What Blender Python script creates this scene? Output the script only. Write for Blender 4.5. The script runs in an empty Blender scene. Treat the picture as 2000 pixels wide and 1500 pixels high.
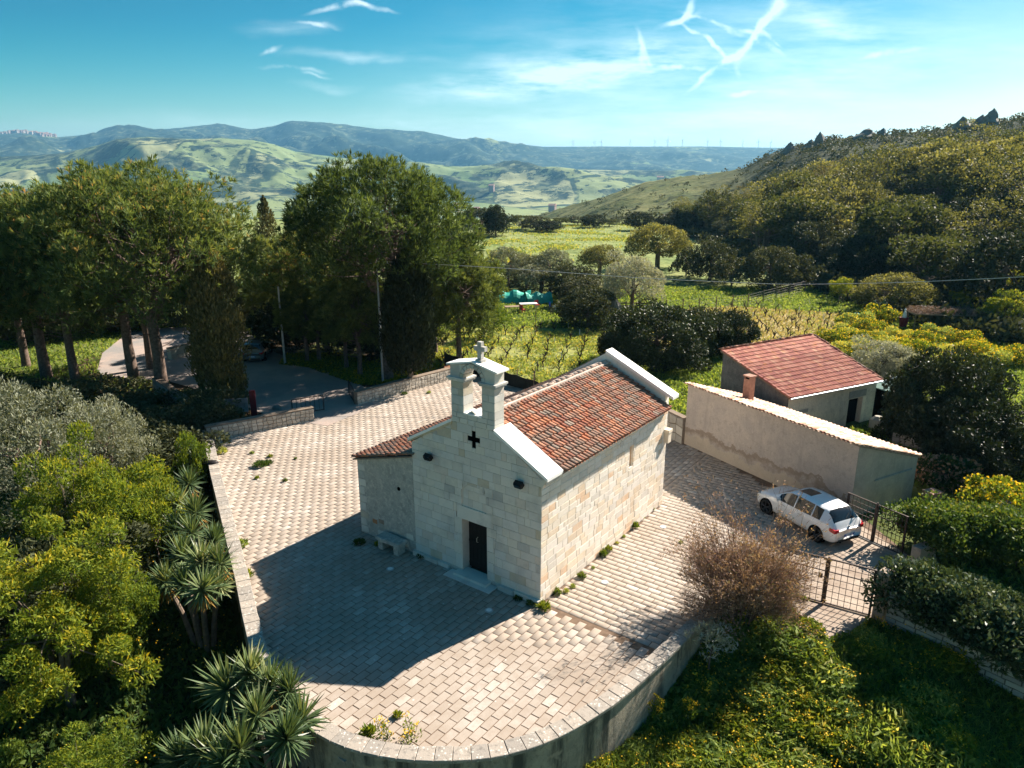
import bpy, math, random
import numpy as np
from mathutils import Vector, Matrix

rng = np.random.default_rng(11)
random.seed(11)
PI = math.pi
R = math.radians
scn = bpy.context.scene
col = scn.collection

# ------------------------------------------------------------------ camera
CAM_H = 14.0
FPX = 1400.0                       # focal length for a picture 2000 wide
PITCH = math.atan((750 - 340) / FPX)
cam_d = bpy.data.cameras.new('camera')
cam = bpy.data.objects.new('camera', cam_d)
col.objects.link(cam)
cam.location = (0, 0, CAM_H)
cam.rotation_euler = (PI / 2 - PITCH, 0, 0)
cam_d.sensor_width = 36.0
cam_d.lens = 36.0 * FPX / 2000.0
cam_d.clip_start = 0.3
cam_d.clip_end = 40000
scn.camera = cam

# ------------------------------------------------------------------ light
SUN_EL = R(37.0)
SUN_AZ = R(51.5)                   # from +Y towards +X
sun_dir = Vector((math.sin(SUN_AZ) * math.cos(SUN_EL), math.cos(SUN_AZ) * math.cos(SUN_EL), math.sin(SUN_EL)))
sd = bpy.data.lights.new('sun', 'SUN')
sd.energy = 5.0
sd.angle = R(0.53)
sd.color = (1.0, 0.90, 0.77)
sun = bpy.data.objects.new('sun', sd)
sun.rotation_euler = sun_dir.to_track_quat('Z', 'Y').to_euler()
sun.location = (30, 30, 60)
col.objects.link(sun)

_c, _s = math.cos(PITCH), math.sin(PITCH)
def ray(u, v):
    a = (u - 1000) / FPX; b = -(v - 750) / FPX
    return np.array([a, _c + b * _s, -_s + b * _c])
def at(u, v, z=0.0):               # point of the level plane z seen at a pixel of the photograph
    d = ray(u, v); t = (z - CAM_H) / d[2]
    return np.array([0, 0, CAM_H]) + d * t
def pt(u, v, Y):                   # point at forward distance Y
    d = ray(u, v); return np.array([0, 0, CAM_H]) + d * (Y / d[1])
def elev(v):                       # rise per metre forward of image row v
    b = -(v - 750) / FPX
    return (-_s + b * _c) / (_c + b * _s)

# ------------------------------------------------------------------ world
world = bpy.data.worlds.new('World'); scn.world = world
world.use_nodes = True
wt = world.node_tree; wt.nodes.clear()
def wn(t, **k):
    n = wt.nodes.new(t)
    for a, b in k.items(): setattr(n, a, b)
    return n
wl = wt.links.new
w_out = wn('ShaderNodeOutputWorld'); w_bg = wn('ShaderNodeBackground')
w_bg.inputs['Strength'].default_value = 0.052
sky = wn('ShaderNodeTexSky', sky_type='NISHITA')
sky.sun_disc = False; sky.sun_elevation = SUN_EL; sky.sun_rotation = SUN_AZ
sky.altitude = 200; sky.air_density = 1.0; sky.dust_density = 0.6; sky.ozone_density = 2.5
tint = wn('ShaderNodeMix', data_type='RGBA', blend_type='MULTIPLY')
tint.inputs['Factor'].default_value = 1.0

hsv = wn('ShaderNodeHueSaturation'); hsv.inputs['Saturation'].default_value = 1.85; wl(sky.outputs['Color'], hsv.inputs['Color'])
wl(hsv.outputs['Color'], tint.inputs['A'])
tc = wn('ShaderNodeTexCoord'); sep = wn('ShaderNodeSeparateXYZ')
wl(tc.outputs['Generated'], sep.inputs[0])
def wmath(op, a, b=None, clamp=False):
    n = wn('ShaderNodeMath', operation=op, use_clamp=clamp)
    for i, x in enumerate((a, b)):
        if x is None: continue
        if isinstance(x, (int, float)): n.inputs[i].default_value = x
        else: wl(x, n.inputs[i])
    return n.outputs[0]
ya = wmath('MAXIMUM', wmath('ABSOLUTE', sep.outputs['Y']), 0.05)
px_ = wmath('DIVIDE', sep.outputs['X'], ya); pz_ = wmath('DIVIDE', sep.outputs['Z'], ya)
comb = wn('ShaderNodeCombineXYZ'); wl(px_, comb.inputs[0]); wl(pz_, comb.inputs[1])
# the air whitens towards the horizon and towards the sun
fx_ = wmath('SUBTRACT', 0.62, wmath('MULTIPLY', wmath('MINIMUM', wmath('MAXIMUM', px_, -0.75), 0.9), 0.80))
ff = wmath('SUBTRACT', 1.0, wmath('MULTIPLY', wmath('MULTIPLY', pz_, 4.4), fx_), True)
tm = wn('ShaderNodeMix', data_type='RGBA'); tm.inputs['A'].default_value = (0.0, 0.72, 0.53, 1); tm.inputs['B'].default_value = (1.14, .91, 0.63, 1)
wl(ff, tm.inputs['Factor']); wl(tm.outputs['Result'], tint.inputs['B'])
warp = wn('ShaderNodeTexNoise'); warp.inputs['Scale'].default_value = 15; warp.inputs['Detail'].default_value = 5
wl(comb.outputs[0], warp.inputs['Vector'])
wv = wn('ShaderNodeVectorMath', operation='MULTIPLY_ADD')
wl(warp.outputs['Color'], wv.inputs[0]); wv.inputs[1].default_value = (0.045, 0.032, 0); wv.inputs[2].default_value = (0, 0, 0)
wv2 = wn('ShaderNodeVectorMath', operation='ADD'); wl(comb.outputs[0], wv2.inputs[0]); wl(wv.outputs[0], wv2.inputs[1])
wv3 = wn('ShaderNodeVectorMath', operation='SUBTRACT'); wl(wv2.outputs[0], wv3.inputs[0]); wv3.inputs[1].default_value = (0.0225, 0.016, 0)
streak = wn('ShaderNodeTexNoise'); streak.inputs['Scale'].default_value = 9; streak.inputs['Detail'].default_value = 6; streak.inputs['Roughness'].default_value = 0.62
smap = wn('ShaderNodeMapping'); smap.inputs['Scale'].default_value = (0.55, 3.2, 1); smap.inputs['Rotation'].default_value = (0, 0, R(8))
wl(comb.outputs[0], smap.inputs['Vector']); wl(smap.outputs[0], streak.inputs['Vector'])
srange = wn('ShaderNodeMapRange'); srange.inputs['From Min'].default_value = 0.36; srange.inputs['From Max'].default_value = 0.68
wl(streak.outputs[0], srange.inputs['Value'])
fine = wn('ShaderNodeTexNoise'); fine.inputs['Scale'].default_value = 34; fine.inputs['Detail'].default_value = 5
wl(comb.outputs[0], fine.inputs['Vector'])
frange = wn('ShaderNodeMapRange'); frange.inputs['From Min'].default_value = 0.34; frange.inputs['From Max'].default_value = 0.6
wl(fine.outputs[0], frange.inputs['Value'])
clouds = None
def blob(u, v, ru, rv, ang, strength, soft=True):
    """an ellipse of thin cloud, centred on the direction of photo pixel (u, v)"""
    global clouds
    d = ray(u, v); cx, cz = d[0] / d[1], d[2] / d[1]
    m = wn('ShaderNodeMapping', vector_type='TEXTURE')
    m.inputs['Location'].default_value = (cx, cz, 0); m.inputs['Rotation'].default_value = (0, 0, R(-ang))
    m.inputs['Scale'].default_value = (ru / 1340, rv / 1400, 1)
    wl(wv3.outputs[0], m.inputs['Vector'])
    ln = wn('ShaderNodeVectorMath', operation='LENGTH'); wl(m.outputs[0], ln.inputs[0])
    mr = wn('ShaderNodeMapRange', interpolation_type='SMOOTHSTEP')
    mr.inputs['From Min'].default_value = 1.0; mr.inputs['From Max'].default_value = 0.0
    mr.inputs['To Max'].default_value = strength
    wl(ln.outputs['Value'], mr.inputs['Value'])
    o = wmath('MULTIPLY', mr.outputs[0], srange.outputs[0] if soft else frange.outputs[0])
    clouds = o if clouds is None else wmath('ADD', clouds, o, True)
for b in [(1378, 150, 62, 7, -48, 1.1, False), (1420, 112, 50, 10, -44, 1.2, False), (1462, 82, 60, 9, -35, 1.2, False), (1500, 48, 40, 12, -60, 1.2, False), (1520, 10, 46, 20, -66, 1.1, False),
          (1325, 40, 52, 10, -22, 1.1, False), (1352, 12, 40, 9, -50, 1.0, False), (1395, 45, 75, 6, 20, 1.0, False), (1365, 72, 60, 6, 34, .9, False), (1470, 62, 60, 6, 12, .9, False), (1395, 92, 50, 6, 28, .8, False), (1440, 115, 30, 8, 70, .8, False), (1505, 72, 34, 5, 32, .9, False), (1545, 20, 60, 30, 0, .35, True),
          (1320, 138, 120, 7, -3, .9, False), (1440, 182, 40, 7, -14, .9, False), (1500, 85, 40, 8, 25, .9, False),
          (1248, 95, 44, 9, 74, .7, False), (1262, 118, 24, 6, 60, .5, False), (1740, 104, 75, 9, -6, .8, False), (1650, 55, 110, 24, 10, 1.0, True),
          (1620, 20, 120, 22, 4, .5, True), (1120, 140, 330, 52, -6, 1.25, True), (980, 175, 260, 34, -4, .8, True),
          (570, 132, 70, 6, 6, .8, False), (610, 145, 40, 4, 8, .5, False), (560, 50, 120, 20, 0, .5, True), (670, 18, 80, 8, -5, 1.0, False), (720, 12, 60, 6, 3, .8, False), (620, 48, 50, 5, 10, .8, False),
          (525, 94, 32, 7, -12, .8, False), (700, 105, 180, 14, 2, .6, True), (640, 170, 90, 12, 3, .4, True),
          (1480, 250, 700, 50, -2, .5, True), (1500, 150, 800, 200, 0, .8, True), (1000, 265, 1300, 60, 0, .6, True), (800, 245, 130, 9, 3, .5, True)]:
    blob(*b)
cmix = wn('ShaderNodeMix', data_type='RGBA')
cmix.inputs['B'].default_value = (10.5, 11.3, 11.3, 1)
cf = wmath('MULTIPLY', clouds, 0.58, True)
# no clouds below the horizon
wl(cf, cmix.inputs['Factor']); wl(tint.outputs['Result'], cmix.inputs['A'])
wl(cmix.outputs['Result'], w_bg.inputs['Color']); wl(w_bg.outputs[0], w_out.inputs['Surface'])

scn.view_settings.view_transform = 'Standard'
scn.view_settings.look = 'None'
scn.view_settings.exposure = 1.5
scn.view_settings.gamma = 1.0
scn.view_settings.use_curve_mapping = False
scn.render.engine = 'CYCLES'
scn.cycles.max_bounces = 6
scn.cycles.diffuse_bounces = 3
scn.cycles.transparent_max_bounces = 6
scn.cycles.volume_bounces = 0

# ------------------------------------------------------------------ materials
def nt(name):
    m = bpy.data.materials.new(name); m.use_nodes = True
    t = m.node_tree; t.nodes.clear()
    return m, t
class NB:
    """small node-tree builder"""
    def __init__(s, name):
        s.m, s.t = nt(name); s.pos = None
    def n(s, typ, **k):
        n = s.t.nodes.new(typ)
        for a, b in k.items(): setattr(n, a, b)
        return n
    def l(s, a, b): s.t.links.new(a, b)
    def P(s):
        if s.pos is None: s.pos = s.n('ShaderNodeNewGeometry').outputs['Position']
        return s.pos
    def set(s, inp, v):
        if isinstance(v, bpy.types.NodeSocket): s.l(v, inp)
        elif isinstance(v, (tuple, list)) and len(v) == 3 and inp.type == 'RGBA': inp.default_value = (*v, 1)
        else: inp.default_value = v
    def noise(s, scale, detail=4, rough=.55, vec=None, stretch=None, out=0):
        n = s.n('ShaderNodeTexNoise'); n.inputs['Scale'].default_value = scale
        n.inputs['Detail'].default_value = detail; n.inputs['Roughness'].default_value = rough
        v = vec if vec is not None else s.P()
        if stretch:
            m = s.n('ShaderNodeMapping'); m.inputs['Scale'].default_value = stretch; s.l(v, m.inputs['Vector']); v = m.outputs[0]
        s.l(v, n.inputs['Vector']); return n.outputs[out]
    def rng(s, v, a, b, c=0., d=1.):
        n = s.n('ShaderNodeMapRange'); s.set(n.inputs['Value'], v)
        n.inputs['From Min'].default_value = a; n.inputs['From Max'].default_value = b
        n.inputs['To Min'].default_value = c; n.inputs['To Max'].default_value = d
        return n.outputs[0]
    def mix(s, f, a, b, mode='MIX'):
        n = s.n('ShaderNodeMix', data_type='RGBA', blend_type=mode)
        s.set(n.inputs['Factor'], f); s.set(n.inputs['A'], a); s.set(n.inputs['B'], b); return n.outputs['Result']
    def math(s, op, a, b=0., clamp=False):
        n = s.n('ShaderNodeMath', operation=op, use_clamp=clamp); s.set(n.inputs[0], a); s.set(n.inputs[1], b); return n.outputs[0]
    def ramp(s, f, stops, interp='LINEAR'):
        n = s.n('ShaderNodeValToRGB'); n.color_ramp.interpolation = interp
        e = n.color_ramp.elements
        while len(e) < len(stops): e.new(0.5)
        for i, (p, c) in enumerate(stops): e[i].position = p; e[i].color = (*c, 1)
        s.l(f, n.inputs['Fac']); return n.outputs[0]
    def rnd(s):
        """one number for each piece: object random for single pieces, face attribute for joined ones"""
        o = s.n('ShaderNodeObjectInfo').outputs['Random']; a = s.n('ShaderNodeAttribute'); a.attribute_name = 'rnd'
        return s.math('FRACT', s.math('ADD', o, a.outputs['Fac']))
    def bump(s, h, strength=.3, dist=.02):
        n = s.n('ShaderNodeBump'); n.inputs['Strength'].default_value = strength; n.inputs['Distance'].default_value = dist
        s.l(h, n.inputs['Height']); return n.outputs[0]
    def done(s, color, rough=.85, normal=None, metallic=0., spec=.3, **k):
        p = s.n('ShaderNodeBsdfPrincipled'); s.set(p.inputs['Base Color'], color); s.set(p.inputs['Roughness'], rough)
        p.inputs['Metallic'].default_value = metallic; p.inputs['Specular IOR Level'].default_value = spec
        for a, b in k.items(): s.set(p.inputs[a.replace('_', ' ')], b)
        if normal is not None: s.l(normal, p.inputs['Normal'])
        o = s.n('ShaderNodeOutputMaterial'); s.l(p.outputs[0], o.inputs['Surface']); return s.m

def plain(name, c, rough=.6, metallic=0., var=.12, scale=6., spec=.3, **k):
    b = NB(name); n = b.noise(scale, 5)
    cc = b.mix(b.rng(n, .3, .7), tuple(x * (1 - var) for x in c), tuple(min(1, x * (1 + var)) for x in c))
    return b.done(cc, rough, metallic=metallic, spec=spec, **k)

def leafmat(name, stops, trans=.35, gloss=.1, rough=.6, nscale=.6):
    gloss = min(gloss, .22)
    """two-sided foliage: colour by leaf and by clump, some light passing through"""
    b = NB(name)
    at_ = b.n('ShaderNodeAttribute'); at_.attribute_name = 'rnd'; ob = b.n('ShaderNodeObjectInfo').outputs['Random']
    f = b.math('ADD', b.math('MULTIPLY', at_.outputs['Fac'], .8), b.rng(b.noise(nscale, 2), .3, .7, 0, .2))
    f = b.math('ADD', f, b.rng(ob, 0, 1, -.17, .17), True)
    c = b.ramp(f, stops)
    p = b.n('ShaderNodeBsdfPrincipled'); b.l(c, p.inputs['Base Color']); p.inputs['Roughness'].default_value = rough
    p.inputs['Specular IOR Level'].default_value = gloss
    t = b.n('ShaderNodeBsdfTranslucent'); b.l(b.mix(1., c, (1.25, 1.15, .55), 'MULTIPLY'), t.inputs['Color'])
    mx = b.n('ShaderNodeMixShader'); mx.inputs[0].default_value = trans
    b.l(p.outputs[0], mx.inputs[1]); b.l(t.outputs[0], mx.inputs[2])
    o = b.n('ShaderNodeOutputMaterial'); b.l(mx.outputs[0], o.inputs['Surface']); return b.m

M = {}
def ashlar(name, stops, grain, dirt, bright=1.):
    b = NB(name); r = b.rnd()
    c = b.ramp(r, stops, 'CONSTANT')
    n1 = b.noise(3.2, 6, .65); n2 = b.noise(26, 5, .7); n3 = b.noise(1.1, 4, .6)
    c = b.mix(b.rng(n1, .35, .72, 0, .45), c, grain)
    c = b.mix(b.rng(n2, .60, .74, 0, .55), c, dirt)
    c = b.mix(b.rng(n3, .50, .72, 0, .42), c, dirt)
    h = b.math('ADD', b.math('MULTIPLY', n2, .7), b.noise(80, 3))
    return b.done(c, .9, b.bump(h, .5, .015), spec=.2)
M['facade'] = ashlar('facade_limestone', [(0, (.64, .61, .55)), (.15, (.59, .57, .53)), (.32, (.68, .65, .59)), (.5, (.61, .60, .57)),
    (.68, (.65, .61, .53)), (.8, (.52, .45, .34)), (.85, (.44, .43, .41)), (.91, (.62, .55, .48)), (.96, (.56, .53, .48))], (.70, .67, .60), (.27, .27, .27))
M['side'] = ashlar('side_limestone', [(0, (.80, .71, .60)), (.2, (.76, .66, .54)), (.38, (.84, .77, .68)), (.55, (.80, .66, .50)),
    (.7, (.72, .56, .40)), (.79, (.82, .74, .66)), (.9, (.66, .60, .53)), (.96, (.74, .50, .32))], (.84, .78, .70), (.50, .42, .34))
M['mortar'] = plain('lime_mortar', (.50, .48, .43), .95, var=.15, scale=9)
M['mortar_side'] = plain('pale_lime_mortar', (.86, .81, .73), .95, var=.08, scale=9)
M['slab'] = plain('white_marble_slab', (.88, .87, .85), .6, var=.03, scale=3)
b = NB('rubble_render'); n1 = b.noise(2.6, 6, .7); n2 = b.noise(17, 5, .7)
c = b.mix(b.rng(n1, .35, .7), (.52, .50, .45), (.36, .36, .34)); c = b.mix(b.rng(n2, .55, .7, 0, .7), c, (.22, .21, .19))
c = b.mix(b.rng(b.noise(7, 2), .56, .60, 0, .7), c, (.62, .58, .51)); c = b.mix(b.rng(b.noise(3.3, 5, .7), .52, .62, 0, .6), c, (.30, .29, .27))
M['rubble'] = b.done(c, .95, b.bump(b.math('ADD', n2, b.noise(7, 4)), .9, .05))
# terracotta, old barrel tiles
b = NB('old_barrel_tile'); r = b.rnd()
c = b.ramp(r, [(0, (.48, .17, .085)), (.18, (.38, .12, .065)), (.34, (.54, .24, .14)), (.5, (.33, .115, .07)), (.62, (.46, .23, .15)),
    (.72, (.30, .17, .12)), (.80, (.50, .20, .10)), (.90, (.42, .31, .24)), (.96, (.22, .15, .12))], 'CONSTANT')
c = b.mix(b.rng(b.noise(1.3, 6, .72), .46, .60, 0, .7), c, (.20, .16, .13))
c = b.mix(b.rng(b.noise(5.5, 6, .7), .50, .66, 0, .75), c, (.16, .13, .11))
c = b.mix(b.rng(b.noise(16, 5, .7), .54, .66, 0, .85), c, (.06, .05, .042))
c = b.mix(b.rng(b.noise(8, 4, .7), .66, .74, 0, .7), c, (.50, .47, .40))
c = b.mix(b.rng(b.noise(2.2, 3, .7), .70, .74, 0, .8), c, (.65, .20, .03))
M['oldtile'] = b.done(c, .85, b.bump(b.noise(60, 4), .3, .01))
b = NB('pink_interlocking_tile'); r = b.rnd()
c = b.ramp(r, [(0, (.42, .15, .105)), (.3, (.36, .115, .085)), (.55, (.47, .20, .145)), (.8, (.32, .10, .08)), (.93, (.52, .27, .18))], 'CONSTANT')
c = b.mix(b.rng(b.noise(2.0, 5, .7), .56, .68, 0, .7), c, (.55, .23, .06))
c = b.mix(b.rng(b.noise(9, 5, .7), .58, .7, 0, .6), c, (.22, .11, .09))
M['housetile'] = b.done(c, .8)
b = NB('pale_barrel_tile'); r = b.rnd()
c = b.ramp(r, [(0, (.52, .36, .27)), (.25, (.44, .27, .19)), (.45, (.60, .46, .37)), (.7, (.40, .19, .12)), (.82, (.54, .40, .30)), (.94, (.32, .18, .13))], 'CONSTANT')
c = b.mix(b.rng(b.noise(9, 5, .7), .55, .72, 0, .5), c, (.55, .45, .36))
M['paletile'] = b.done(c, .8)
# plaster of the garage, with the stained strip near its foot
def plaster(name, c1, c2, stain, foot):
    b = NB(name); n = b.noise(1.4, 6, .7); n2 = b.noise(12, 5, .7)
    c = b.mix(b.rng(n, .36, .62), c1, c2); c = b.mix(b.rng(n2, .52, .68, 0, .45), c, stain); c = b.mix(b.rng(b.noise(3.1, 6, .72), .55, .62, 0, .35), c, stain)
    c = b.mix(b.rng(b.noise(5, 5, .7), .58, .66, 0, .3), c, tuple(min(1, x * 1.35) for x in c1))
    st = b.noise(2.2, 5, .7, stretch=(1, 1, .12)); c = b.mix(b.rng(st, .52, .75, 0, .5), c, stain)
    if foot:
        sep = b.n('ShaderNodeSeparateXYZ'); b.l(b.P(), sep.inputs[0])
        edge = b.math('ADD', sep.outputs['Z'], b.rng(b.noise(.7, 7, .68), .3, .7, -.5, .5))
        m = b.math('MULTIPLY', b.rng(edge, foot - .03, foot, 1, 0), b.rng(edge, foot - .5, foot - .16, 0, 1), True)
        c = b.mix(b.math('MULTIPLY', m, .75), c, (.24, .18, .13))
        c = b.mix(b.rng(edge, foot - .5, foot - .45, .45, 0), c, (.50, .40, .28))
    h = b.math('ADD', n2, b.noise(50, 3)); return b.done(c, .95, b.bump(h, .5, .02), spec=.15)
M['garage'] = plaster('garage_plaster', (.50, .42, .36), (.42, .36, .32), (.27, .24, .22), 1.0)
M['garage_end'] = plaster('grey_cement_render', (.44, .355, .29), (.33, .275, .23), (.50, .40, .30), 0)
M['house'] = plaster('house_plaster', (.68, .61, .51), (.56, .51, .44), (.26, .25, .24), 0)
M['housegable'] = plaster('blackened_rubble', (.10, .10, .10), (.17, .165, .16), (.30, .29, .27), 0)  # near-black rough stone tone over the whole left gable
M['cement'] = plain('cement_patch', (.27, .27, .26), .95, var=.15)
b = NB('parapet_render'); n = b.noise(1.2, 6, .7); c = b.mix(b.rng(n, .35, .65), (.42, .36, .28), (.25, .23, .19))
st = b.noise(1.7, 6, .7, stretch=(1, 1, .16)); c = b.mix(b.rng(st, .46, .60, 0, .85), c, (.055, .055, .05))
c = b.mix(b.rng(b.noise(9, 5, .7), .55, .68, 0, .5), c, (.10, .09, .075)); c = b.mix(b.rng(b.noise(.8, 4, .7), .58, .64, 0, .6), c, (.50, .40, .30))
M['parapet'] = b.done(c, .95, b.bump(b.math('ADD', b.noise(12, 5), b.noise(50, 3)), .6, .03), spec=.15)
b = NB('lichened_cap_stone'); r = b.rnd()
c = b.ramp(r, [(0, (.33, .29, .25)), (.35, (.38, .33, .28)), (.7, (.29, .26, .23))])
v = b.n('ShaderNodeTexVoronoi'); v.inputs['Scale'].default_value = 11; b.l(b.P(), v.inputs['Vector'])
spots = b.rng(v.outputs['Distance'], .26, .36, 1, 0); keep = b.rng(b.noise(2.5, 2), .45, .55)
c = b.mix(b.math('MULTIPLY', b.math('MULTIPLY', spots, keep), .8), c, (.60, .58, .53))
c = b.mix(b.rng(b.noise(7, 6, .7), .52, .66, 0, .7), c, (.13, .12, .11))
M['cap'] = b.done(c, .95, b.bump(b.noise(30, 5), .5, .02))
# pavers
def paver(name, stops, dirt):
    b = NB(name); r = b.rnd(); c = b.ramp(r, stops)
    n = b.noise(.33, 5, .62); c = b.mix(b.rng(n, .40, .60, 0, .6), c, dirt)
    c = b.mix(b.rng(b.noise(3.0, 6, .65), .42, .66, 0, .55), c, dirt)
    c = b.mix(b.rng(b.noise(24, 4, .7), .58, .72, 0, .3), c, (.17, .14, .12))
    v = b.n('ShaderNodeTexVoronoi'); v.inputs['Scale'].default_value = 2.1; b.l(b.P(), v.inputs['Vector'])
    c = b.mix(b.rng(v.outputs['Distance'], .045, .075, .7, 0), c, (.62, .60, .56))
    return b.done(c, .9, b.bump(b.noise(45, 4), .35, .01), spec=.2)
M['paver'] = paver('stone_paver', [(0, (.365, .31, .265)), (.5, (.41, .355, .305)), (.86, (.445, .39, .345)), (1, (.53, .48, .43))], (.30, .24, .19))
M['joint'] = plain('sandy_joint', (.15, .10, .068), .95, var=.3, scale=5)
b = NB('cracked_asphalt'); n = b.noise(.35, 5, .6); c = b.mix(b.rng(n, .38, .62), (.25, .235, .225), (.40, .31, .265))
c = b.mix(b.rng(b.noise(20, 4), .5, .7, 0, .4), c, (.10, .095, .09))
M['asphalt'] = b.done(c, .9, b.bump(b.noise(60, 3), .3, .01))
b = NB('concrete_drive'); n = b.noise(1.1, 6, .7)
c = b.mix(b.rng(n, .38, .62), (.40, .33, .27), (.28, .215, .17)); c = b.mix(b.rng(b.noise(9, 5), .55, .7, 0, .6), c, (.16, .11, .07))
M['drive'] = b.done(c, .95, b.bump(b.noise(30, 4), .4, .02))
M['drystone'] = ashlar('rubble_stone', [(0, (.52, .46, .38)), (.25, (.44, .39, .33)), (.5, (.60, .54, .46)), (.75, (.38, .34, .29))], (.55, .5, .42), (.2, .17, .14))
M['darkstone'] = ashlar('grey_block_stone', [(0, (.36, .34, .30)), (.25, (.30, .29, .27)), (.5, (.42, .39, .34)), (.75, (.27, .26, .25))], (.40, .38, .34), (.15, .15, .15))
M['mortardark'] = plain('grey_mortar', (.10, .095, .085), .95, var=.2)
M['mortarbrown'] = plain('brown_mortar', (.22, .17, .13), .95, var=.25)
M['rock'] = ashlar('hill_rock', [(0, (.20, .19, .17)), (.5, (.25, .24, .21)), (.8, (.16, .16, .15))], (.34, .32, .29), (.06, .06, .055))
M['door'] = plain('black_wood_door', (.010, .008, .008), .55, var=.3, scale=20)
M['dark'] = plain('dark_recess', (.004, .004, .004), 1., spec=0.)  # black colour that paints in the shade of openings and hollows
M['blackmetal'] = plain('black_metal', (.02, .018, .018), .5, .3)
M['gate'] = plain('rusty_dark_iron', (.045, .030, .026), .6, .3, var=.4, scale=14)
M['steel'] = plain('galvanised_steel', (.42, .45, .47), .45, .5)
M['handle'] = plain('brushed_handle', (.6, .58, .5), .35, .8)
M['white'] = plain('white_plastic', (.8, .8, .78), .5, var=.03)
M['red'] = plain('red_plastic', (.42, .03, .03), .5)
M['redpaint'] = plain('dark_red_paint', (.16, .012, .018), .5)
M['tealtarp'] = plain('teal_tarpaulin', (.03, .36, .27), .6, var=.2, scale=2)
M['bluetarp'] = plain('blue_tarpaulin', (.02, .07, .42), .35, var=.35, scale=3)
M['greentarp'] = plain('green_net_sheet', (.05, .115, .10), .8, var=.25, scale=5)
M['wood'] = plain('weathered_wood', (.24, .17, .11), .85, var=.3, scale=5)
M['bark'] = plain('pine_bark', (.14, .10, .08), .95, var=.45, scale=7)
M['barkpale'] = plain('pale_bark', (.17, .13, .10), .95, var=.35, scale=6)
M['vine'] = plain('vine_wood', (.06, .045, .035), .95, var=.3, scale=9)
M['terracotta'] = plain('terracotta_pot', (.36, .20, .145), .85, var=.25)
M['paint'] = NB('x') and None
bb = NB('white_car_paint'); M['paint'] = bb.done((.80, .81, .83), .28, spec=.5, Coat_Weight=1.0, Coat_Roughness=.04)
bb = NB('grey_car_paint'); M['paintgrey'] = bb.done((.22, .23, .24), .3, metallic=.5, spec=.5, Coat_Weight=1.0, Coat_Roughness=.05)
bb = NB('tinted_glass'); M['glass'] = bb.done((.012, .014, .016), .06, spec=.7)
bb = NB('tail_lamp'); M['lamp'] = bb.done((.45, .012, .012), .12, spec=.6)
bb = NB('head_lamp'); M['headlamp'] = bb.done((.35, .36, .38), .1, spec=.6)
M['rubber'] = plain('tyre_rubber', (.018, .018, .018), .8)
M['rim'] = plain('dark_alloy', (.07, .07, .075), .35, .7)
M['plate'] = plain('number_plate', (.75, .77, .8), .4, var=.02)
M['plateblue'] = plain('plate_blue', (.02, .07, .40), .4, var=.02)
# foliage
M['pine'] = leafmat('pine_needles', [(0, (.032, .054, .02)), (.4, (.085, .13, .042)), (.75, (.175, .225, .075)), (.92, (.26, .27, .09)), (1, (.42, .24, .09))], .42)
M['pine2'] = leafmat('pale_pine_needles', [(0, (.06, .09, .03)), (.5, (.13, .17, .055)), (1, (.25, .27, .09))], .42)
M['cypress'] = leafmat('cypress_green', [(0, (.006, .011, .006)), (.5, (.015, .024, .010)), (.85, (.035, .045, .018)), (1, (.07, .07, .03))], .08)
M['cypressbrown'] = leafmat('tawny_cypress', [(0, (.04, .045, .018)), (.4, (.10, .097, .038)), (.75, (.22, .185, .068)), (1, (.38, .29, .10))], .22)
M['yucca'] = leafmat('yucca_leaf', [(0, (.05, .085, .04)), (.5, (.11, .165, .07)), (.85, (.22, .26, .11)), (1, (.46, .45, .24))], .25, .5, .35)
M['yuccadead'] = leafmat('dead_yucca_leaf', [(0, (.22, .12, .035)), (.5, (.40, .22, .05)), (1, (.48, .32, .10))], .3)
M['olive'] = leafmat('olive_leaf', [(0, (.09, .105, .065)), (.5, (.21, .225, .155)), (1, (.40, .41, .31))], .25, .5)
M['silver'] = leafmat('silver_olive_leaf', [(0, (.18, .19, .15)), (.5, (.34, .35, .29)), (1, (.52, .52, .45))], .3, .5)
M['lime'] = leafmat('fresh_green_leaf', [(0, (.04, .075, .014)), (.4, (.11, .17, .025)), (.75, (.25, .28, .03)), (1, (.50, .38, .03))], .45)
M['limedark'] = leafmat('mid_green_leaf', [(0, (.03, .06, .018)), (.6, (.07, .12, .03)), (1, (.15, .19, .05))], .35)
M['laurel'] = leafmat('dark_glossy_leaf', [(0, (.010, .018, .008)), (.55, (.028, .042, .018)), (.9, (.07, .09, .035)), (1, (.16, .15, .05))], .18, .3, .5)
M['hedge'] = leafmat('hedge_leaf', [(0, (.02, .045, .012)), (.5, (.055, .10, .024)), (.9, (.12, .18, .035)), (1, (.26, .26, .05))], .3, .5)
M['ivy'] = leafmat('ivy_leaf', [(0, (.012, .026, .012)), (.55, (.035, .058, .025)), (.92, (.09, .13, .06)), (1, (.25, .28, .18))], .18, .4, .45)
M['oak'] = leafmat('spring_oak_leaf', [(0, (.045, .052, .024)), (.5, (.135, .14, .052)), (1, (.31, .29, .11))], .42)
M['oakgreen'] = leafmat('green_oak_leaf', [(0, (.035, .048, .02)), (.5, (.075, .09, .032)), (1, (.15, .165, .05))], .35)
M['barebrown'] = leafmat('budding_twigs', [(0, (.06, .05, .03)), (.5, (.14, .115, .06)), (1, (.27, .22, .11))], .3)
M['oakdark'] = leafmat('evergreen_oak_leaf', [(0, (.014, .022, .012)), (.6, (.035, .048, .022)), (1, (.085, .095, .045))], .2)
M['scrub'] = leafmat('maquis_leaf', [(0, (.035, .045, .024)), (.5, (.07, .08, .038)), (1, (.12, .12, .055))], .2)
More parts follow.
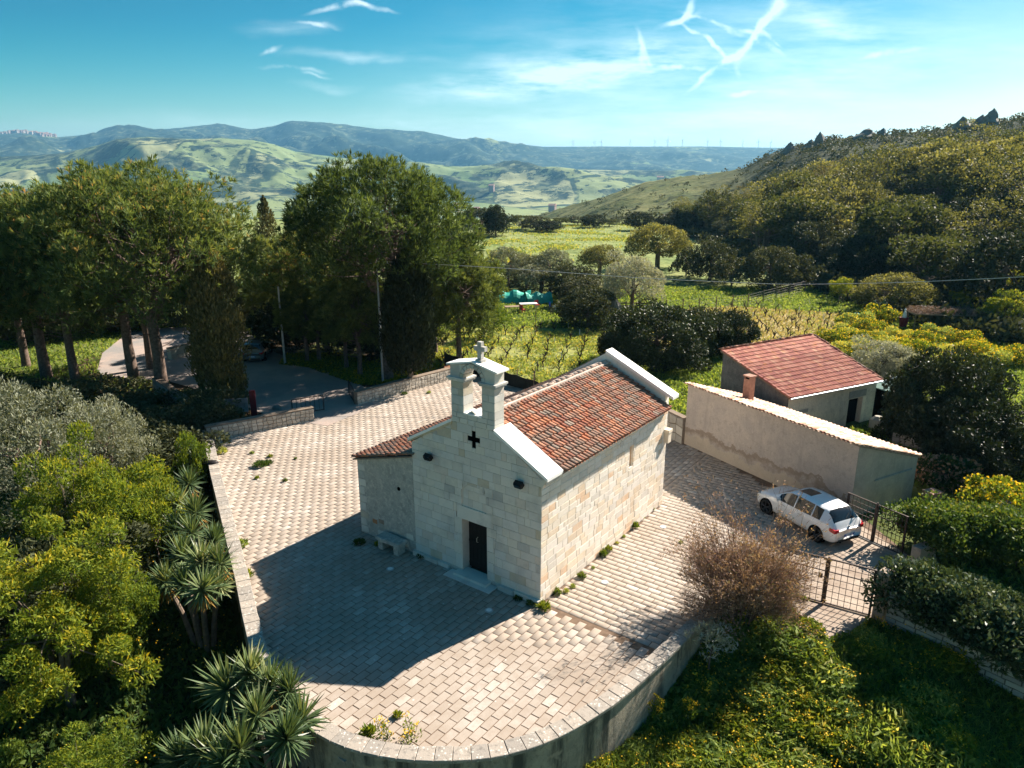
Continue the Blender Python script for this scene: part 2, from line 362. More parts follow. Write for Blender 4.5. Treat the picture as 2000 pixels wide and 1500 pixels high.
M['twig'] = leafmat('dry_twigs', [(0, (.07, .045, .038)), (.5, (.22, .145, .12)), (.8, (.40, .27, .22)), (1, (.55, .36, .34))], .15)
M['dryleaf'] = leafmat('dry_leaf', [(0, (.24, .14, .095)), (.5, (.38, .24, .16)), (.8, (.42, .30, .25)), (1, (.14, .16, .06))], .3)
M['grass'] = leafmat('meadow_grass', [(0, (.07, .12, .03)), (.5, (.18, .26, .06)), (.85, (.32, .38, .09)), (1, (.50, .48, .16))], .5)
M['meadow'] = leafmat('flowering_meadow', [(0, (.13, .19, .06)), (.45, (.26, .33, .10)), (.75, (.44, .45, .13)), (1, (.64, .47, .08))], .42)
M['dryweed'] = leafmat('tawny_meadow', [(0, (.26, .25, .10)), (.5, (.46, .38, .19)), (1, (.50, .38, .17))], .35)
M['yellow'] = leafmat('yellow_petal', [(0, (.72, .40, .02)), (.6, (.80, .55, .03)), (1, (.82, .66, .12))], .3)
M['cactus'] = plain('prickly_pear', (.05, .095, .045), .6, var=.3)

# ------------------------------------------------------------------ mesh helpers
def tag(o, label=None, cat=None, group=None, kind=None):
    if label: o['label'] = label; o['kind'] = 'thing'
    if cat: o['category'] = cat
    if group: o['group'] = group
    if kind: o['kind'] = kind
    return o
def empty(name, loc=(0, 0, 0), rz=0.):
    o = bpy.data.objects.new(name, None); o.location = loc; o.rotation_euler = (0, 0, rz); o.empty_display_size = .3
    col.objects.link(o); return o
def link(name, me, parent=None, m=None, loc=None):
    o = bpy.data.objects.new(name, me)
    if m is not None and not me.materials: me.materials.append(m)
    if parent is not None: o.parent = parent
    if loc is not None: o.location = loc
    col.objects.link(o); return o
def copy_tree(o, parent=None):
    c = o.copy(); col.objects.link(c); c.parent = parent
    for ch in list(o.children): copy_tree(ch, c)
    return c
def np_mesh(name, verts, faces, rnd=None, smooth=False):
    """verts (n,3), faces (m,k) all of the same size"""
    verts = np.asarray(verts, np.float32); faces = np.asarray(faces, np.int32)
    me = bpy.data.meshes.new(name); k = faces.shape[1]; n = len(faces)
    me.vertices.add(len(verts)); me.vertices.foreach_set('co', verts.ravel())
    me.loops.add(n * k); me.loops.foreach_set('vertex_index', faces.ravel())
    me.polygons.add(n); me.polygons.foreach_set('loop_start', np.arange(0, n * k, k, dtype=np.int32))
    if smooth: me.polygons.foreach_set('use_smooth', np.ones(n, bool))
    if rnd is not None:
        a = me.attributes.new('rnd', 'FLOAT', 'FACE'); a.data.foreach_set('value', np.asarray(rnd, np.float32))
    me.update(calc_edges=True); me.validate(); return me
class MB:
    def __init__(s): s.v = []; s.f = []; s.r = []
    def add(s, verts, faces, rnd=0.):
        o = len(s.v); s.v += [tuple(map(float, p)) for p in verts]; s.f += [tuple(o + i for i in f) for f in faces]; s.r += [rnd] * len(faces)
    def box(s, c, size, rz=0., rnd=0., mat=None):
        hx, hy, hz = size[0] / 2, size[1] / 2, size[2] / 2
        p = np.array([(x, y, z) for z in (-hz, hz) for y in (-hy, hy) for x in (-hx, hx)])
        if mat is None:
            ca, sa = math.cos(rz), math.sin(rz); p = np.stack([p[:, 0] * ca - p[:, 1] * sa, p[:, 0] * sa + p[:, 1] * ca, p[:, 2]], 1)
        else: p = p @ np.array(mat).T
        s.add(p + np.array(c), [(0, 2, 3, 1), (4, 5, 7, 6), (0, 1, 5, 4), (2, 6, 7, 3), (0, 4, 6, 2), (1, 3, 7, 5)], rnd)
    def tube(s, pts, rad, n=6, rnd=0., cap=True):
        pts = [np.array(p, float) for p in pts]
        if isinstance(rad, (int, float)): rad = [rad] * len(pts)
        rings = []
        for i, p in enumerate(pts):
            d = pts[min(i + 1, len(pts) - 1)] - pts[max(i - 1, 0)]; L = np.linalg.norm(d); d = d / (L if L > 1e-9 else 1)
            up = np.array([0, 0, 1.]) if abs(d[2]) < .9 else np.array([1., 0, 0])
            a = np.cross(d, up); a /= np.linalg.norm(a); b_ = np.cross(d, a)
            rings.append([p + (a * math.cos(2 * PI * k / n) + b_ * math.sin(2 * PI * k / n)) * rad[i] for k in range(n)])
        v = [q for r_ in rings for q in r_]; f = []
        for i in range(len(pts) - 1):
            for k in range(n):
                k2 = (k + 1) % n; f.append((i * n + k, i * n + k2, (i + 1) * n + k2, (i + 1) * n + k))
        if cap: f.append(tuple(range(n))); f.append(tuple(reversed(range((len(pts) - 1) * n, len(pts) * n))))
        s.add(v, f, rnd)
    def prism(s, poly, z0, z1, rnd=0., chamfer=0.):
        """closed polygon (x,y) extruded from z0 to z1, top edge bevelled"""
        n = len(poly); c = np.mean(np.array(poly), 0)
        lo = [(x, y, z0) for x, y in poly]; f = []
        if chamfer:
            mid = [(x, y, z1 - chamfer) for x, y in poly]
            top = []
            for x, y in poly:
                d = np.array([x, y]) - c; L = np.linalg.norm(d); q = c + d * max(.3, (L - chamfer * 1.2) / L); top.append((q[0], q[1], z1))
            v = lo + mid + top; layers = 3
        else: v = lo + [(x, y, z1) for x, y in poly]; layers = 2
        for L_ in range(layers - 1):
            for i in range(n):
                j = (i + 1) % n; f.append((L_ * n + i, L_ * n + j, (L_ + 1) * n + j, (L_ + 1) * n + i))
        f.append(tuple(range((layers - 1) * n, layers * n))); f.append(tuple(reversed(range(n))))
        s.add(v, f, rnd)
    def map(s, fn): s.v = [tuple(fn(p)) for p in s.v]; return s
    def build(s, name, m=None, parent=None, smooth=False, loc=None):
        me = bpy.data.meshes.new(name); me.from_pydata(s.v, [], s.f)
        if smooth: me.polygons.foreach_set('use_smooth', [True] * len(me.polygons))
        a = me.attributes.new('rnd', 'FLOAT', 'FACE'); a.data.foreach_set('value', s.r)
        me.update(); return link(name, me, parent, m, loc)
def clip(poly, a, b, c):
    """keep the side a*x+b*y<=c of a convex polygon"""
    out = []
    for i in range(len(poly)):
        p, q = poly[i], poly[(i + 1) % len(poly)]
        fp, fq = a * p[0] + b * p[1] - c, a * q[0] + b * q[1] - c
        if fp <= 0: out.append(p)
        if fp * fq < 0:
            t = fp / (fp - fq); out.append((p[0] + (q[0] - p[0]) * t, p[1] + (q[1] - p[1]) * t))
    return out
def area(poly):
    return abs(sum(poly[i][0] * poly[(i + 1) % len(poly)][1] - poly[(i + 1) % len(poly)][0] * poly[i][1] for i in range(len(poly)))) / 2
def inpoly(x, y, poly):
    x = np.asarray(x); y = np.asarray(y); ins = np.zeros(x.shape, bool); n = len(poly)
    for i in range(n):
        x1, y1 = poly[i][0], poly[i][1]; x2, y2 = poly[(i + 1) % n][0], poly[(i + 1) % n][1]
        c = ((y1 > y) != (y2 > y)) & (x < (x2 - x1) * (y - y1) / (y2 - y1 + 1e-12) + x1); ins ^= c
    return ins
def subtract_rect(r, h):
    """rectangle r minus hole h, both (x0,y0,x1,y1)"""
    if h[0] >= r[2] or h[2] <= r[0] or h[1] >= r[3] or h[3] <= r[1]: return [r]
    o = []
    if h[0] > r[0]: o.append((r[0], r[1], h[0], r[3]))
    if h[2] < r[2]: o.append((h[2], r[1], r[2], r[3]))
    x0, x1 = max(r[0], h[0]), min(r[2], h[2])
    if h[1] > r[1]: o.append((x0, r[1], x1, h[1]))
    if h[3] < r[3]: o.append((x0, h[3], x1, r[3]))
    return o
# ---- smooth value noise in numpy
_perm = np.random.default_rng(5).random((256, 256))
def vnoise(x, y):
    xi = np.floor(x).astype(int); yi = np.floor(y).astype(int); fx = x - xi; fy = y - yi
    fx = fx * fx * (3 - 2 * fx); fy = fy * fy * (3 - 2 * fy); g = lambda a, b: _perm[a & 255, b & 255]
    return (g(xi, yi) * (1 - fx) + g(xi + 1, yi) * fx) * (1 - fy) + (g(xi, yi + 1) * (1 - fx) + g(xi + 1, yi + 1) * fx) * fy
def fbm(x, y, o=5, ridged=False):
    s = np.zeros(np.shape(x)); a = .5
    for i in range(o):
        n = vnoise(x * 2 ** i + 17 * i, y * 2 ** i + 31 * i)
        s = s + a * (1 - np.abs(2 * n - 1) if ridged else n); a *= .5
    return s
# ------------------------------------------------------------------ layout of the yard
def P2(u, v, z=0.): q = at(u, v, z); return (float(q[0]), float(q[1]))
cap_px = [(403, 838), (421, 925), (443, 1010), (473, 1130), (488, 1200), (503, 1262), (541, 1338), (577, 1385), (625, 1418), (662, 1438), (700, 1452), (740, 1461),
          (780, 1467), (820, 1471), (860, 1472), (900, 1471), (940, 1468), (970, 1463), (1000, 1457), (1030, 1448), (1060, 1437), (1090, 1424), (1120, 1408),
          (1150, 1390), (1180, 1371), (1225, 1336), (1270, 1297), (1305, 1265), (1340, 1232), (1400, 1180), (1440, 1146), (1485, 1120)]
CAPZ = .45
parapet_line = [P2(u, v, CAPZ) for u, v in cap_px]
gate1_c = P2(1607, 1178); gate1_r = P2(1697, 1203)
g1d = np.array(gate1_r) - np.array(gate1_c); gate1_l = tuple(np.array(gate1_c) - g1d * 1.0)
parapet_line[-1] = (gate1_l[0] - .1, gate1_l[1] + .02)
G0 = np.array(P2(1336, 866)); G1 = np.array(P2(1658, 1012))
gate2_c = P2(1703, 1059); gate2_r = P2(1760, 1085)
w1a, w1b = P2(404, 860), P2(612, 820); w2a, w2b = P2(695, 790), P2(878, 741)
yard_poly = parapet_line + [gate1_r, (12.6, 20.9), (15.3, 24.0), tuple(G1 + np.array([.6, 0.])), tuple(G0), (6.5, 43.0), (2.6, 47.6), (-2.5, 50.6), w2b, w2a, w1b, w1a]
pave_poly = parapet_line[:-1] + [P2(1432, 1160), P2(1560, 985), tuple(G1 * .3 + G0 * .7), tuple(G0), (6.5, 43.0), (2.6, 47.6), (-2.5, 50.6), w2b, w2a, w1b, w1a]
drive_patch = [P2(*q) for q in [(1525, 1165), (1568, 1208), (1600, 1235), (1622, 1247), (1660, 1243), (1690, 1216), (1712, 1196)]]

def sstep(a, b, x): t = np.clip((x - a) / (b - a), 0, 1); return t * t * (3 - 2 * t)
US = np.array([-900, -400, 0, 60, 130, 200, 240, 300, 380, 435, 500, 540, 580, 650, 750, 830, 900, 1000, 1060, 1200, 1400, 1500, 1700, 2900.])
V1 = np.array([300, 300, 306, 304, 300, 285, 272, 268, 272, 270, 274, 282, 296, 306, 318, 322, 326, 328, 332, 334, 336, 336, 336, 336.])
V2 = np.array([266, 270, 266, 261, 269, 262, 251, 257, 253, 243, 259, 257, 247, 246, 256, 259, 272, 280, 287, 287, 287, 289, 290, 290.])
UH = np.array([1000, 1060, 1120, 1180, 1260, 1330, 1380, 1450, 1500, 1550, 1600, 1700, 1800, 1900, 2000, 2400, 2900.])
VH = np.array([440, 416, 398, 384, 355, 344, 340, 328, 300, 284, 272, 262, 255, 240, 226, 170, 120.])
YC = np.array([560, 530, 510, 490, 460, 440, 425, 400, 385, 370, 355, 335, 315, 295, 275, 230, 200.])
FH = np.array([420, 380, 330, 290, 240, 210, 185, 160, 145, 132, 122, 108, 98, 90, 84, 70, 60.])
_ev = np.vectorize(elev)
def far_z(u, Y):
    uc = np.clip(u, -900, 2900)
    z1 = CAM_H + 3300 * _ev(np.interp(uc, US, V1)); z2 = CAM_H + 6200 * _ev(np.interp(uc, US, V2))
    ly = np.log(np.maximum(Y, 1.))
    z = np.where(Y < 230, 0., -78 * sstep(np.log(230), np.log(950), ly))
    r = fbm(uc * Y / 1400 / 900. + 3, Y / 900., 6, True) - .55
    r2 = fbm(uc * Y / 1400 / 420. + 9, Y / 420., 5) - .5
    a = sstep(2050, 3300, Y)
    zf = -78 + (z1 + 78) * a ** 1.15 + (r * 210 + r2 * 110) * np.sin(np.clip(a, 0, 1) * PI) ** .8
    dip = sstep(3300, 3900, Y) * 60
    b = sstep(3600, 6200, Y)
    zb = z1 - dip + (z2 - z1 + 60) * b ** 1.1 + (r * 400 + r2 * 240) * np.interp(uc, [0, 150, 850, 1050], [.45, .8, .8, .38]) * np.sin(np.clip(b, 0, 1) * PI) ** .9
    z = np.where(Y > 2050, np.where(Y > 3300, zb, zf), z)
    z = np.where(Y > 6200, z2 - (Y - 6200) * .12, z)
    z = z + np.where((Y > 300) & (Y < 2300), r2 * 10 * sstep(300, 900, Y), 0)
    # the hillside on the right
    zc = CAM_H + np.interp(uc, UH, YC) * _ev(np.interp(uc, UH, VH)); yc = np.interp(uc, UH, YC); fh = np.interp(uc, UH, FH)
    t = (Y - fh) / (yc - fh)
    base = np.where(uc < 1250, -18 * sstep(1250, 1000, uc), 0)
    n = (fbm(uc * Y / 1400 / 34., Y / 34., 4) - .5)
    zh = np.where(t < 0, base - 30 * np.clip(-t * 3, 0, 1), base + (zc - base) * np.clip(t, 0, 1) ** 1.12 + n * 9 * np.sin(np.clip(t, 0, 1) * PI))
    zh = np.where(t > 1, zc - (Y - yc) * .55 + n * 3, zh)
    zh = np.where(u < 1010, -300, zh)
    return np.maximum(z, zh), (zh > z)
def uv_of(x, y):
    ph = np.arctan2(x, np.maximum(y, 1e-3)); ph = np.clip(ph, -1.15, 1.15)
    r_ = np.hypot(x, y); return 1000 + np.tan(ph) * FPX / _c, r_ * np.cos(ph)
yp = np.array(yard_poly)
def ground_z(x, y):
    x = np.asarray(x, float); y = np.asarray(y, float)
    u, Y = uv_of(x, y); z, _ = far_z(u, Y)
    t = sstep(-6, 2, x)
    dl = 2.1 * sstep(0, 1, (42 - y) / 8.); Bx = 22.8 - np.clip(x - 4, 0, 8) * .42
    dr = 1.35 * sstep(0, 1, (Bx - y) / 6.); d = dl * (1 - t) + dr * t
    near = sstep(75, 55, y)
    z = z - d * near + (fbm(x / 3., y / 3., 3) - .45) * .22 * near - .05
    ins = inpoly(x, y, yard_poly) | inpoly(x, y, drive_patch)
    return np.where(ins, -.13, z)
def gz(x, y): return float(ground_z(np.array([x]), np.array([y]))[0])

# near ground sheet
sp = .4
gx = np.arange(-64, 64.1, sp); gy = np.arange(1, 100.1, sp)
XX, YY = np.meshgrid(gx, gy); ZZ = ground_z(XX, YY)
nx_, ny_ = len(gx), len(gy)
idx = np.arange(nx_ * ny_).reshape(ny_, nx_)
quads = np.stack([idx[:-1, :-1], idx[:-1, 1:], idx[1:, 1:], idx[1:, :-1]], -1).reshape(-1, 4)
me = np_mesh('ground', np.stack([XX, YY, ZZ], -1).reshape(-1, 3), quads, smooth=True)
vineyard = [P2(820, 712), P2(880, 640), P2(1030, 640), P2(1200, 640), P2(1260, 612), P2(1430, 598), P2(1640, 612), P2(1660, 650), P2(1500, 680), P2(1300, 700), P2(1130, 720), P2(1040, 760), P2(960, 735)]
def zonecolor(x, y):
    n = fbm(x / 5., y / 5., 4); c = np.zeros(x.shape + (3,)); g1 = np.array([.08, .115, .035]); g2 = np.array([.17, .19, .06])
    c[:] = g1; c += (g2 - g1) * np.clip((n - .3) * 2.5, 0, 1)[..., None]
    m = inpoly(x, y, vineyard); yl = np.array([.28, .30, .10]); tn = np.array([.42, .35, .18])
    k = np.clip((x - 8) / 10., 0, 1)[..., None]
    c = np.where(m[..., None], (yl * (1 - k) + tn * k) * (.75 + .5 * n[..., None]), c)
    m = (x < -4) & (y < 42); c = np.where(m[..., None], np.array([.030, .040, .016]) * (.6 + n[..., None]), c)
    m = (x < -6) & (y > 41) & (y < 75) & (x > -34) & (fbm(x / 4. + 5, y / 4., 4) > .40); c = np.where(m[..., None], np.array([.085, .06, .038]) * (.6 + .8 * n[..., None]), c)
    return c
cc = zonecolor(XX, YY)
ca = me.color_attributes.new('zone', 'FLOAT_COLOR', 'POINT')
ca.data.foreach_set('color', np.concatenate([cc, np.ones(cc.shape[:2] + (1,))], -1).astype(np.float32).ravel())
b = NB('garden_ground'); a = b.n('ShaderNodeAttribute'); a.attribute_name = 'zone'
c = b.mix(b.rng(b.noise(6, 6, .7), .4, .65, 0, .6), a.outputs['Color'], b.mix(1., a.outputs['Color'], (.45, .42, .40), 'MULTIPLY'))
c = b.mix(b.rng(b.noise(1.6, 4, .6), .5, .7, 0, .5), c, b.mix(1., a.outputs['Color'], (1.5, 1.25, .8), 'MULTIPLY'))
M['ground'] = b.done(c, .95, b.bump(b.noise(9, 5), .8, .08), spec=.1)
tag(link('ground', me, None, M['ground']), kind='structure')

# far land
us = np.concatenate([np.arange(-900, -60, 30), np.arange(-60, 2060, 5.), np.arange(2060, 2901, 30)])
ys = np.concatenate([np.exp(np.linspace(np.log(84), np.log(700), 120)), np.exp(np.linspace(np.log(715), np.log(2000), 30)), np.exp(np.linspace(np.log(2030), np.log(6300), 150)), [7000, 9000, 14000, 25000]])
UU, YV = np.meshgrid(us, ys); ZF, HM = far_z(UU, YV)
XF = (UU - 1000) / FPX * _c * YV
ZF = ZF - .05 - .12 * sstep(100, 92, YV)
idx = np.arange(UU.size).reshape(UU.shape)
quads = np.stack([idx[:-1, :-1], idx[:-1, 1:], idx[1:, 1:], idx[1:, :-1]], -1).reshape(-1, 4)
me = np_mesh('hills', np.stack([XF, YV, ZF], -1).reshape(-1, 3), quads, smooth=True)
ca = me.attributes.new('hillmask', 'FLOAT', 'POINT'); ca.data.foreach_set('value', (HM & (YV < 800)).astype(np.float32).ravel())
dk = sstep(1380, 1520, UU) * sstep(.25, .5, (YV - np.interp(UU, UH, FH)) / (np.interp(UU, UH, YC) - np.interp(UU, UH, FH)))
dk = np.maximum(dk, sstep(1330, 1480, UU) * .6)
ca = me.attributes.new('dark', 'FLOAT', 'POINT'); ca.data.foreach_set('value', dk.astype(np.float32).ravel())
mass = sstep(520, 640, UU) * sstep(1150, 900, UU) * sstep(3000, 4200, YV); mass = np.maximum(mass, sstep(3500, 4300, YV) * .75)
mass = np.maximum(mass, sstep(260, 60, UU) * sstep(2900, 3200, YV) * .8)
ca = me.attributes.new('wild', 'FLOAT', 'POINT'); ca.data.foreach_set('value', mass.astype(np.float32).ravel())
b = NB('far_land')
def attr(n): a = b.n('ShaderNodeAttribute'); a.attribute_name = n; return a.outputs['Fac']
v = b.n('ShaderNodeTexVoronoi'); v.inputs['Scale'].default_value = .0042; v.inputs['Randomness'].default_value = .9
wp = b.n('ShaderNodeVectorMath', operation='MULTIPLY_ADD'); b.l(b.noise(.003, 3, out=1), wp.inputs[0]); wp.inputs[1].default_value = (160, 160, 0); b.l(b.P(), wp.inputs[2])
fl = b.n('ShaderNodeVectorMath', operation='MULTIPLY'); b.l(wp.outputs[0], fl.inputs[0]); fl.inputs[1].default_value = (1, .55, 0)
b.l(fl.outputs[0], v.inputs['Vector'])
sepc = b.n('ShaderNodeSeparateColor'); b.l(v.outputs['Color'], sepc.inputs[0])
fc = b.ramp(sepc.outputs[0], [(0, (.16, .21, .075)), (.3, (.22, .26, .10)), (.55, (.13, .19, .07)), (.75, (.30, .30, .15)), (.9, (.24, .25, .13))], 'CONSTANT')
fc = b.mix(b.rng(b.noise(.0022, 5, .6), .35, .65, 0, .6), fc, (.25, .27, .13))
v2 = b.n('ShaderNodeTexVoronoi', feature='DISTANCE_TO_EDGE'); v2.inputs['Scale'].default_value = .0042; v2.inputs['Randomness'].default_value = .9; b.l(fl.outputs[0], v2.inputs['Vector'])
hedge = b.math('MULTIPLY', b.rng(v2.outputs['Distance'], .02, .035, 1, 0), b.rng(b.noise(.012, 3), .42, .5))
fc = b.mix(hedge, fc, (.035, .055, .03))
sn = b.noise(.0028, 10, .74); thr = b.math('ADD', b.rng(attr('wild'), 0, 1, 0, .17), sn)
scrub = b.rng(thr, .505, .53)
dots = b.rng(b.math('ADD', b.noise(.03, 3, .6), b.math('MULTIPLY', b.math('SUBTRACT', thr, .55), .9)),  .545, .57)
far = b.mix(scrub, fc, b.mix(b.rng(b.noise(.02, 5), .4, .62), (.010, .022, .018), (.12, .14, .075)))
far = b.mix(dots, far, (.025, .04, .022))
gn = b.noise(.05, 6, .7); gr = b.mix(b.rng(gn, .4, .62), (.095, .115, .045), (.17, .17, .075))
gr = b.mix(b.rng(b.noise(.35, 5, .7), .48, .62, 0, .7), gr, (.05, .065, .03))
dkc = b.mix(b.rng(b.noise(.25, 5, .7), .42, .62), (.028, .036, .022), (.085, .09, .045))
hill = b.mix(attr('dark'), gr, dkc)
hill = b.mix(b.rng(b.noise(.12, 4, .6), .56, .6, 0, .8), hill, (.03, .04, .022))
c = b.mix(attr('hillmask'), far, hill)
sepp = b.n('ShaderNodeSeparateXYZ'); b.l(b.P(), sepp.inputs[0])
field = b.mix(b.rng(b.noise(.12, 6, .65), .38, .62), (.16, .21, .075), (.25, .27, .11))
c = b.mix(b.math('MULTIPLY', b.rng(sepp.outputs['Y'], 260, 240), b.rng(attr('hillmask'), 0, 1, 1, 0)), c, field)
M['hills'] = b.done(c, .95, b.bump(b.noise(.02, 6, .7), .8, 6.), spec=.05)
tag(link('hills', me, None, M['hills']), kind='structure')

# ------------------------------------------------------------------ air
def haze():
    mb = MB(); mb.box((0, 8500, 210), (34000, 18600, 680)); m, t = nt('haze_air')
    v = t.nodes.new('ShaderNodeVolumePrincipled'); v.inputs['Color'].default_value = (.24, .62, 1.0, 1)
    v.inputs['Density'].default_value = 8e-5; v.inputs['Anisotropy'].default_value = .25
    o = t.nodes.new('ShaderNodeOutputMaterial'); t.links.new(v.outputs[0], o.inputs['Volume'])
    tag(mb.build('haze', m), kind='stuff')
if not globals().get('NOHAZE'): haze()

# ------------------------------------------------------------------ roads
def sheet(name, poly, z, m, kind='structure'):
    me = bpy.data.meshes.new(name); me.from_pydata([(x, y, z) for x, y in poly], [], [tuple(range(len(poly)))]); me.update()
    return tag(link(name, me, None, m), kind=kind)
road = [P2(*q) for q in [(640, 832), (530, 815), (470, 790), (400, 765), (330, 745), (200, 735), (190, 722), (200, 690), (250, 650), (330, 640), (470, 640), (540, 690), (690, 745), (720, 760), (740, 790)]]
sheet('road', road, .012, M['asphalt'])
# ------------------------------------------------------------------ yard
th = R(36.3)
AX = np.array([math.cos(th), -math.sin(th)]); AY = np.array([math.sin(th), math.cos(th)])
CO = np.array([-3.680, 24.608]); W, D = 5.75, 9.6; AW = 3.05        # chapel origin (facade left foot), width, depth, annex width
def cw(x, y): p = CO + AX * x + AY * y; return (float(p[0]), float(p[1]))
bb_ = sheet('yard', yard_poly, -.010, M['joint'])
drive = [p for p in [P2(1432, 1160), P2(1560, 985), tuple(G1), (15.3, 24.0), (12.6, 20.9), gate1_r, gate1_l]]
sheet('driveway', drive, -.004, M['drive'])
sheet('path', drive_patch, -.015, M['drive'])
# pavers: courses run with the chapel's length in front and to the left, across it beside the right wall
PL, PW, GAP = .470, .261, .015
cands = []
def add_pavers(test, rot):
    L, Wd = (PL, PW)
    ex, ey = (AY, AX) if rot == 0 else (AX, AY)      # long axis, short axis
    for j in range(-160, 161):
        off = .5 * L * (j & 1) + rng.uniform(-.02, .02)
        for i in range(-80, 81):
            c_ = CO + ex * (i * (L + GAP) + off) + ey * (j * (Wd + GAP))
            l_ = np.array([(c_ - CO) @ AX, (c_ - CO) @ AY])
            if test(l_): cands.append((c_[0], c_[1], math.atan2(ex[1], ex[0])))
add_pavers(lambda l: not (l[0] > W - .1 and l[1] > -.19), 0)
add_pavers(lambda l: l[0] > W - .3 and l[1] > .11, 1)
ca_ = np.array(cands)
keep = inpoly(ca_[:, 0], ca_[:, 1], pave_poly)
lx = (ca_[:, :2] - CO) @ AX; lyy = (ca_[:, :2] - CO) @ AY
keep &= ~((lx > .1) & (lx < W - .15) & (lyy > .12) & (lyy < D)) & ~((lx > -AW + .2) & (lx < .5) & (lyy > .15) & (lyy < D - .6))
ca_ = ca_[keep]
dist = np.hypot(ca_[:, 0], ca_[:, 1]); dist = dist + 100 * ((ca_[:, 0] < -7) & (ca_[:, 1] < 17.6)); ca_ = ca_[np.argsort(dist)]
pav = empty('yard_paving', (0, 0, 0)); tag(pav, kind='structure')
def paver_mesh(sx=PL, sy=PW, h=.05):
    mb = MB(); mb.prism([(-sx / 2, -sy / 2), (sx / 2, -sy / 2), (sx / 2, sy / 2), (-sx / 2, sy / 2)], -h, 0, chamfer=.0045); return mb
pm = [paver_mesh(PL - .02 * random.random(), PW - .012 * random.random()).build('paver', M['paver']) for _ in range(5)]
pmesh = [o.data for o in pm]
for o in pm: bpy.data.objects.remove(o)
def rz_mat(a): return np.array([[math.cos(a), -math.sin(a), 0], [math.sin(a), math.cos(a), 0], [0, 0, 1]])
for k in range(300):
    x, y, a = ca_[k]; o = link('paver', pmesh[k % 5], pav, None, (x, y, rng.uniform(-.003, .003)))
    o.rotation_euler = (rng.normal(0, .005), rng.normal(0, .005), a + rng.normal(0, .008))
def join_many(name, base_v, base_f, mats4, rnd, m, parent, smooth=False, kind='stuff'):
    """many placed copies of one small mesh as one mesh; mats4 (n,3,4)"""
    n = len(mats4); V = np.asarray(base_v, float); F = np.asarray(base_f)
    Vh = np.concatenate([V, np.ones((len(V), 1))], 1); out = np.einsum('nij,kj->nki', mats4, Vh).reshape(-1, 3)
    ff = (F[None] + (np.arange(n) * len(V))[:, None, None]).reshape(-1, F.shape[1])
    me = np_mesh(name, out, ff, np.repeat(rnd, len(F)), smooth); o = link(name, me, parent, m)
    return tag(o, kind=kind) if kind else o
def quadify(me):
    vs = np.array([v.co[:] for v in me.vertices]); fs = [tuple(p.vertices) for p in me.polygons if len(p.vertices) == 4]; return vs, fs
pv, pf = quadify(pmesh[0]); rest = ca_[300:]; n = len(rest)
T = np.zeros((n, 3, 4)); cs, sn_ = np.cos(rest[:, 2]), np.sin(rest[:, 2])
T[:, 0, 0] = cs; T[:, 0, 1] = -sn_; T[:, 1, 0] = sn_; T[:, 1, 1] = cs; T[:, 2, 2] = 1; T[:, 0, 3] = rest[:, 0]; T[:, 1, 3] = rest[:, 1]; T[:, 2, 3] = rng.uniform(-.003, .003, n)
T[:, 2, 0] = rng.normal(0, .005, n)
join_many('paver_field', pv, pf, T, rng.random(n), M['paver'], pav)

# ------------------------------------------------------------------ parapet wall
def offset_line(line, d):
    L = np.array(line); out = []
    for i in range(len(L)):
        t = L[min(i + 1, len(L) - 1)] - L[max(i - 1, 0)]; t /= np.linalg.norm(t); out.append(L[i] + np.array([-t[1], t[0]]) * d)
    return np.array(out)
def wall_along(line, thick, z0f, z1, name, m, parent):
    a, c_ = offset_line(line, thick / 2), offset_line(line, -thick / 2); mb = MB(); n = len(line)
    v = []
    for i in range(n):
        z0 = z0f(line[i]); v += [(*a[i], z0), (*a[i], z1), (*c_[i], z1), (*c_[i], z0)]
    f = []
    for i in range(n - 1):
        for k in range(4):
            k2 = (k + 1) % 4; f.append((i * 4 + k, (i + 1) * 4 + k, (i + 1) * 4 + k2, i * 4 + k2))
    f += [(0, 1, 2, 3), tuple(reversed([(n - 1) * 4 + k for k in range(4)]))]
    mb.add(v, f); return mb.build(name, m, parent)
def resample(line, step):
    L = np.array(line); seg = np.linalg.norm(np.diff(L, axis=0), axis=1); s = np.concatenate([[0], np.cumsum(seg)]); n = max(1, int(round(s[-1] / step)))
    t = np.linspace(0, s[-1], n + 1); return np.stack([np.interp(t, s, L[:, 0]), np.interp(t, s, L[:, 1])], 1)
pw = empty('parapet_wall', (0, 0, 0)); tag(pw, 'long low curved wall with lichened stone capping round the front of the yard', 'wall')
fine_line = resample(parapet_line, .25)
wall_along(fine_line, .36, lambda p: -2.6, CAPZ - .09, 'wall_body', M['parapet'], pw)
caps = resample(parapet_line, .44)
for i in range(len(caps) - 1):
    p, q = caps[i], caps[i + 1]; t = (q - p) / np.linalg.norm(q - p); nn = np.array([-t[1], t[0]])
    hw = .235; e = .006
    t0 = caps[i] - caps[max(i - 1, 0)] + (q - p); t0 /= np.linalg.norm(t0); t1 = caps[min(i + 2, len(caps) - 1)] - q + (q - p); t1 /= np.linalg.norm(t1)
    n0 = np.array([-t0[1], t0[0]]); n1 = np.array([-t1[1], t1[0]])
    poly = [tuple(p + t * e - n0 * hw), tuple(q - t * e - n1 * hw), tuple(q - t * e + n1 * (hw + rng.uniform(-.01, .015))), tuple(p + t * e + n0 * (hw + rng.uniform(-.01, .015)))]
    mb = MB(); mb.prism(poly, CAPZ - .088, CAPZ + rng.uniform(-.008, .008), chamfer=.014); mb.build('cap_stone', M['cap'], pw)

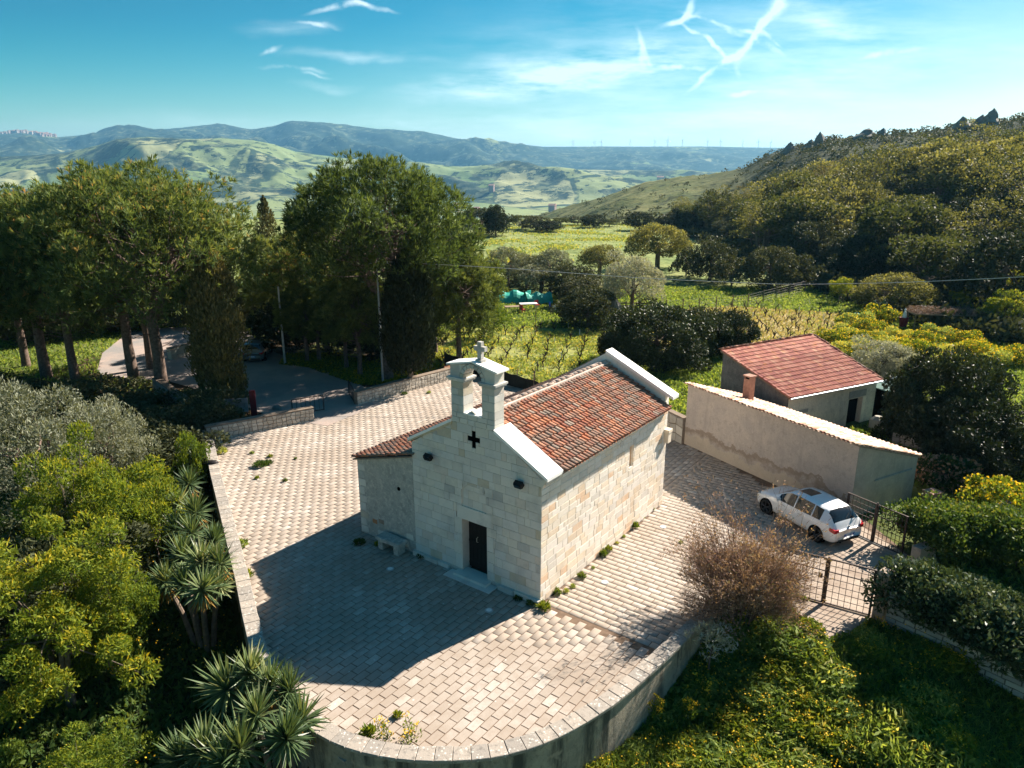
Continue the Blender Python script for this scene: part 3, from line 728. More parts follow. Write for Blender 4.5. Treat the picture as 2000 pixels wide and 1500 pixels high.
# ------------------------------------------------------------------ rubble walls
def courses(x0, x1, z0, z1, hmin, hmax, wmin, wmax):
    out = []; z = z0
    while z < z1 - .05:
        h = rng.uniform(hmin, hmax)
        if z1 - z - h < hmin * .6: h = z1 - z
        x = x0 - rng.uniform(0, wmin)
        while x < x1:
            w = rng.uniform(wmin, wmax)
            if w < wmin * 1.5 and rng.random() < .3: w *= .6
            out.append((max(x, x0), z, min(x + w, x1), z + h)); x += w
        z += h
    return out
def rubble_wall(name, label, a, b_, h, thick, z0=-.1, rowf=.72, style='rubble', m='drystone', cell=.3, capm='mortarbrown', sides=(1,), mort='mortar', cap=True, h2=None, irregular=.32):
    a = np.array(a, float); b_ = np.array(b_, float); L = np.linalg.norm(b_ - a); t = (b_ - a) / L; nn = np.array([-t[1], t[0]])
    h2 = h if h2 is None else h2
    w = empty(name, (a[0], a[1], 0), math.atan2(t[1], t[0])); tag(w, label, 'wall')
    mb = MB(); v = []
    for x, hh in ((0, h), (L, h2)):
        for y in (-thick / 2, thick / 2): v += [(x, y, z0), (x, y, hh - .04)]
    mb.add(v, [(0, 1, 3, 2), (4, 6, 7, 5), (0, 4, 5, 1), (2, 3, 7, 6), (1, 5, 7, 3)]); mb.build('wall_core', M[mort], w)
    if cap:
        mb = MB(); v = []
        for x, hh in ((-.02, h), (L + .02, h2)):
            for y in (-thick / 2 - .03, thick / 2 + .03): v += [(x, y, hh - .038), (x, y, hh + .03)]
        mb.add(v, [(0, 1, 3, 2), (4, 6, 7, 5), (0, 4, 5, 1), (2, 3, 7, 6), (1, 5, 7, 3)]); mb.build('coping', M[capm], w)
    nx = max(1, int(L / cell)); nz = max(2, int((max(h, h2) - z0) / (cell * rowf)))
    if style == 'block':
        for sd in sides:
            for r in courses(0, L, z0, max(h, h2), cell * .36, cell * .5, cell * .6, cell * 1.5):
                hh = h + (h2 - h) * (r[0] + r[2]) / 2 / L
                if r[3] > hh + .05: continue
                j = lambda: rng.uniform(.006, .022)
                poly = [(r[0] + j(), r[1] + j()), ((r[0] + r[2]) / 2, r[1] + j()), (r[2] - j(), r[1] + j()), (r[2] - j(), r[3] - j()), ((r[0] + r[2]) / 2, r[3] - j() * .6), (r[0] + j(), r[3] - j())]
                if r[2] - r[0] < .1: continue
                mb = MB(); mb.prism(poly, -.01, .015 + rng.uniform(0, .03), chamfer=.02); mb.map((lambda p: (p[0], -thick / 2 - p[2], p[1])) if sd > 0 else (lambda p: (p[0], thick / 2 + p[2], p[1]))); mb.build('stone', M[m], w)
        return w
    for sd in sides:
        gxx = np.zeros((nz + 1, nx + 1)); gzz = np.zeros((nz + 1, nx + 1))
        for j in range(nz + 1):
            for i in range(nx + 1):
                x = L * i / nx + (0 if i in (0, nx) else rng.uniform(-irregular, irregular) * cell) 
                hh = h + (h2 - h) * x / L - .05
                zz = z0 + (hh - z0) * j / nz + (0 if j in (0, nz) else rng.uniform(-irregular, irregular) * cell * .6)
                gxx[j, i] = x; gzz[j, i] = zz
        for j in range(nz):
            for i in range(nx):
                poly = [(gxx[j, i], gzz[j, i]), (gxx[j, i + 1], gzz[j, i + 1]), (gxx[j + 1, i + 1], gzz[j + 1, i + 1]), (gxx[j + 1, i], gzz[j + 1, i])]
                c_ = np.mean(poly, 0); poly = [tuple(c_ + (np.array(p) - c_) * .9) for p in poly]
                mb = MB(); mb.prism(poly, -.01, .03 + rng.uniform(0, .02), chamfer=.02)
                if sd > 0: mb.map(lambda p: (p[0], -thick / 2 - p[2], p[1]))
                else: mb.map(lambda p: (p[0], thick / 2 + p[2], p[1]))
                mb.build('stone', M[m], w)
    return w
rubble_wall('entrance_wall', 'low wall of pale rubble stone at the left of the yard entrance', w1a, w1b, .80, .38, cell=.27, mort='mortarbrown')
rubble_wall('entrance_wall', 'low wall of pale rubble stone at the right of the yard entrance beside the cypress', w2a, w2b, .82, .38, cell=.27, mort='mortarbrown')
rubble_wall('back_wall', 'brown rendered stone wall joining the pale garage behind the chapel', tuple(G0 + np.array([-3.0, 6.6])), tuple(G0), 1.45, .3, cell=.6, m='drystone', mort='mortarbrown', capm='mortarbrown', irregular=.2)
rubble_wall('road_wall', 'pale retaining wall across the road, behind the tall cypress', P2(330, 690, .5), P2(460, 655, .5), .9, .4, cell=.7, mort='mortar')
rubble_wall('shade_wall', 'shaded grey wall end by the thick pine trunk left of the cypress', P2(305, 750, .5), P2(372, 800, .5), 1.0, .4, cell=.5, m='darkstone', mort='mortardark')
# ------------------------------------------------------------------ chapel (local x to the right of the facade, y into the depth)
chapel = empty('stone_chapel', (CO[0], CO[1], 0), -th)
tag(chapel, 'small pale limestone chapel with bell gable, black door and old tiled roof', 'chapel')
HE = 4.60; HR = 6.38; RX = W / 2 + .0      # wall height at the eaves, gable ridge, ridge position
WT = .5
front_frame = lambda p: (p[0], -p[2], p[1])                 # (x, z, outward)
right_frame = lambda p: (W + p[2], p[0], p[1])              # (y, z, outward)
def stones(name, rects, convex, holes, fm, m, parent, chamfer=.005, proud=(0, .005), gap=.004, back=.06, limit=300, key=None):
    """rectangles clipped by convex half planes and cut by holes, each a bevelled stone"""
    pieces = []
    for r in rects:
        rs = [r]
        for h in holes: rs = [q for r_ in rs for q in subtract_rect(r_, h)]
        for q in rs:
            if q[2] - q[0] < .03 or q[3] - q[1] < .03: continue
            poly = [(q[0] + gap, q[1] + gap), (q[2] - gap, q[1] + gap), (q[2] - gap, q[3] - gap), (q[0] + gap, q[3] - gap)]
            for (a, b_, c_) in convex:
                poly = clip(poly, a, b_, c_)
                if len(poly) < 3: break
            if len(poly) >= 3 and area(poly) > .004: pieces.append(poly)
    if key: pieces.sort(key=key)
    for poly in pieces[:limit]:
        mb = MB(); mb.prism(poly, -back, rng.uniform(*proud), chamfer=chamfer); mb.map(fm); mb.build(name, m, parent)
    if len(pieces) > limit:
        mb = MB()
        for poly in pieces[limit:]: mb.prism(poly, -back, rng.uniform(*proud), rnd=rng.random(), chamfer=chamfer)
        mb.map(fm); tag(mb.build(name + '_field', m, parent), kind='stuff')
# solid core a little behind the stone faces
DW0, DW1, DH = 2.335, 3.485, 2.19     # door opening
def core():
    mb = MB(); k = .012
    x0, x1 = k, W - k
    # front wall as boxes round the door
    mb.box(((x0 + DW0) / 2, k + .25, 1.1), (DW0 - x0, .5, 2.2)); mb.box(((x1 + DW1) / 2, k + .25, 1.1), (x1 - DW1, .5, 2.2))
    mb.box(((DW0 + DW1) / 2, .06 + .25, 2.2 + .7), (DW1 - DW0, .5, 1.38))
    # the gable, split round the cross window
    def gab(xa, za, xb, zb):
        for xa_, xb_ in ((xa, min(xb, RX)), (max(xa, RX), xb)):
            if xb_ <= xa_: continue
            poly = [(xa_, za), (xb_, za), (xb_, zb), (xa_, zb)]
            s_ = (HR - HE) / RX
            poly = clip(poly, -s_, 1, HE - .03); poly = clip(poly, s_, 1, HE + s_ * W - .03)
            if len(poly) > 2 and area(poly) > 1e-3:
                m2 = MB(); m2.prism(poly, -(k + .5), -k); m2.map(front_frame); mb.add(m2.v, m2.f)
    for r in CROSS_CORE: gab(*r)
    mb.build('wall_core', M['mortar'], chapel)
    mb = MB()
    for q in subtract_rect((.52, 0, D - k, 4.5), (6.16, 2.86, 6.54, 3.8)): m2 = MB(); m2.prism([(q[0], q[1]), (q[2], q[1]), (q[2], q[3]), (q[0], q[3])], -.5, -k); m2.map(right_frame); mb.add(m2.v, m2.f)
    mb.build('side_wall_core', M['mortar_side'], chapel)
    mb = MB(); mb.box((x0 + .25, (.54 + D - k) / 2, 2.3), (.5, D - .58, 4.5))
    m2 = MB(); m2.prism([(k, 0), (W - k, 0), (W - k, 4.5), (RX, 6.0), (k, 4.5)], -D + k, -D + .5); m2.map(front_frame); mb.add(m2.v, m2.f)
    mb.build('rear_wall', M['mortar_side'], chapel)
CX = 2.95                                 # middle of the cross window
cr = [(CX - .085, 5.02, CX + .085, 5.64), (CX - .27, 5.25, CX + .27, 5.43)]
def subtract_all(r, holes):
    rs = [r]
    for h in holes: rs = [q for r_ in rs for q in subtract_rect(r_, h)]
    return rs
NX0, NX1, NZ0, NZS = 2.34, 3.46, 2.70, 3.10     # blind niche over the door
niche_holes = []
for i in range(12):                             # stepped rows standing for the round arch
    zz = NZS + .52 * i / 12; ww = .56 * math.sqrt(max(0, 1 - ((i + .5) / 12) ** 2)); niche_holes.append((2.90 - ww, zz, 2.90 + ww, zz + .52 / 12))
niche_holes.append((NX0, NZ0, NX1, NZS))
CROSS_CORE = [q for q in subtract_all((0.04, 3.56, W - .04, HR), cr)]
core()
mb = MB(); mb.box((CX, .032, 5.33), (.62, .03, .72)); mb.build('cross_opening', M['dark'], chapel)  # black panel just behind the face paints the deep shade of the cross
mb = MB(); mb.box((2.90, .075, 3.12), (1.16, .018, 1.1)); mb.build('niche', M['mortar'], chapel)
NICHE = True
s_ = (HR - HE) / RX
gable_conv = [(-s_, 1, HE - .01), (s_, 1, HE + s_ * W - .01)]
frects = courses(0, W, .17, HR, .25, .37, .36, .74)
# custom: voussoir-free holes (door surround is its own set of big stones)
door_hole = (DW0 - .0, -1, DW1 + .0, DH); lintel = (DW0 - .22, DH, DW1 + .22, NZ0)
jambs = []
for sx in (0, 1):
    z = .17
    while z < DH - .05:
        h = min(rng.uniform(.32, .6), DH - z); h = DH - z if DH - z - h < .15 else h; w = rng.uniform(.18, .42)
        jambs.append((DW0 - w, z, DW0, z + h) if sx == 0 else (DW1, z, DW1 + w, z + h)); z += h
BG0, BG1, BGZ = 1.98, 3.88, 5.86         # bell gable extents and foot
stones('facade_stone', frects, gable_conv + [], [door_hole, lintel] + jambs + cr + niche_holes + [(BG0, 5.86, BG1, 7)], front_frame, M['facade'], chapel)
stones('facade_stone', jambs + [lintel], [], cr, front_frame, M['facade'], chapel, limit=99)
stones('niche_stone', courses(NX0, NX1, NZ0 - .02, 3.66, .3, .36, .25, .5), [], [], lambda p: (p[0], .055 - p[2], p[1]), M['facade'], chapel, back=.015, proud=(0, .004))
# plinth of rough stones
x = -.05
while x < W:
    w = rng.uniform(.3, .8); w = min(w, W + .04 - x)
    if not (x + w > DW0 - .1 and x < DW1 + .1):
        mb = MB(); mb.box((x + w / 2, -.02, .06), (w - .02, rng.uniform(.16, .3), .22 + rng.uniform(-.03, .04)), rz=rng.normal(0, .03)); mb.build('plinth_stone', M['facade'], chapel)
    x += w
mb = MB(); mb.box((2.90, -.03, .045), (1.5, .62, .17)); mb.build('doorstep', M['facade'], chapel)
mb = MB(); mb.box((2.90, -.28, -.02), (2.1, .5, .1)); mb.build('doorstep', M['facade'], chapel)
# jamb sides, pale
for x_ in (DW0 + .004, DW1 - .004):
    mb = MB(); mb.box((x_, .24, 1.17), (.012, .48, 2.05)); mb.build('door_jamb', M['facade'], chapel)
door = MB()
for i in range(6): door.box((DW0 + .1 + i * .19, .40, 1.16), (.183, .04, 2.04))
for z in (.3, 1.2, 2.05): door.box((2.9, .375, z), (1.12, .02, .08))
dr = door.build('door', M['door'], chapel)
mb = MB(); mb.tube([(2.78, .36, 1.22), (2.76, .31, 1.26), (2.76, .31, 1.40), (2.78, .36, 1.44)], .014); mb.build('handle', M['handle'], dr)
# side wall of banded courses
side_top = 4.52
srects = courses(.0, D, .02, side_top, .20, .29, .30, .72)
WY0, WY1 = 6.18, 6.52
whole = [(WY0, 2.88, WY1, 3.60)] + [(6.35 - .17 * math.sqrt(1 - ((i + .5) / 6) ** 2), 3.6 + .17 * i / 6, 6.35 + .17 * math.sqrt(1 - ((i + .5) / 6) ** 2), 3.6 + .17 * (i + 1) / 6) for i in range(6)]
stones('wall_stone', srects, [], whole, right_frame, M['side'], chapel, chamfer=.005, proud=(-.002, .007), gap=.011, key=lambda p: np.mean(p, 0)[0] - .2 * np.mean(p, 0)[1])
mb = MB(); mb.box((W - .13, 6.35, 3.3), (.03, .4, 1.0)); mb.build('blind_window', plain('orange_render', (.78, .52, .32), .9), chapel)
# little corbel with arch on the far corner
mb = MB(); mb.box((W + .09, D - .1, 3.2), (.22, .3, .45)); mb.box((W + .09, D - .1, 3.5), (.28, .36, .14)); mb.build('corner_corbel', M['side'], chapel)
# white sloping gable slabs, front and rear
def slab(x0, z0, x1, z1, y0, y1, t=.11, m='slab'):
    X0, X1, Z0, Z1 = x0, x1, z0, z1; k = max(1, int(round(abs(X1 - X0) / .9)))
    for i in range(k):
        x0 = X0 + (X1 - X0) * i / k + (.004 if i else 0); x1 = X0 + (X1 - X0) * (i + 1) / k; dz = rng.uniform(-.004, .004)
        z0 = Z0 + (Z1 - Z0) * (x0 - X0) / (X1 - X0) + dz; z1 = Z0 + (Z1 - Z0) * (x1 - X0) / (X1 - X0) + dz; mb = MB()
        v = [(x0, y0, z0), (x0, y1, z0), (x1, y1, z1), (x1, y0, z1), (x0, y0, z0 - t), (x0, y1, z0 - t), (x1, y1, z1 - t), (x1, y0, z1 - t)]
        mb.add(v, [(0, 1, 2, 3), (7, 6, 5, 4), (0, 4, 5, 1), (1, 5, 6, 2), (2, 6, 7, 3), (3, 7, 4, 0)]); mb.build('gable_slab', M[m], chapel)
slab(BG1 - .02, 5.90, 6.02, 4.70, -.07, .86)
o = slab(-.14, 4.74, BG0 + .02, 5.92, -.07, .10); 
mb = MB(); mb.box((1.0, .48, 5.0), (.001, .001, .001))
slab(RX, 6.66, 6.12, 5.12, D - .42, D + .16, .13); slab(-.3, 4.60, RX, 6.56, D - .06, D + .12, .06, 'cap')
# rear parapet wall carrying the slab
mb = MB(); mb.prism([(0, 4.2), (W - .02, 4.2), (W - .02, 5.14), (RX, 6.52), (0.02, 4.72)], -(D + .06), -(D - .30)); mb.map(front_frame); mb.build('rear_parapet', M['mortar_side'], chapel)
# front raking wall under the slab (visible beside the tiles)
mb = MB(); mb.prism([(BG1 - .1, 5.0), (5.9, 4.4), (5.9, 4.68), (BG1 - .1, 5.80)], -.84, -.03); mb.map(front_frame); mb.build('rake_wall', M['facade'], chapel)
# ---- bell gable
BD0, BD1 = -.02, .50
def bgf(y0, y1):
    return lambda p: (p[0], (y0 if p[2] >= 0 else y1), p[1])
bell = MB()
OX0, OX1, OZ0, OZS = 2.55, 3.32, 6.20, 7.40     # arched opening
ar = (OX1 - OX0) / 2; ocx = (OX0 + OX1) / 2
bell_top = lambda x: 7.93 - .14 * abs(x - 2.93) / .95
def bell_block(poly, name='bell_gable_stone', y0=BD0, y1=BD1, ch=.012):
    c_ = np.mean(poly, 0); poly = [tuple(c_ + (np.array(p) - c_) * (1 - .016 / max(.1, np.linalg.norm(np.array(p) - c_)))) for p in poly]
    mb = MB(); mb.prism(poly, -y1, -y0, chamfer=ch); mb.map(front_frame); return mb.build(name, M['facade'], chapel)
bmb = MB()
for (a_, b_, c1, c2) in ((BG0 + .02, OX0 - .02, 5.9, 7.8), (OX1 + .02, BG1 - .02, 5.9, 7.8), (BG0 + .02, BG1 - .02, 5.86, OZ0 - .02)):
    bmb.box(((a_ + b_) / 2, (BD0 + BD1) / 2 + .005, (c1 + c2) / 2), (b_ - a_, BD1 - BD0 - .03, c2 - c1))
bmb.build('bell_gable_core', M['mortar'], chapel)
for (xa, xb) in ((BG0, OX0), (OX1, BG1)):
    z = OZ0 if True else 0; k = 0
    while z < OZS - .02:
        h = min([.27, .33, .24, .30, .2][k % 5], OZS - .12 - z) if z < OZS - .12 else 0
        if h < .06: break
        if k % 2 == 0: xm = xa + (xb - xa) * rng.uniform(.4, .6); bell_block([(xa, z), (xm, z), (xm, z + h), (xa, z + h)]); bell_block([(xm, z), (xb, z), (xb, z + h), (xm, z + h)])
        else: bell_block([(xa, z), (xb, z), (xb, z + h), (xa, z + h)])
        z += h; k += 1
for r in courses(BG0, BG1, BGZ - .02, OZ0, .17, .19, .3, .6):
    bell_block([(r[0], r[1]), (r[2], r[1]), (r[2], r[3]), (r[0], r[3])])
# stone sill of the opening
mb = MB(); mb.box((ocx, .24, OZ0 + .008), (OX1 - OX0, .56, .05)); mb.build('belfry_sill', M['slab'], chapel)
# imposts
for xa, xb in ((BG0 - .1, OX0 + .09), (OX1 - .09, BG1 + .1)):
    mb = MB(); mb.box(((xa + xb) / 2, .24, OZS - .065), (xb - xa - .06, .60, .07)); mb.box(((xa + xb) / 2, .24, OZS), (xb - xa, .68, .065)); mb.build('impost', M['facade'], chapel)
# arch: voussoirs and the spandrels over them
nv = 9
for i in range(nv):
    a0, a1 = PI * i / nv, PI * (i + 1) / nv; r0, r1 = ar, ar + .17; zz = OZS + .03
    bell_block([(ocx + r0 * math.cos(a0), zz + r0 * math.sin(a0)), (ocx + r1 * math.cos(a0), zz + r1 * math.sin(a0)), (ocx + r1 * math.cos(a1), zz + r1 * math.sin(a1)), (ocx + r0 * math.cos(a1), zz + r0 * math.sin(a1))], 'voussoir')
zz = OZS + .03; ro = ar + .17
left = [(BG0, zz)] + [(ocx - ro * math.cos(t_), zz + ro * math.sin(t_)) for t_ in np.linspace(0, PI / 2, 7)]
for sgn in (1, -1):
    pts = [(ocx - sgn * ro * math.cos(t_), zz + ro * math.sin(t_)) for t_ in np.linspace(0, PI / 2, 7)]
    xe = BG0 if sgn > 0 else BG1
    for i in range(6):
        p, q = pts[i], pts[i + 1]
        # strip from arc out to the top / side
        tp = (p[0] if i else xe, 7.97 - .12 * abs((p[0] if i else xe) - 2.93) / .95); tq = (q[0], 7.97 - .12 * abs(q[0] - 2.93) / .95)
        poly = [(xe if i == 0 else p[0], p[1] if i else zz), q, tq, tp] if i else [(xe, zz), p, q, tq, (xe, tp[1])]
        mb = MB(); mb.prism(poly, -BD1 + .01, -BD0 - .004); mb.map(front_frame); mb.build('spandrel', M['facade'], chapel)
# cap of two slightly sloping slabs and the cross
for (x0, z0, x1, z1) in ((BG0 - .13, 7.88, 2.96, 8.10), (2.96, 8.10, BG1 + .13, 7.88)):
    mb = MB(); v = [(x0, -.07, z0), (x0, .60, z0), (x1, .60, z1), (x1, -.07, z1)]; v += [(a_, b_, c_ - .06) for a_, b_, c_ in v]
    mb.add(v, [(0, 3, 2, 1), (4, 5, 6, 7), (0, 1, 5, 4), (1, 2, 6, 5), (2, 3, 7, 6), (3, 0, 4, 7)]); mb.build('bell_gable_cap', M['slab'], chapel)
mb = MB(); CXX = 3.12; mb.box((CXX, .22, 8.38), (.16, .15, .70)); mb.box((CXX, .22, 8.50), (.46, .148, .155)); mb.box((CXX, .22, 8.09), (.26, .25, .10)); mb.build('roof_cross', plain('grey_cross_stone', (.42, .40, .37), .9, var=.2), chapel)

# ---- tiles
def barrel(L=.40, r0=.095, r1=.078, t=.014, n=6):
    """tapered half round tile lying along +x, convex side up"""
    v = []; f = []
    for (x, r_) in ((0, r0), (L, r1)):
        for rr in (r_, r_ - t):
            for k in range(n + 1):
                a = PI * k / n; v.append((x, rr * math.cos(a), rr * math.sin(a) * .82))
    m_ = n + 1; A, B, C_, D_ = 0, m_, 2 * m_, 3 * m_
    for k in range(n):
        f += [(A + k, A + k + 1, C_ + k + 1, C_ + k), (A + k, B + k, B + k + 1, A + k + 1)]
    f += [(A, C_, D_, B), (A + n, B + n, D_ + n, C_ + n)]
    for k in range(0, n, 2): f.append((B + k, D_ + k, D_ + k + 2, B + k + 2))
    return v, f
def mesh_from(v, f, name, m, smooth=True):
    me = bpy.data.meshes.new(name); me.from_pydata(v, [], f)
    if smooth: me.polygons.foreach_set('use_smooth', [True] * len(me.polygons))
    me.materials.append(m); me.update(); return me
bv, bf = barrel()
def channel(L=.42, r=.085, n=3):
    v = []; f = []
    for x in (0, L):
        for k in range(n + 1):
            a = PI * (1 + k / n); v.append((x, r * math.cos(a), r * math.sin(a) * .6))
    for k in range(n): f.append((k, k + 1, n + 1 + k + 1, n + 1 + k))
    return v, f
def tile_roof(parent, low0, low1, high0, high1, sp, expo, m, name, single=0, jit=.01, key=None, scale=1., cover_z=.06):
    """cover tiles in columns from the eave line low0-low1 up to high0-high1"""
    low0, low1, high0, high1 = map(lambda p: np.array(p, float), (low0, low1, high0, high1))
    eu = (low1 - low0); Lw = np.linalg.norm(eu); eu /= Lw; up = high0 - low0; Ls = np.linalg.norm(up); up /= Ls
    nrm = np.cross(eu, up); nrm = nrm if nrm[2] > 0 else -nrm
    ncol = int(Lw / sp); nrow = int(math.ceil(Ls / expo)); mats = []; ch = []
    for i in range(ncol + 1):
        for j in range(nrow):
            x = (i + .5) * Lw / (ncol + 1); s = j * expo - .03
            tl = .045 / .3 + rng.normal(0, .02); ax_ = up * math.cos(-tl) + nrm * math.sin(-tl) * 1.0; az = np.cross(ax_, np.cross(nrm, ax_)); az = np.cross(ax_, eu * (1 if np.dot(np.cross(ax_, eu), nrm) > 0 else -1)); 
            if az @ nrm < 0: az = -az
            ay = np.cross(az, ax_); rot = rng.normal(0, .025); ax2 = ax_ * math.cos(rot) + ay * math.sin(rot); ay2 = np.cross(az, ax2)
            p = low0 + eu * (x + rng.normal(0, jit)) + up * (s + rng.normal(0, jit)) + nrm * (cover_z + rng.uniform(-.006, .008))
            T = np.stack([ax2 * scale, ay2 * scale, az * scale, p], 1); mats.append(T)
        for j in range(nrow):
            if i == ncol: continue
            x = (i + 1.) * Lw / (ncol + 1); p = low0 + eu * x + up * (j * expo - .05) + nrm * .068
            tl = .04 / .3; ax_ = up * math.cos(tl) - nrm * math.sin(tl); ay = np.cross(nrm, ax_); az = np.cross(ax_, ay)
            ch.append(np.stack([ax_ * scale, ay * scale, az * scale, p], 1))
    if key: mats.sort(key=lambda T: key(T[:, 3]))
    me = mesh_from(bv, bf, name, m)
    for T in mats[:single]:
        o = link(name, me, parent); mm = Matrix.Identity(4)
        for r_ in range(3):
            for c_ in range(4): mm[r_][c_] = T[r_, c_]
        o.matrix_local = mm
    if len(mats) > single:
        T = np.array(mats[single:]); join_many(name + '_field', np.array(bv), np.array([f for f in bf if len(f) == 4]), T, rng.random(len(T)), m, parent, True)
    cv, cf = channel(); T = np.array(ch); join_many('channel_tile_field', np.array(cv), np.array(cf), T, rng.random(len(T)), m, parent, True)
def deck(parent, pts, t=.06, m='mortarbrown'):
    mb = MB(); v = [tuple(p) for p in pts] + [(p[0], p[1], p[2] - t) for p in pts]
    mb.add(v, [(0, 1, 2, 3), (7, 6, 5, 4), (0, 4, 5, 1), (1, 5, 6, 2), (2, 6, 7, 3), (3, 7, 4, 0)]); return mb.build('roof_deck', M[m], parent)
EZ, RZ = 4.62, 6.07
# right slope
deck(chapel, [(6.0, .86, EZ - .02), (6.0, D - .42, EZ - .02), (RX, D - .42, RZ), (RX, .1, RZ)])
tile_roof(chapel, (6.05, .90, EZ), (6.05, D - .40, EZ), (RX + .12, .90, RZ - .04), (RX + .12, D - .4, RZ - .04), .205, .285, M['oldtile'], 'barrel_tile', 300, key=lambda p: p[1] - .3 * p[0])
tile_roof(chapel, (4.0, .46, 5.62), (4.0, .90, 5.62), (RX + .12, .46, RZ - .04), (RX + .12, .90, RZ - .04), .205, .285, M['oldtile'], 'barrel_tile', 0)
# left slope
deck(chapel, [(-.15, .1, EZ - .02), (-.15, D - .42, EZ - .02), (RX, D - .42, RZ), (RX, .1, RZ)])
tile_roof(chapel, (-.2, D - .40, EZ), (-.2, .12, EZ), (RX - .12, D - .4, RZ - .04), (RX - .12, .12, RZ - .04), .205, .285, M['oldtile'], 'barrel_tile', 0)
# ridge, bedded in pale mortar
mb = MB(); mb.box((RX, (D + .1) / 2, RZ + .02), (.40, D - .6, .11)); mb.build('ridge_mortar', plain('ridge_bedding', (.58, .47, .40), .95, var=.2), chapel)
Tm = []
y = .55
while y < D - .75:
    Tm.append(np.array([[0, -1, 0, RX + rng.normal(0, .008)], [1, 0, 0, y], [0, 0, 1, RZ + .07 + rng.normal(0, .006)]]) * np.array([[1, 1, 1, 1]])); y += .33
Tm = np.array(Tm); Tm[:, :, :3] *= 1.15
join_many('ridge_tile', np.array(bv), np.array(bf), Tm, rng.random(len(Tm)) * .3 + .62, plain('pale_ridge_tile', (.55, .40, .32), .9, var=.3, scale=5), chapel, True)
# eave cornice of the right wall
mb = MB(); mb.box((W + .06, D / 2 + .2, 4.53), (.2, D - .6, .10)); mb.build('eave_cornice', M['mortar_side'], chapel)
# small corbels at the facade corner
mb = MB(); mb.prism([(W - .02, 4.2), (W + .1, 4.45), (W + .22, 4.6), (W - .02, 4.6)], -.8, -.0); mb.map(front_frame); mb.build('corner_kneeler', M['facade'], chapel)
# moulding of the left rake
mb = MB(); mb.prism([(-.16, 4.56), (BG0, 5.70), (BG0, 5.80), (-.16, 4.66)], -.08, .05); mb.map(front_frame); mb.build('rake_moulding', plain('ochre_moulding', (.55, .47, .33), .9, var=.2), chapel)
# ---- annex, lean-to on the left
AH0, AH1 = 3.20, 4.05
mb = MB(); mb.prism([(-AW, -.2), (-.005, -.2), (-.005, AH1 - .04), (-AW, AH0 - .02)], -D + .6, -.0); mb.map(front_frame)
an = mb.build('annex_wall', M['rubble'], chapel)
# big quoin stones showing through the render at the annex corner and foot
for i, (x0, z0, w, h) in enumerate([(-3.05, .05, .45, .28), (-3.05, .36, .35, .3), (-3.05, .7, .5, .26), (-3.05, 1.0, .38, .34), (-3.05, 1.38, .46, .28), (-3.05, 1.72, .34, .32), (-3.05, 2.08, .44, .3), (-3.05, 2.42, .36, .28), (-3.05, 2.74, .42, .26),
        (-2.1, .15, .4, .25), (-1.5, .1, .5, .26), (-.8, .12, .42, .24), (-.5, .5, .4, .25)]):
    mb = MB(); mb.prism([(x0 + .01, z0), (x0 + w, z0 + .02), (x0 + w - .03, z0 + h), (x0 + .02, z0 + h - .02)], -.02, .012, chamfer=.01); mb.map(front_frame); mb.build('annex_stone', M['facade'], chapel)
for (x0, z0, w, h, c) in [(-2.35, .62, .26, .17, (.42, .20, .10)), (-2.0, .72, .3, .16, (.30, .23, .18))]:
    mb = MB(); mb.prism([(x0, z0), (x0 + w, z0 - .02), (x0 + w, z0 + h), (x0, z0 + h)], -.02, .014, chamfer=.01); mb.map(front_frame); mb.build('brick', plain('brick_patch', c, .9), chapel)
mb = MB(); mb.tube([(-.78, -.012, 2.5), (-.78, .2, 2.5)], .085, 8); mb.build('vent_hole', M['dark'], chapel)  # black plug painting the shade inside the vent
deck(chapel, [(-AW - .12, -.12, AH0 - .01), (-AW - .12, D - .5, AH0 - .01), (0, D - .5, AH1), (0, -.12, AH1)], .05)
tile_roof(chapel, (-AW - .18, D - .5, AH0 + .0), (-AW - .18, -.1, AH0 + .0), (-.06, D - .5, AH1 + .03), (-.06, -.1, AH1 + .03), .205, .285, M['oldtile'], 'barrel_tile', 0)
# ---- things on and by the chapel
def wl_(x, y, z=0): p = cw(x, y); return (p[0], p[1], z)
def floodlight(label, x, z):
    t = empty('wall_floodlight', wl_(x, -.01, z), -th); tag(t, label, 'floodlight')
    mb = MB(); mb.box((0, -.13, .02), (.30, .16, .20), mat=np.array([[1, 0, 0], [0, .87, -.5], [0, .5, .87]])); mb.build('lamp_housing', M['blackmetal'], t)
    mb = MB(); mb.box((0, -.225, -.035), (.26, .01, .16), mat=np.array([[1, 0, 0], [0, .87, -.5], [0, .5, .87]])); mb.build('lamp_glass', M['glass'], t)
    mb = MB(); mb.box((0, -.03, -.02), (.06, .06, .12)); mb.box((0, -.05, -.10), (.22, .03, .03)); mb.build('bracket', M['blackmetal'], t)
floodlight('black floodlight high on the left of the chapel front', .93, 4.24)
floodlight('black floodlight high on the right of the chapel front under the white slab', 4.94, 4.24)
bt = empty('stone_bench', wl_(-.95, -.36), -th); tag(bt, 'weathered stone bench against the rubble wall of the chapel annex', 'bench')
mb = MB(); mb.prism([(-.62, -.26), (-.2, -.30), (.25, -.27), (.66, -.25), (.64, .24), (-.6, .26)], .40, .54, chamfer=.03); mb.build('seat', M['rubble'], bt)
for sx in (-.42, .42):
    mb = MB(); mb.prism([(sx - .12, -.2), (sx + .12, -.2), (sx + .1, .2), (sx - .1, .2)], -.03, .41); mb.build('leg', M['rubble'], bt)
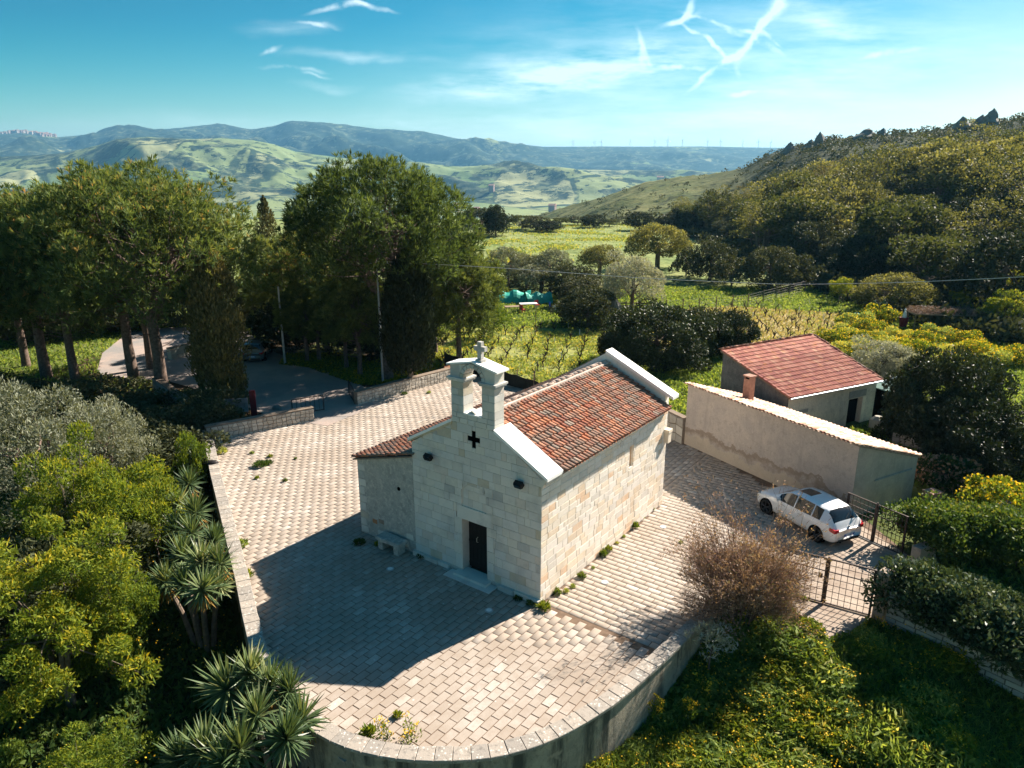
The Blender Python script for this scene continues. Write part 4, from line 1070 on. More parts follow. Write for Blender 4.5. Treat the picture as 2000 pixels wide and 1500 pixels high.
def floor_lamp_(label, u, v, bright=True):
    p = P2(u, v); t = empty('ground_light', (p[0], p[1], .0)); tag(t, label, 'ground light')
    mb = MB(); mb.tube([(0, 0, -.02), (0, 0, .012)], [.15, .14], 20); mb.build('rim', M['steel'], t)
    mb = MB(); mb.tube([(0, 0, .0), (0, 0, .018)], .095, 16); mb.build('lens', M['white'], t)
floor_lamp_('round ground light set in the shaded paving in front of the stone bench', 762, 1111)
floor_lamp_('round ground light set in the shaded paving right of the chapel door', 955, 1192)
floor_lamp_('round white ground light in the sunlit paving near the front corner of the chapel', 1181, 1137)
floor_lamp_('round white ground light in the sunlit paving by the garage shadow', 1295, 1029)
# ------------------------------------------------------------------ garage
g_e = (G1 - G0); gL = np.linalg.norm(g_e); g_e /= gL; g_n = np.array([-g_e[1], g_e[0]])
gar = empty('garage', (G0[0], G0[1], 0), math.atan2(g_e[1], g_e[0])); tag(gar, 'long plastered garage with pale tiled lean-to roof beside the white car', 'garage')
GD = 4.35; GH, GB = 3.28, 1.92
mb = MB(); v = [(0, 0, -.2), (gL, 0, -.2), (gL, 0, GH), (0, 0, GH + .06), (0, .3, -.2), (gL, .3, -.2), (gL, .3, GH - .1), (0, .3, GH - .04)]
mb.add(v, [(0, 1, 2, 3), (5, 4, 7, 6), (0, 4, 5, 1), (3, 2, 6, 7), (4, 0, 3, 7), (1, 5, 6, 2)]); mb.build('front_wall', M['garage'], gar)
mb = MB(); v = [(gL - .3, .301, -.2), (gL - .3, GD, -.2), (gL - .3, GD, GB - .02), (gL - .3, .301, GH - .12), (gL + .004, -.002, -.2), (gL + .004, GD, -.2), (gL + .004, GD, GB - .02), (gL + .004, -.002, GH - .03)]
mb.add(v, [(4, 5, 6, 7), (3, 2, 1, 0), (2, 3, 7, 6), (1, 2, 6, 5)]); mb.build('end_wall', M['garage_end'], gar)
mb = MB(); mb.box((.15, GD / 2, 1.0), (.3, GD - .7, 1.9)); mb.box((gL / 2, GD - .15, .85), (gL - .7, .3, 1.9)); mb.build('back_wall', M['garage'], gar)
mb = MB(); mb.box((gL + .01, 2.7, 1.42), (.05, 2.6, .07), mat=None); mb.build('ledge', M['cement'], gar)
deck(gar, [(-.05, 0, GH + .08), (gL + .04, 0, GH + .02), (gL + .04, GD + .12, GB), (-.05, GD + .12, GB + .06)], .07)
tile_roof(gar, (0, GD + .2, GB + .05), (gL + .05, GD + .2, GB), (0, -.12, GH + .13), (gL + .05, -.12, GH + .07), .225, .30, M['paletile'], 'barrel_tile', 300, key=lambda p: p[1] * .6 - p[0] * .3, cover_z=.05)
c_ = at(1462, 765, 3.2); ch = empty('chimney', (0, 0, 0)); ch.parent = gar
cl = np.array([(c_[:2] - G0) @ g_e, (c_[:2] - G0) @ g_n])
mb = MB(); mb.box((cl[0], cl[1], 3.3), (.42, .38, 1.2)); mb.build('chimney_stack', M['terracotta'], ch)
mb = MB(); mb.box((cl[0], cl[1], 4.05), (.52, .48, .07)); mb.box((cl[0] - .17, cl[1], 3.96), (.06, .36, .12)); mb.box((cl[0] + .17, cl[1], 3.96), (.06, .36, .12)); mb.build('chimney_cap', M['terracotta'], ch)
mb = MB(); mb.box((cl[0], cl[1], 3.94), (.26, .30, .10)); mb.build('smoke_hole', M['dark'], ch)  # black block painted in as the shade inside the flue

# ------------------------------------------------------------------ house
HZ = -.5
def zat(p, v): return CAM_H + p[1] * elev(v)
hA, hB = at(1549, 852, HZ), at(1714, 820, HZ); he = 2.42
hE0, hE1 = at(1543, 778, he), at(1724, 742, he); hR0, hR1 = at(1407, 684, 3.95), at(1588, 654, 3.95)
hs = empty('farm_house', (float(hE0[0]), float(hE0[1]), HZ)); tag(hs, 'low rendered farm house with pink tiled roof and open doorway behind the garage', 'house')
def hl(p): return (float(p[0] - hE0[0]), float(p[1] - hE0[1]), float(p[2] - HZ))
e0, e1, r0_, r1_ = map(lambda p: np.array(hl(p)), (hE0, hE1, hR0, hR1))
ue = (e1 - e0) / np.linalg.norm(e1 - e0); un = np.array([-ue[1], ue[0], 0])
wa, wb = e0 + ue * .15 + un * .2, e1 - ue * .2 + un * .2; wr0, wr1 = r0_ + ue * .15 - un * .1, r1_ - ue * .15 - un * .1
def wallq(name, a, b_, za, zb, m, thick=.3, inward=1, z0=0.):
    a = np.array(a); b_ = np.array(b_); t = (b_ - a)[:2]; t = t / np.linalg.norm(t); nn = np.array([-t[1], t[0]]) * inward * thick
    mb = MB(); v = [(a[0], a[1], z0), (b_[0], b_[1], z0), (b_[0], b_[1], zb), (a[0], a[1], za)]; v += [(x + nn[0], y + nn[1], z) for x, y, z in v]
    mb.add(v, [(0, 1, 2, 3), (7, 6, 5, 4), (0, 4, 5, 1), (3, 2, 6, 7), (4, 0, 3, 7), (1, 5, 6, 2)]); return mb.build(name, m, hs)
Lw = np.linalg.norm((wb - wa)[:2]); 
def onw(x): return wa + (wb - wa) * (x / Lw)
dA, dB = 4.35, 5.15
dpx = at(1650, 829, HZ); dl_ = (np.array(hl(dpx)) - wa) @ ue; dA = float(dl_) - 1.25; dB = dA + 1.2
ez = he - HZ - .08
wallq('front_wall', onw(0), onw(dA), ez, ez, M['house']); wallq('front_wall', onw(dB), onw(Lw), ez, ez, M['house'])
wallq('front_wall', onw(dA), onw(dB), ez, ez, M['house'], z0=2.02)
def rot_box(name, x, y, z, sx, sy, sz, m, par):
    p = onw(x) + un * y; mb = MB(); mb.box((p[0], p[1], z), (sx, sy, sz), rz=math.atan2(ue[1], ue[0])); return mb.build(name, m, par)
rot_box('doorway', (dA + dB) / 2, .32, 1.0, dB - dA + .1, .04, 2.1, M['dark'], hs)  # black sheet painting the unlit inside behind the door opening
rot_box('door_leaf', dA + .08, .2, 1.0, .16, .05, 1.98, M['wood'], hs)
rot_box('door_surround', dB + .14, -.012, 1.05, .26, .02, 2.1, plain('cream_surround', (.68, .62, .50), .9), hs)
rot_box('cement_patch', (dA + dB) / 2 + .1, -.012, 2.28, 1.5, .02, .42, M['cement'], hs)
rot_box('window', 1.0, -.01, 1.55, .5, .05, .5, M['dark'], hs)
rot_box('window_patch', 1.05, -.014, 1.92, 1.15, .02, .2, M['cement'], hs)
wallq('gable_wall', wr0, wa, r0_[2] - .1, ez, M['housegable']); wallq('gable_wall', wb, wr1, ez, r1_[2] - .1, M['house'])
wallq('back_wall', wr1, wr0, r1_[2] - .12, r0_[2] - .12, M['house'])
mb = MB(); v = [e0, e1, r1_, r0_]; v = [tuple(p) for p in v] + [tuple(p - np.array([0, 0, .09])) for p in v]
mb.add(v, [(0, 1, 2, 3), (7, 6, 5, 4), (0, 4, 5, 1), (1, 5, 6, 2), (2, 6, 7, 3), (3, 7, 4, 0)]); mb.build('roof_deck', M['mortarbrown'], hs)
# interlocking tiles, rows parallel to the eave
nc, nr = 30, 15; mats = []
hn = np.cross(e1 - e0, r0_ - e0); hn /= np.linalg.norm(hn); hn = hn if hn[2] > 0 else -hn
tv = []; tf = []
for i, (y, z) in enumerate([(0, .0), (.03, .030), (.07, .034), (.095, .012), (.15, .012), (.175, .03), (.215, .034), (.245, 0)]):
    tv += [(0, y, z), (.44, y, z - .012)]
for i in range(7): tf.append((i * 2, i * 2 + 1, i * 2 + 3, i * 2 + 2))
n0 = len(tv); tv += [(0, 0, -.02), (0, .245, -.02)]
tf += [(0, n0, n0 + 1, 14)]
tf4 = [f for f in tf]
for j in range(nr):
    for i in range(nc):
        s, t_ = j / nr, i / nc
        a_ = e0 + (r0_ - e0) * s; b_ = e1 + (r1_ - e1) * s; p = a_ + (b_ - a_) * t_
        up = ((r0_ - e0) * (1 - t_) + (r1_ - e1) * t_); Ls = np.linalg.norm(up); up = up / Ls; sd = (b_ - a_); Ws = np.linalg.norm(sd); sd /= Ws
        tl = .075; ax_ = up * math.cos(tl) - hn * math.sin(tl) * 1; az = np.cross(ax_, sd); az = az if az @ hn > 0 else -az
        ksc = np.array([Ls / nr / .40, Ws / nc / .25, 1])
        q = p + hn * (.055 + rng.uniform(-.004, .004)) + sd * rng.normal(0, .004) + up * rng.normal(0, .006) - up * .03
        mats.append(np.stack([ax_ * ksc[0], sd * ksc[1], az, q], 1))
me = mesh_from(tv, tf, 'roof_tile', M['housetile'], False)
for T in mats[:300]:
    o = link('roof_tile', me, hs); mm = Matrix.Identity(4)
    for r_ in range(3):
        for c_ in range(4): mm[r_][c_] = T[r_, c_]
    o.matrix_local = mm
T = np.array(mats[300:]); join_many('roof_tile_field', np.array(tv), np.array(tf4), T, rng.random(len(T)), M['housetile'], hs)
# ridge and verge tiles
def tile_run(name, a, b_, par, m, lift=.06, sc=1.1):
    a = np.array(a, float); b_ = np.array(b_, float); L = np.linalg.norm(b_ - a); d = (b_ - a) / L; ay = np.cross([0, 0, 1], d); ay /= np.linalg.norm(ay); az = np.cross(d, ay); Ts = []
    for k in range(int(L / .34)): Ts.append(np.stack([d * sc, ay * sc, az * sc, a + d * k * .34 + np.array([rng.normal(0, .015), rng.normal(0, .015), lift + rng.uniform(-.01, .015)])], 1))
    me = mesh_from(bv, bf, name, m)
    for T in Ts:
        o = link(name, me, par); mm = Matrix.Identity(4)
        for r_ in range(3):
            for c_ in range(4): mm[r_][c_] = T[r_, c_]
        o.matrix_local = mm
tile_run('ridge_tile', r0_, r1_, hs, M['oldtile']); tile_run('verge_tile', e1, r1_, hs, M['oldtile'], .05, .9); tile_run('verge_tile', e0, r0_, hs, M['housetile'], .04, .8)
mb = MB(); q0, q1 = e0 + np.array([0, 0, -.06]) - un * .06, e1 + np.array([0, 0, -.06]) - un * .06; mb.tube([q0, q1], .06, 8); mb.tube([q1, q1 + ue * 1.6 + np.array([0, 0, .12])], .035, 6)
mb.build('gutter', M['steel'], hs)

# ------------------------------------------------------------------ gates
def leaf(parent, L, H, nx=7, nz=7, name='gate_leaf', hinge=True):
    """grid gate leaf along +x from the origin"""
    lf = MB()
    for x in (0, L): lf.box((x, 0, H / 2 + .03), (.042, .042, H))
    for z in (.04, H + .03): lf.box((L / 2, 0, z), (L, .042, .042))
    fr = lf.build(name, M['gate'], parent)
    for i in range(1, nx):
        g = MB(); g.box((L * i / nx, 0, H / 2 + .03), (.017, .017, H)); g.build('bar', M['gate'], fr)
    for j in range(1, nz):
        g = MB(); big = j == nz - 2; g.box((L / 2, 0, .04 + H * j / nz), (L, .03 if big else .017, .032 if big else .017)); g.build('bar', M['gate'], fr)
    return fr
def gate(name, label, c, r_, H, z=0., left=True):
    c = np.array(c); r_ = np.array(r_); d = r_ - c; L = np.linalg.norm(d); d /= L
    g = empty(name, (c[0], c[1], z), math.atan2(d[1], d[0])); tag(g, label, 'gate')
    fr = leaf(g, L - .05, H); fr.location = (.05, 0, 0)
    if left: fl = leaf(g, L - .05, H); fl.location = (-L, 0, 0)
    mb = MB(); mb.box((0, .0, H / 2 + .05), (.05, .06, H + .12)); mb.build('centre_post', M['gate'], g)
    for x_ in (L, -L - .03): mb = MB(); mb.box((x_, 0, H / 2), (.07, .07, H + .1)); mb.build('hinge_post', M['gate'], g)
    mb = MB(); mb.box((-.18, -.02, H * .62), (.12, .05, .16)); mb.build('lock_box', M['blackmetal'], g)
    return g
gate('drive_gate', 'lower of two dark iron grid gates, between the dry bush and grey wall pillar', gate1_c, gate1_r, 1.66)
gate('drive_gate', 'upper dark iron grid gate beside the garage end wall, behind the white car', gate2_c, gate2_r, 1.60)
mb = MB(); q = (np.array(gate2_c) + np.array(gate2_r)) / 2; dd = np.array(gate2_r) - np.array(gate2_c)
mb.box((gate2_c[0], gate2_c[1], .01), (2.6, .16, .05), rz=math.atan2(dd[1], dd[0])); tag(mb.build('gate_sill', M['cement']), kind='structure')
def rail_gate(label, p, rz, L, H):
    g = empty('yard_gate', (p[0], p[1], 0), rz); tag(g, label, 'gate')
    mb = MB()
    for x in (0, L): mb.box((x, 0, H / 2 + .05), (.05, .05, H))
    for z in (.1, H + .05): mb.box((L / 2, 0, z), (L, .04, .04))
    fr = mb.build('frame', M['blackmetal'], g)
    for i in range(1, 7): mb = MB(); mb.box((L * i / 7, 0, H / 2 + .05), (.02, .02, H)); mb.build('bar', M['blackmetal'], fr)
rail_gate('open black railing gate leaf against the left entrance wall', P2(572, 812), math.atan2(.5, .87), 1.9, .95)
rail_gate('open black railing gate leaf at the right entrance wall end', P2(692, 788), R(112), 1.9, .95)

# ------------------------------------------------------------------ walls on the right
pl1 = np.array(P2(1712, 1207)); wend = np.array(P2(2075, 1372))
d_ = (wend - pl1) / np.linalg.norm(wend - pl1)
t = empty('gate_pillar', (pl1[0] + .12, pl1[1] + .06, 0), math.atan2(d_[1], d_[0])); tag(t, 'grey cement pillar at the right of the lower gate, top of the block wall', 'pillar')
mb = MB(); mb.prism([(-.17, -.2), (.17, -.2), (.17, .2), (-.17, .2)], -.5, 1.72, chamfer=.02); mb.build('shaft', M['garage_end'], t)
rubble_wall('block_wall', 'grey block wall running right from the lower gate under the ivy', tuple(pl1 + d_ * .32), tuple(wend), 1.25, .34, z0=-.35, m='darkstone', cell=.42, style='block', mort='mortardark', cap=False, h2=1.15)
pp = np.array(P2(1790, 1100)); t = empty('gate_pillar', (pp[0], pp[1], 0), .5); tag(t, 'short brown plastered wall end at the right of the upper gate', 'pillar')
mb = MB(); mb.prism([(-.12, -.15), (.9, -.15), (.9, .2), (-.12, .2)], -.4, .68, chamfer=.02); mb.build('shaft', M['garage'], t)
rubble_wall('garden_wall', 'ruined stone garden wall behind the garage under the dark bush', P2(1745, 865), P2(1885, 905), .75, .5, z0=-.3, m='darkstone', cell=.34, mort='mortardark', cap=False)

# ------------------------------------------------------------------ cars
def car_mesh(parent, paint):
    xs = [-2.15, -2.12, -2.04, -1.95, -1.74, -1.50, -.9, -.2, .35, .72, 1.08, 1.3, 1.75, 2.02, 2.13, 2.17]
    Wd = [.60, .74, .82, .85, .875, .885, .885, .885, .885, .885, .88, .875, .85, .79, .70, .58]
    ZB = [.62, .70, .86, .93, .96, .95, .93, .91, .90, .90, .89, .87, .80, .70, .60, .52]
    WB = [.56, .68, .78, .80, .82, .83, .835, .835, .835, .835, .82, .80, .77, .70, .58, .50]
    ZT = [.64, .74, .93, 1.04, 1.27, 1.395, 1.43, 1.435, 1.385, 1.18, .96, .925, .85, .74, .63, .54]
    WT_ = [.50, .60, .66, .64, .58, .585, .61, .61, .60, .64, .72, .71, .66, .58, .48, .42]
    ZU = [.34, .26, .22, .20, .20, .20, .20, .20, .20, .20, .20, .20, .20, .22, .26, .32]
    n = 88; X = np.linspace(-2.15, 2.17, n); k = np.ones(3) / 3
    def it(a):
        v = np.interp(X, xs, a); vv = np.convolve(np.pad(v, 2, 'edge'), np.ones(5) / 5, 'valid'); return vv
    Wd, ZB, WB, ZT, WT_, ZU = map(it, (Wd, ZB, WB, ZT, WT_, ZU))
    V = np.zeros((n, 12, 3))
    for i in range(n):
        w, zb, wb_, zt, wt_, zu = Wd[i], ZB[i], WB[i], ZT[i], WT_[i], ZU[i]
        ring = [(0, zu), (w * .80, zu), (w * .96, zu + .06), (w, .42), (w * .995, .58), (w * .985, .70 if zb > .75 else zb * .9), (wb_ + (w - wb_) * .25, zb - .015), (wb_, zb), (wt_ + .02, zt - .05 * min(1, (zt - zb) * 6)), (wt_ - .05, zt - .008), (wt_ * .5, zt + .012), (0, zt + .018)]
        for j, (y, z) in enumerate(ring): V[i, j] = (X[i], y, z)
    groups = {'body': MB(), 'side_window': MB(), 'side_window.r': MB(), 'windscreen': MB(), 'rear_window': MB(), 'sunroof': MB()}
    for i in range(n - 1):
        xm = (X[i] + X[i + 1]) / 2
        for j in range(11):
            g = 'body'
            if j == 7 and (-1.42 < xm < -1.02 or -.95 < xm < -.10 or -.04 < xm < .80): g = 'side_window'
            if j >= 8 and .42 < xm < 1.04 and not (j == 8): g = 'windscreen'
            if j >= 9 and -1.93 < xm < -1.56: g = 'rear_window'
            if j == 8 and -1.93 < xm < -1.60: g = 'rear_window'
            if j >= 10 and -.42 < xm < .22: g = 'sunroof'
            for sgn in (1, -1):
                q = [V[i, j], V[i + 1, j], V[i + 1, j + 1], V[i, j + 1]]; q = [(p[0], p[1] * sgn, p[2]) for p in q]
                if sgn > 0: q = q[::-1]
                groups[g + ('.r' if g == 'side_window' and sgn > 0 else '')].add(q, [(0, 1, 2, 3)])
    for s_ in (0, n - 1):
        poly = [tuple(V[s_, j]) for j in range(12)] + [(V[s_, j][0], -V[s_, j][1], V[s_, j][2]) for j in range(10, 0, -1)]
        groups['body'].add(poly, [tuple(range(len(poly)))])
    for g, mb in groups.items():
        g = g.split('.')[0]; me = bpy.data.meshes.new(g)
        # merge doubles by key
        key = {}; vs = []; fs = []
        for f in mb.f:
            ff = []
            for i in f:
                kx = tuple(round(c, 4) for c in mb.v[i])
                if kx not in key: key[kx] = len(vs); vs.append(kx)
                if key[kx] not in ff: ff.append(key[kx])
            if len(ff) > 2: fs.append(tuple(ff))
        me.from_pydata(vs, [], fs); me.polygons.foreach_set('use_smooth', [True] * len(me.polygons)); me.update()
        o = link(g, me, parent, paint if g == 'body' else M['glass'])
    # wheels
    for sx in (-1.34, 1.35):
        for sy in (-1, 1):
            mb = MB(); mb.tube([(sx, sy * .60, .32), (sx, sy * .891, .32)], .375, 24); mb.build('wheel_arch', M['dark'], parent)  # black disc drawn on as the shade of the wheel well
            w = MB(); w.tube([(sx, sy * .66, .315), (sx, sy * .88, .315), (sx, sy * .905, .315)], [.315, .315, .29], 28); wo = w.build('wheel', M['rubber'], parent)
            rm = MB(); rm.tube([(sx, sy * .88, .315), (sx, sy * .912, .315)], [.235, .225], 24); rm.build('rim', M['dark'], wo)
            for a in range(5):
                aa = a * 2 * PI / 5 + .3; s2 = MB()
                for da in (-.16, .16): s2.tube([(sx, sy * .915, .315), (sx + .225 * math.cos(aa + da), sy * .915, .315 + .225 * math.sin(aa + da))], .016, 4)
                s2.build('spoke', M['rim'], wo)
    for sy in (-1, 1):
        mb = MB(); v = [(-2.105, sy * .76, .80), (-2.125, sy * .56, .80), (-2.125, sy * .56, .68), (-2.10, sy * .775, .66), (-1.90, sy * .868, .74), (-1.90, sy * .85, .86)]
        c0 = [(x + .04, y * .93, z) for x, y, z in v]; mb.add(v + c0, [(0, 1, 2, 3), (0, 3, 4, 5), (6, 9, 8, 7), (0, 6, 7, 1), (3, 9, 10, 4), (5, 11, 6, 0)]); mb.map(lambda p: (p[0] - .03, p[1] * 1.012, p[2])); mb.build('tail_light', M['lamp'], parent)
        mb = MB(); v = [(2.10, sy * .48, .60), (2.02, sy * .74, .63), (1.80, sy * .83, .74), (1.86, sy * .76, .765), (2.03, sy * .52, .71)]
        mb.add([(x + .035, y * 1.03, z + .01) for x, y, z in v] + [(x - .05, y * .9, z - .03) for x, y, z in v], [(0, 1, 2, 3, 4), (0, 5, 6, 1), (1, 6, 7, 2), (2, 7, 8, 3), (3, 8, 9, 4), (4, 9, 5, 0)]); mb.build('headlight', M['headlamp'], parent)
        mb = MB(); mb.prism([(.60, .87), (.72, .87), (.70, 1.06), (.62, 1.06)], .93, 1.05, chamfer=.02); mb.build('wing_mirror', paint, parent) if sy > 0 else mb.map(lambda p: (p[0], -p[1], p[2])).build('wing_mirror', paint, parent)
        mb = MB(); mb.box((-.45, sy * .888, .78), (.2, .012, .025)); mb.box((.42, sy * .888, .78), (.2, .012, .025)); mb.build('door_handle', M['steel'], parent)
    mb = MB(); mb.box((-2.165, 0, .50), (.016, .53, .115)); pt_ = mb.build('number_plate', M['plate'], parent)
    for sy in (-1, 1): mb = MB(); mb.box((-2.17, sy * .242, .50), (.018, .045, .113)); mb.build('plate_band', M['plateblue'], pt_)
    cu = bpy.data.curves.new('plate_text', 'FONT'); cu.body = 'FA 118GM'; cu.size = .10; cu.extrude = .002; cu.align_x = 'CENTER'; cu.align_y = 'CENTER'
    tmp = bpy.data.objects.new('plate_text', cu); col.objects.link(tmp); dg = bpy.context.evaluated_depsgraph_get(); me = bpy.data.meshes.new_from_object(tmp.evaluated_get(dg)); bpy.data.objects.remove(tmp)
    me.materials.clear(); o = link('plate_text', me, pt_, M['plateblue'], (-2.176, 0, .50)); o.rotation_euler = (PI / 2, 0, -PI / 2)
    mb = MB(); mb.tube([(-2.09, 0, .84), (-2.135, 0, .835)], .042, 20); bd = mb.build('badge', M['steel'], parent)
    mb = MB(); mb.tube([(-2.13, 0, .835), (-2.14, 0, .835)], .03, 4); mb.build('badge_quarter', M['plateblue'], bd)
    mb = MB(); mb.box((-2.10, 0, .30), (.10, 1.15, .12)); mb.build('bumper_insert', M['rubber'], parent)
    mb = MB(); mb.tube([(-2.16, .42, .24), (-1.9, .42, .24)], .035, 8); mb.build('exhaust', M['dark'], parent)
    mb = MB(); mb.tube([(-1.93, .0, 1.08), (-1.80, -.28, 1.22)], .011, 5); mb.build('rear_wiper', M['rubber'], parent)
    mb = MB(); mb.tube([(-1.5, 0, 1.40), (-1.62, 0, 1.48)], [.02, .008], 6); mb.build('aerial', M['rubber'], parent)
car_dir = np.array([-.416, .909]); wheels_mid = (np.array(P2(1495, 1000)) + np.array(P2(1597, 1058))) / 2
car_c = wheels_mid + np.array([.909, .416]) * .80
car = empty('parked_car', (float(car_c[0]), float(car_c[1]), -.005), math.atan2(car_dir[1], car_dir[0])); tag(car, 'white hatchback parked beside the garage wall with its rear towards the gates', 'car')
car_mesh(car, M['paint'])
c2 = copy_tree(car); c2.location = (-20.3, 55.6, .02); c2.rotation_euler = (0, 0, R(98)); c2['label'] = 'dark grey car on the road half hidden behind the tall cypress'
for ch_ in c2.children:
    if ch_.name.split('.')[0] in ('body', 'wing_mirror'):
        ch_.data = ch_.data.copy(); ch_.data.materials[0] = M['paintgrey']

# ------------------------------------------------------------------ entrance things
def single(name, label, cat, mb, m, loc, rz=0., group=None, smooth=False):
    o = mb.build(name, m, None, smooth); o.location = loc; o.rotation_euler = (0, 0, rz); return tag(o, label, cat, group)
q = P2(497, 812); t = empty('sign_post', (q[0], q[1], 0), .2); tag(t, 'dark red upright board standing on the road by the tall cypress', 'sign')
mb = MB(); mb.box((0, 0, .8), (.34, .10, 1.6)); mb.build('board', M['redpaint'], t)
mb = MB(); mb.box((-.95, 0, .72), (1.3, .06, .85)); mb.build('panel', plain('faded_panel', (.35, .27, .26), .7, var=.5, scale=2), t); mb = MB()
for x in (-1.5, -.4): mb.box((x, .05, .6), (.05, .05, 1.2))
mb.build('support', M['blackmetal'], t)
q = P2(541, 800); mb = MB(); mb.prism([(.28 * math.cos(a), .24 * math.sin(a)) for a in np.linspace(0, 2 * PI, 9)[:-1]], 0, .3, chamfer=.12); single('boulder', 'small pale boulder on the road behind the left entrance wall', 'rock', mb, M['rock'], (q[0], q[1], 0))
# cloth bundle on the parapet
q = P2(409, 903, .5); t = empty('cloth_bundle', (q[0], q[1], CAPZ)); tag(t, 'black cloth bundle lying on the capping of the left parapet', 'bundle')
mb = MB(); mb.prism([(.42 * math.cos(a) * (1 + .15 * math.sin(3 * a)), .20 * math.sin(a)) for a in np.linspace(0, 2 * PI, 13)[:-1]], 0, .14, chamfer=.10); mb.build('cloth', M['blackmetal'], t, True)
mb = MB(); mb.prism([(-.25 + .13 * math.cos(a), .12 + .11 * math.sin(a)) for a in np.linspace(0, 2 * PI, 10)[:-1]], .08, .25, chamfer=.07); mb.build('knot', M['blackmetal'], t, True)
# poles
def pole(label, u, vb, vt, r=.07, arms=True, z=0.):
    q = at(u, vb, z); h_ = CAM_H + q[1] * elev(vt) - z; t = empty('utility_pole', (float(q[0]), float(q[1]), z)); tag(t, label, 'pole')
    mb = MB(); mb.tube([(0, 0, -.2), (0, 0, h_)], [r, r * .7], 8); mb.build('shaft', M['steel'], t)
    if arms:
        mb = MB(); mb.tube([(-.8, 0, h_ - .15), (.8, 0, h_ - .15)], .035, 5); mb.build('crossarm', M['steel'], t)
        for x in (-.7, 0, .7): mb = MB(); mb.tube([(x, 0, h_ - .12), (x, 0, h_ + .08)], .035, 6); mb.build('insulator', M['white'], t)
    return q, h_
pq, ph = pole('slim pale metal pole standing behind the right entrance wall', 748, 748, 510, .075)
pole('short pale lamp pole at the grassy roadside left of the pines', 557, 712, 560, .09, False)
# the cable crossing the view
A_ = np.array([pq[0], pq[1], ph]); pts = []
for u, v in [(738, 512), (980, 523), (1250, 543), (1530, 556), (1760, 552), (2000, 541), (2300, 518)]:
    s_ = (u - 738) / (2300 - 738); Y = pq[1] * (1 - s_) + 44 * s_; pts.append(pt(u, v, Y))
pts[0] = A_; L_ = np.array(pts); tt = np.linspace(0, len(L_) - 1, 60); cs_ = np.stack([np.interp(tt, range(len(L_)), L_[:, k]) for k in range(3)], 1)
for _ in range(6): cs_[1:-1] = (cs_[:-2] + cs_[1:-1] * 2 + cs_[2:]) / 4
mb = MB(); mb.tube(cs_, .021, 5); single('overhead_cable', 'thin pale overhead cable sagging across the vineyard and trees', 'cable', mb, plain('grey_cable', (.5, .52, .52), .5), (0, 0, 0))
e_ = pts[-1]; t = empty('utility_pole', (float(e_[0]), float(e_[1]), 0)); tag(t, 'slim metal pole at the right end of the overhead cable', 'pole'); mb = MB(); mb.tube([(0, 0, -.3), (0, 0, e_[2] + .1)], [.08, .06], 8); mb.build('shaft', M['steel'], t)
# black net behind the yard
def net(label, a, b_, h0, h1, m='dark', name='net_fence', n=6, post=True, matp='wood'):
    a = np.array(a, float); b_ = np.array(b_, float); L = np.linalg.norm(b_ - a); d = (b_ - a) / L
    t = empty(name, (a[0], a[1], 0), math.atan2(d[1], d[0])); tag(t, label, 'fence')
    mb = MB(); k = 24
    for i in range(k):
        x0, x1 = L * i / k, L * (i + 1) / k; f = lambda x: (h0 + (h1 - h0) * x / L) * (1 - .12 * math.sin(PI * ((x / L * n) % 1)))
        y = lambda x: .1 * math.sin(x * 2.3)
        mb.add([(x0, y(x0), -.2), (x1, y(x1), -.2), (x1, y(x1) * .4, f(x1)), (x0, y(x0) * .4, f(x0)), (x0, y(x0) + .02, -.2), (x1, y(x1) + .02, -.2), (x1, y(x1) * .4 + .02, f(x1)), (x0, y(x0) * .4 + .02, f(x0))], [(0, 1, 2, 3), (7, 6, 5, 4), (3, 2, 6, 7)])
    mb.build('net', M[m], t)
    for i in range(n + 1): mb = MB(); mb.tube([(L * i / n, .05, -.3), (L * i / n, .05, max(h0, h1) + .12)], .035, 6); mb.build('post', M[matp], t)
M['net'] = plain('black_shade_net', (.018, .02, .016), .9, var=.3)
net('sagging black shade net on posts between the chapel yard and the vineyard', P2(868, 716), P2(1075, 775), 1.15, .8, 'net', n=7)
bq = P2(890, 735); mb = MB(); mb.box((0, 0, .35), (1.6, 1.1, .75), rz=.3); single('brick_stack', 'low stack of reddish brown bricks beside the cypress and the black net', 'bricks', mb, plain('brown_brick', (.22, .10, .055), .9, var=.3), (bq[0], bq[1], 0))
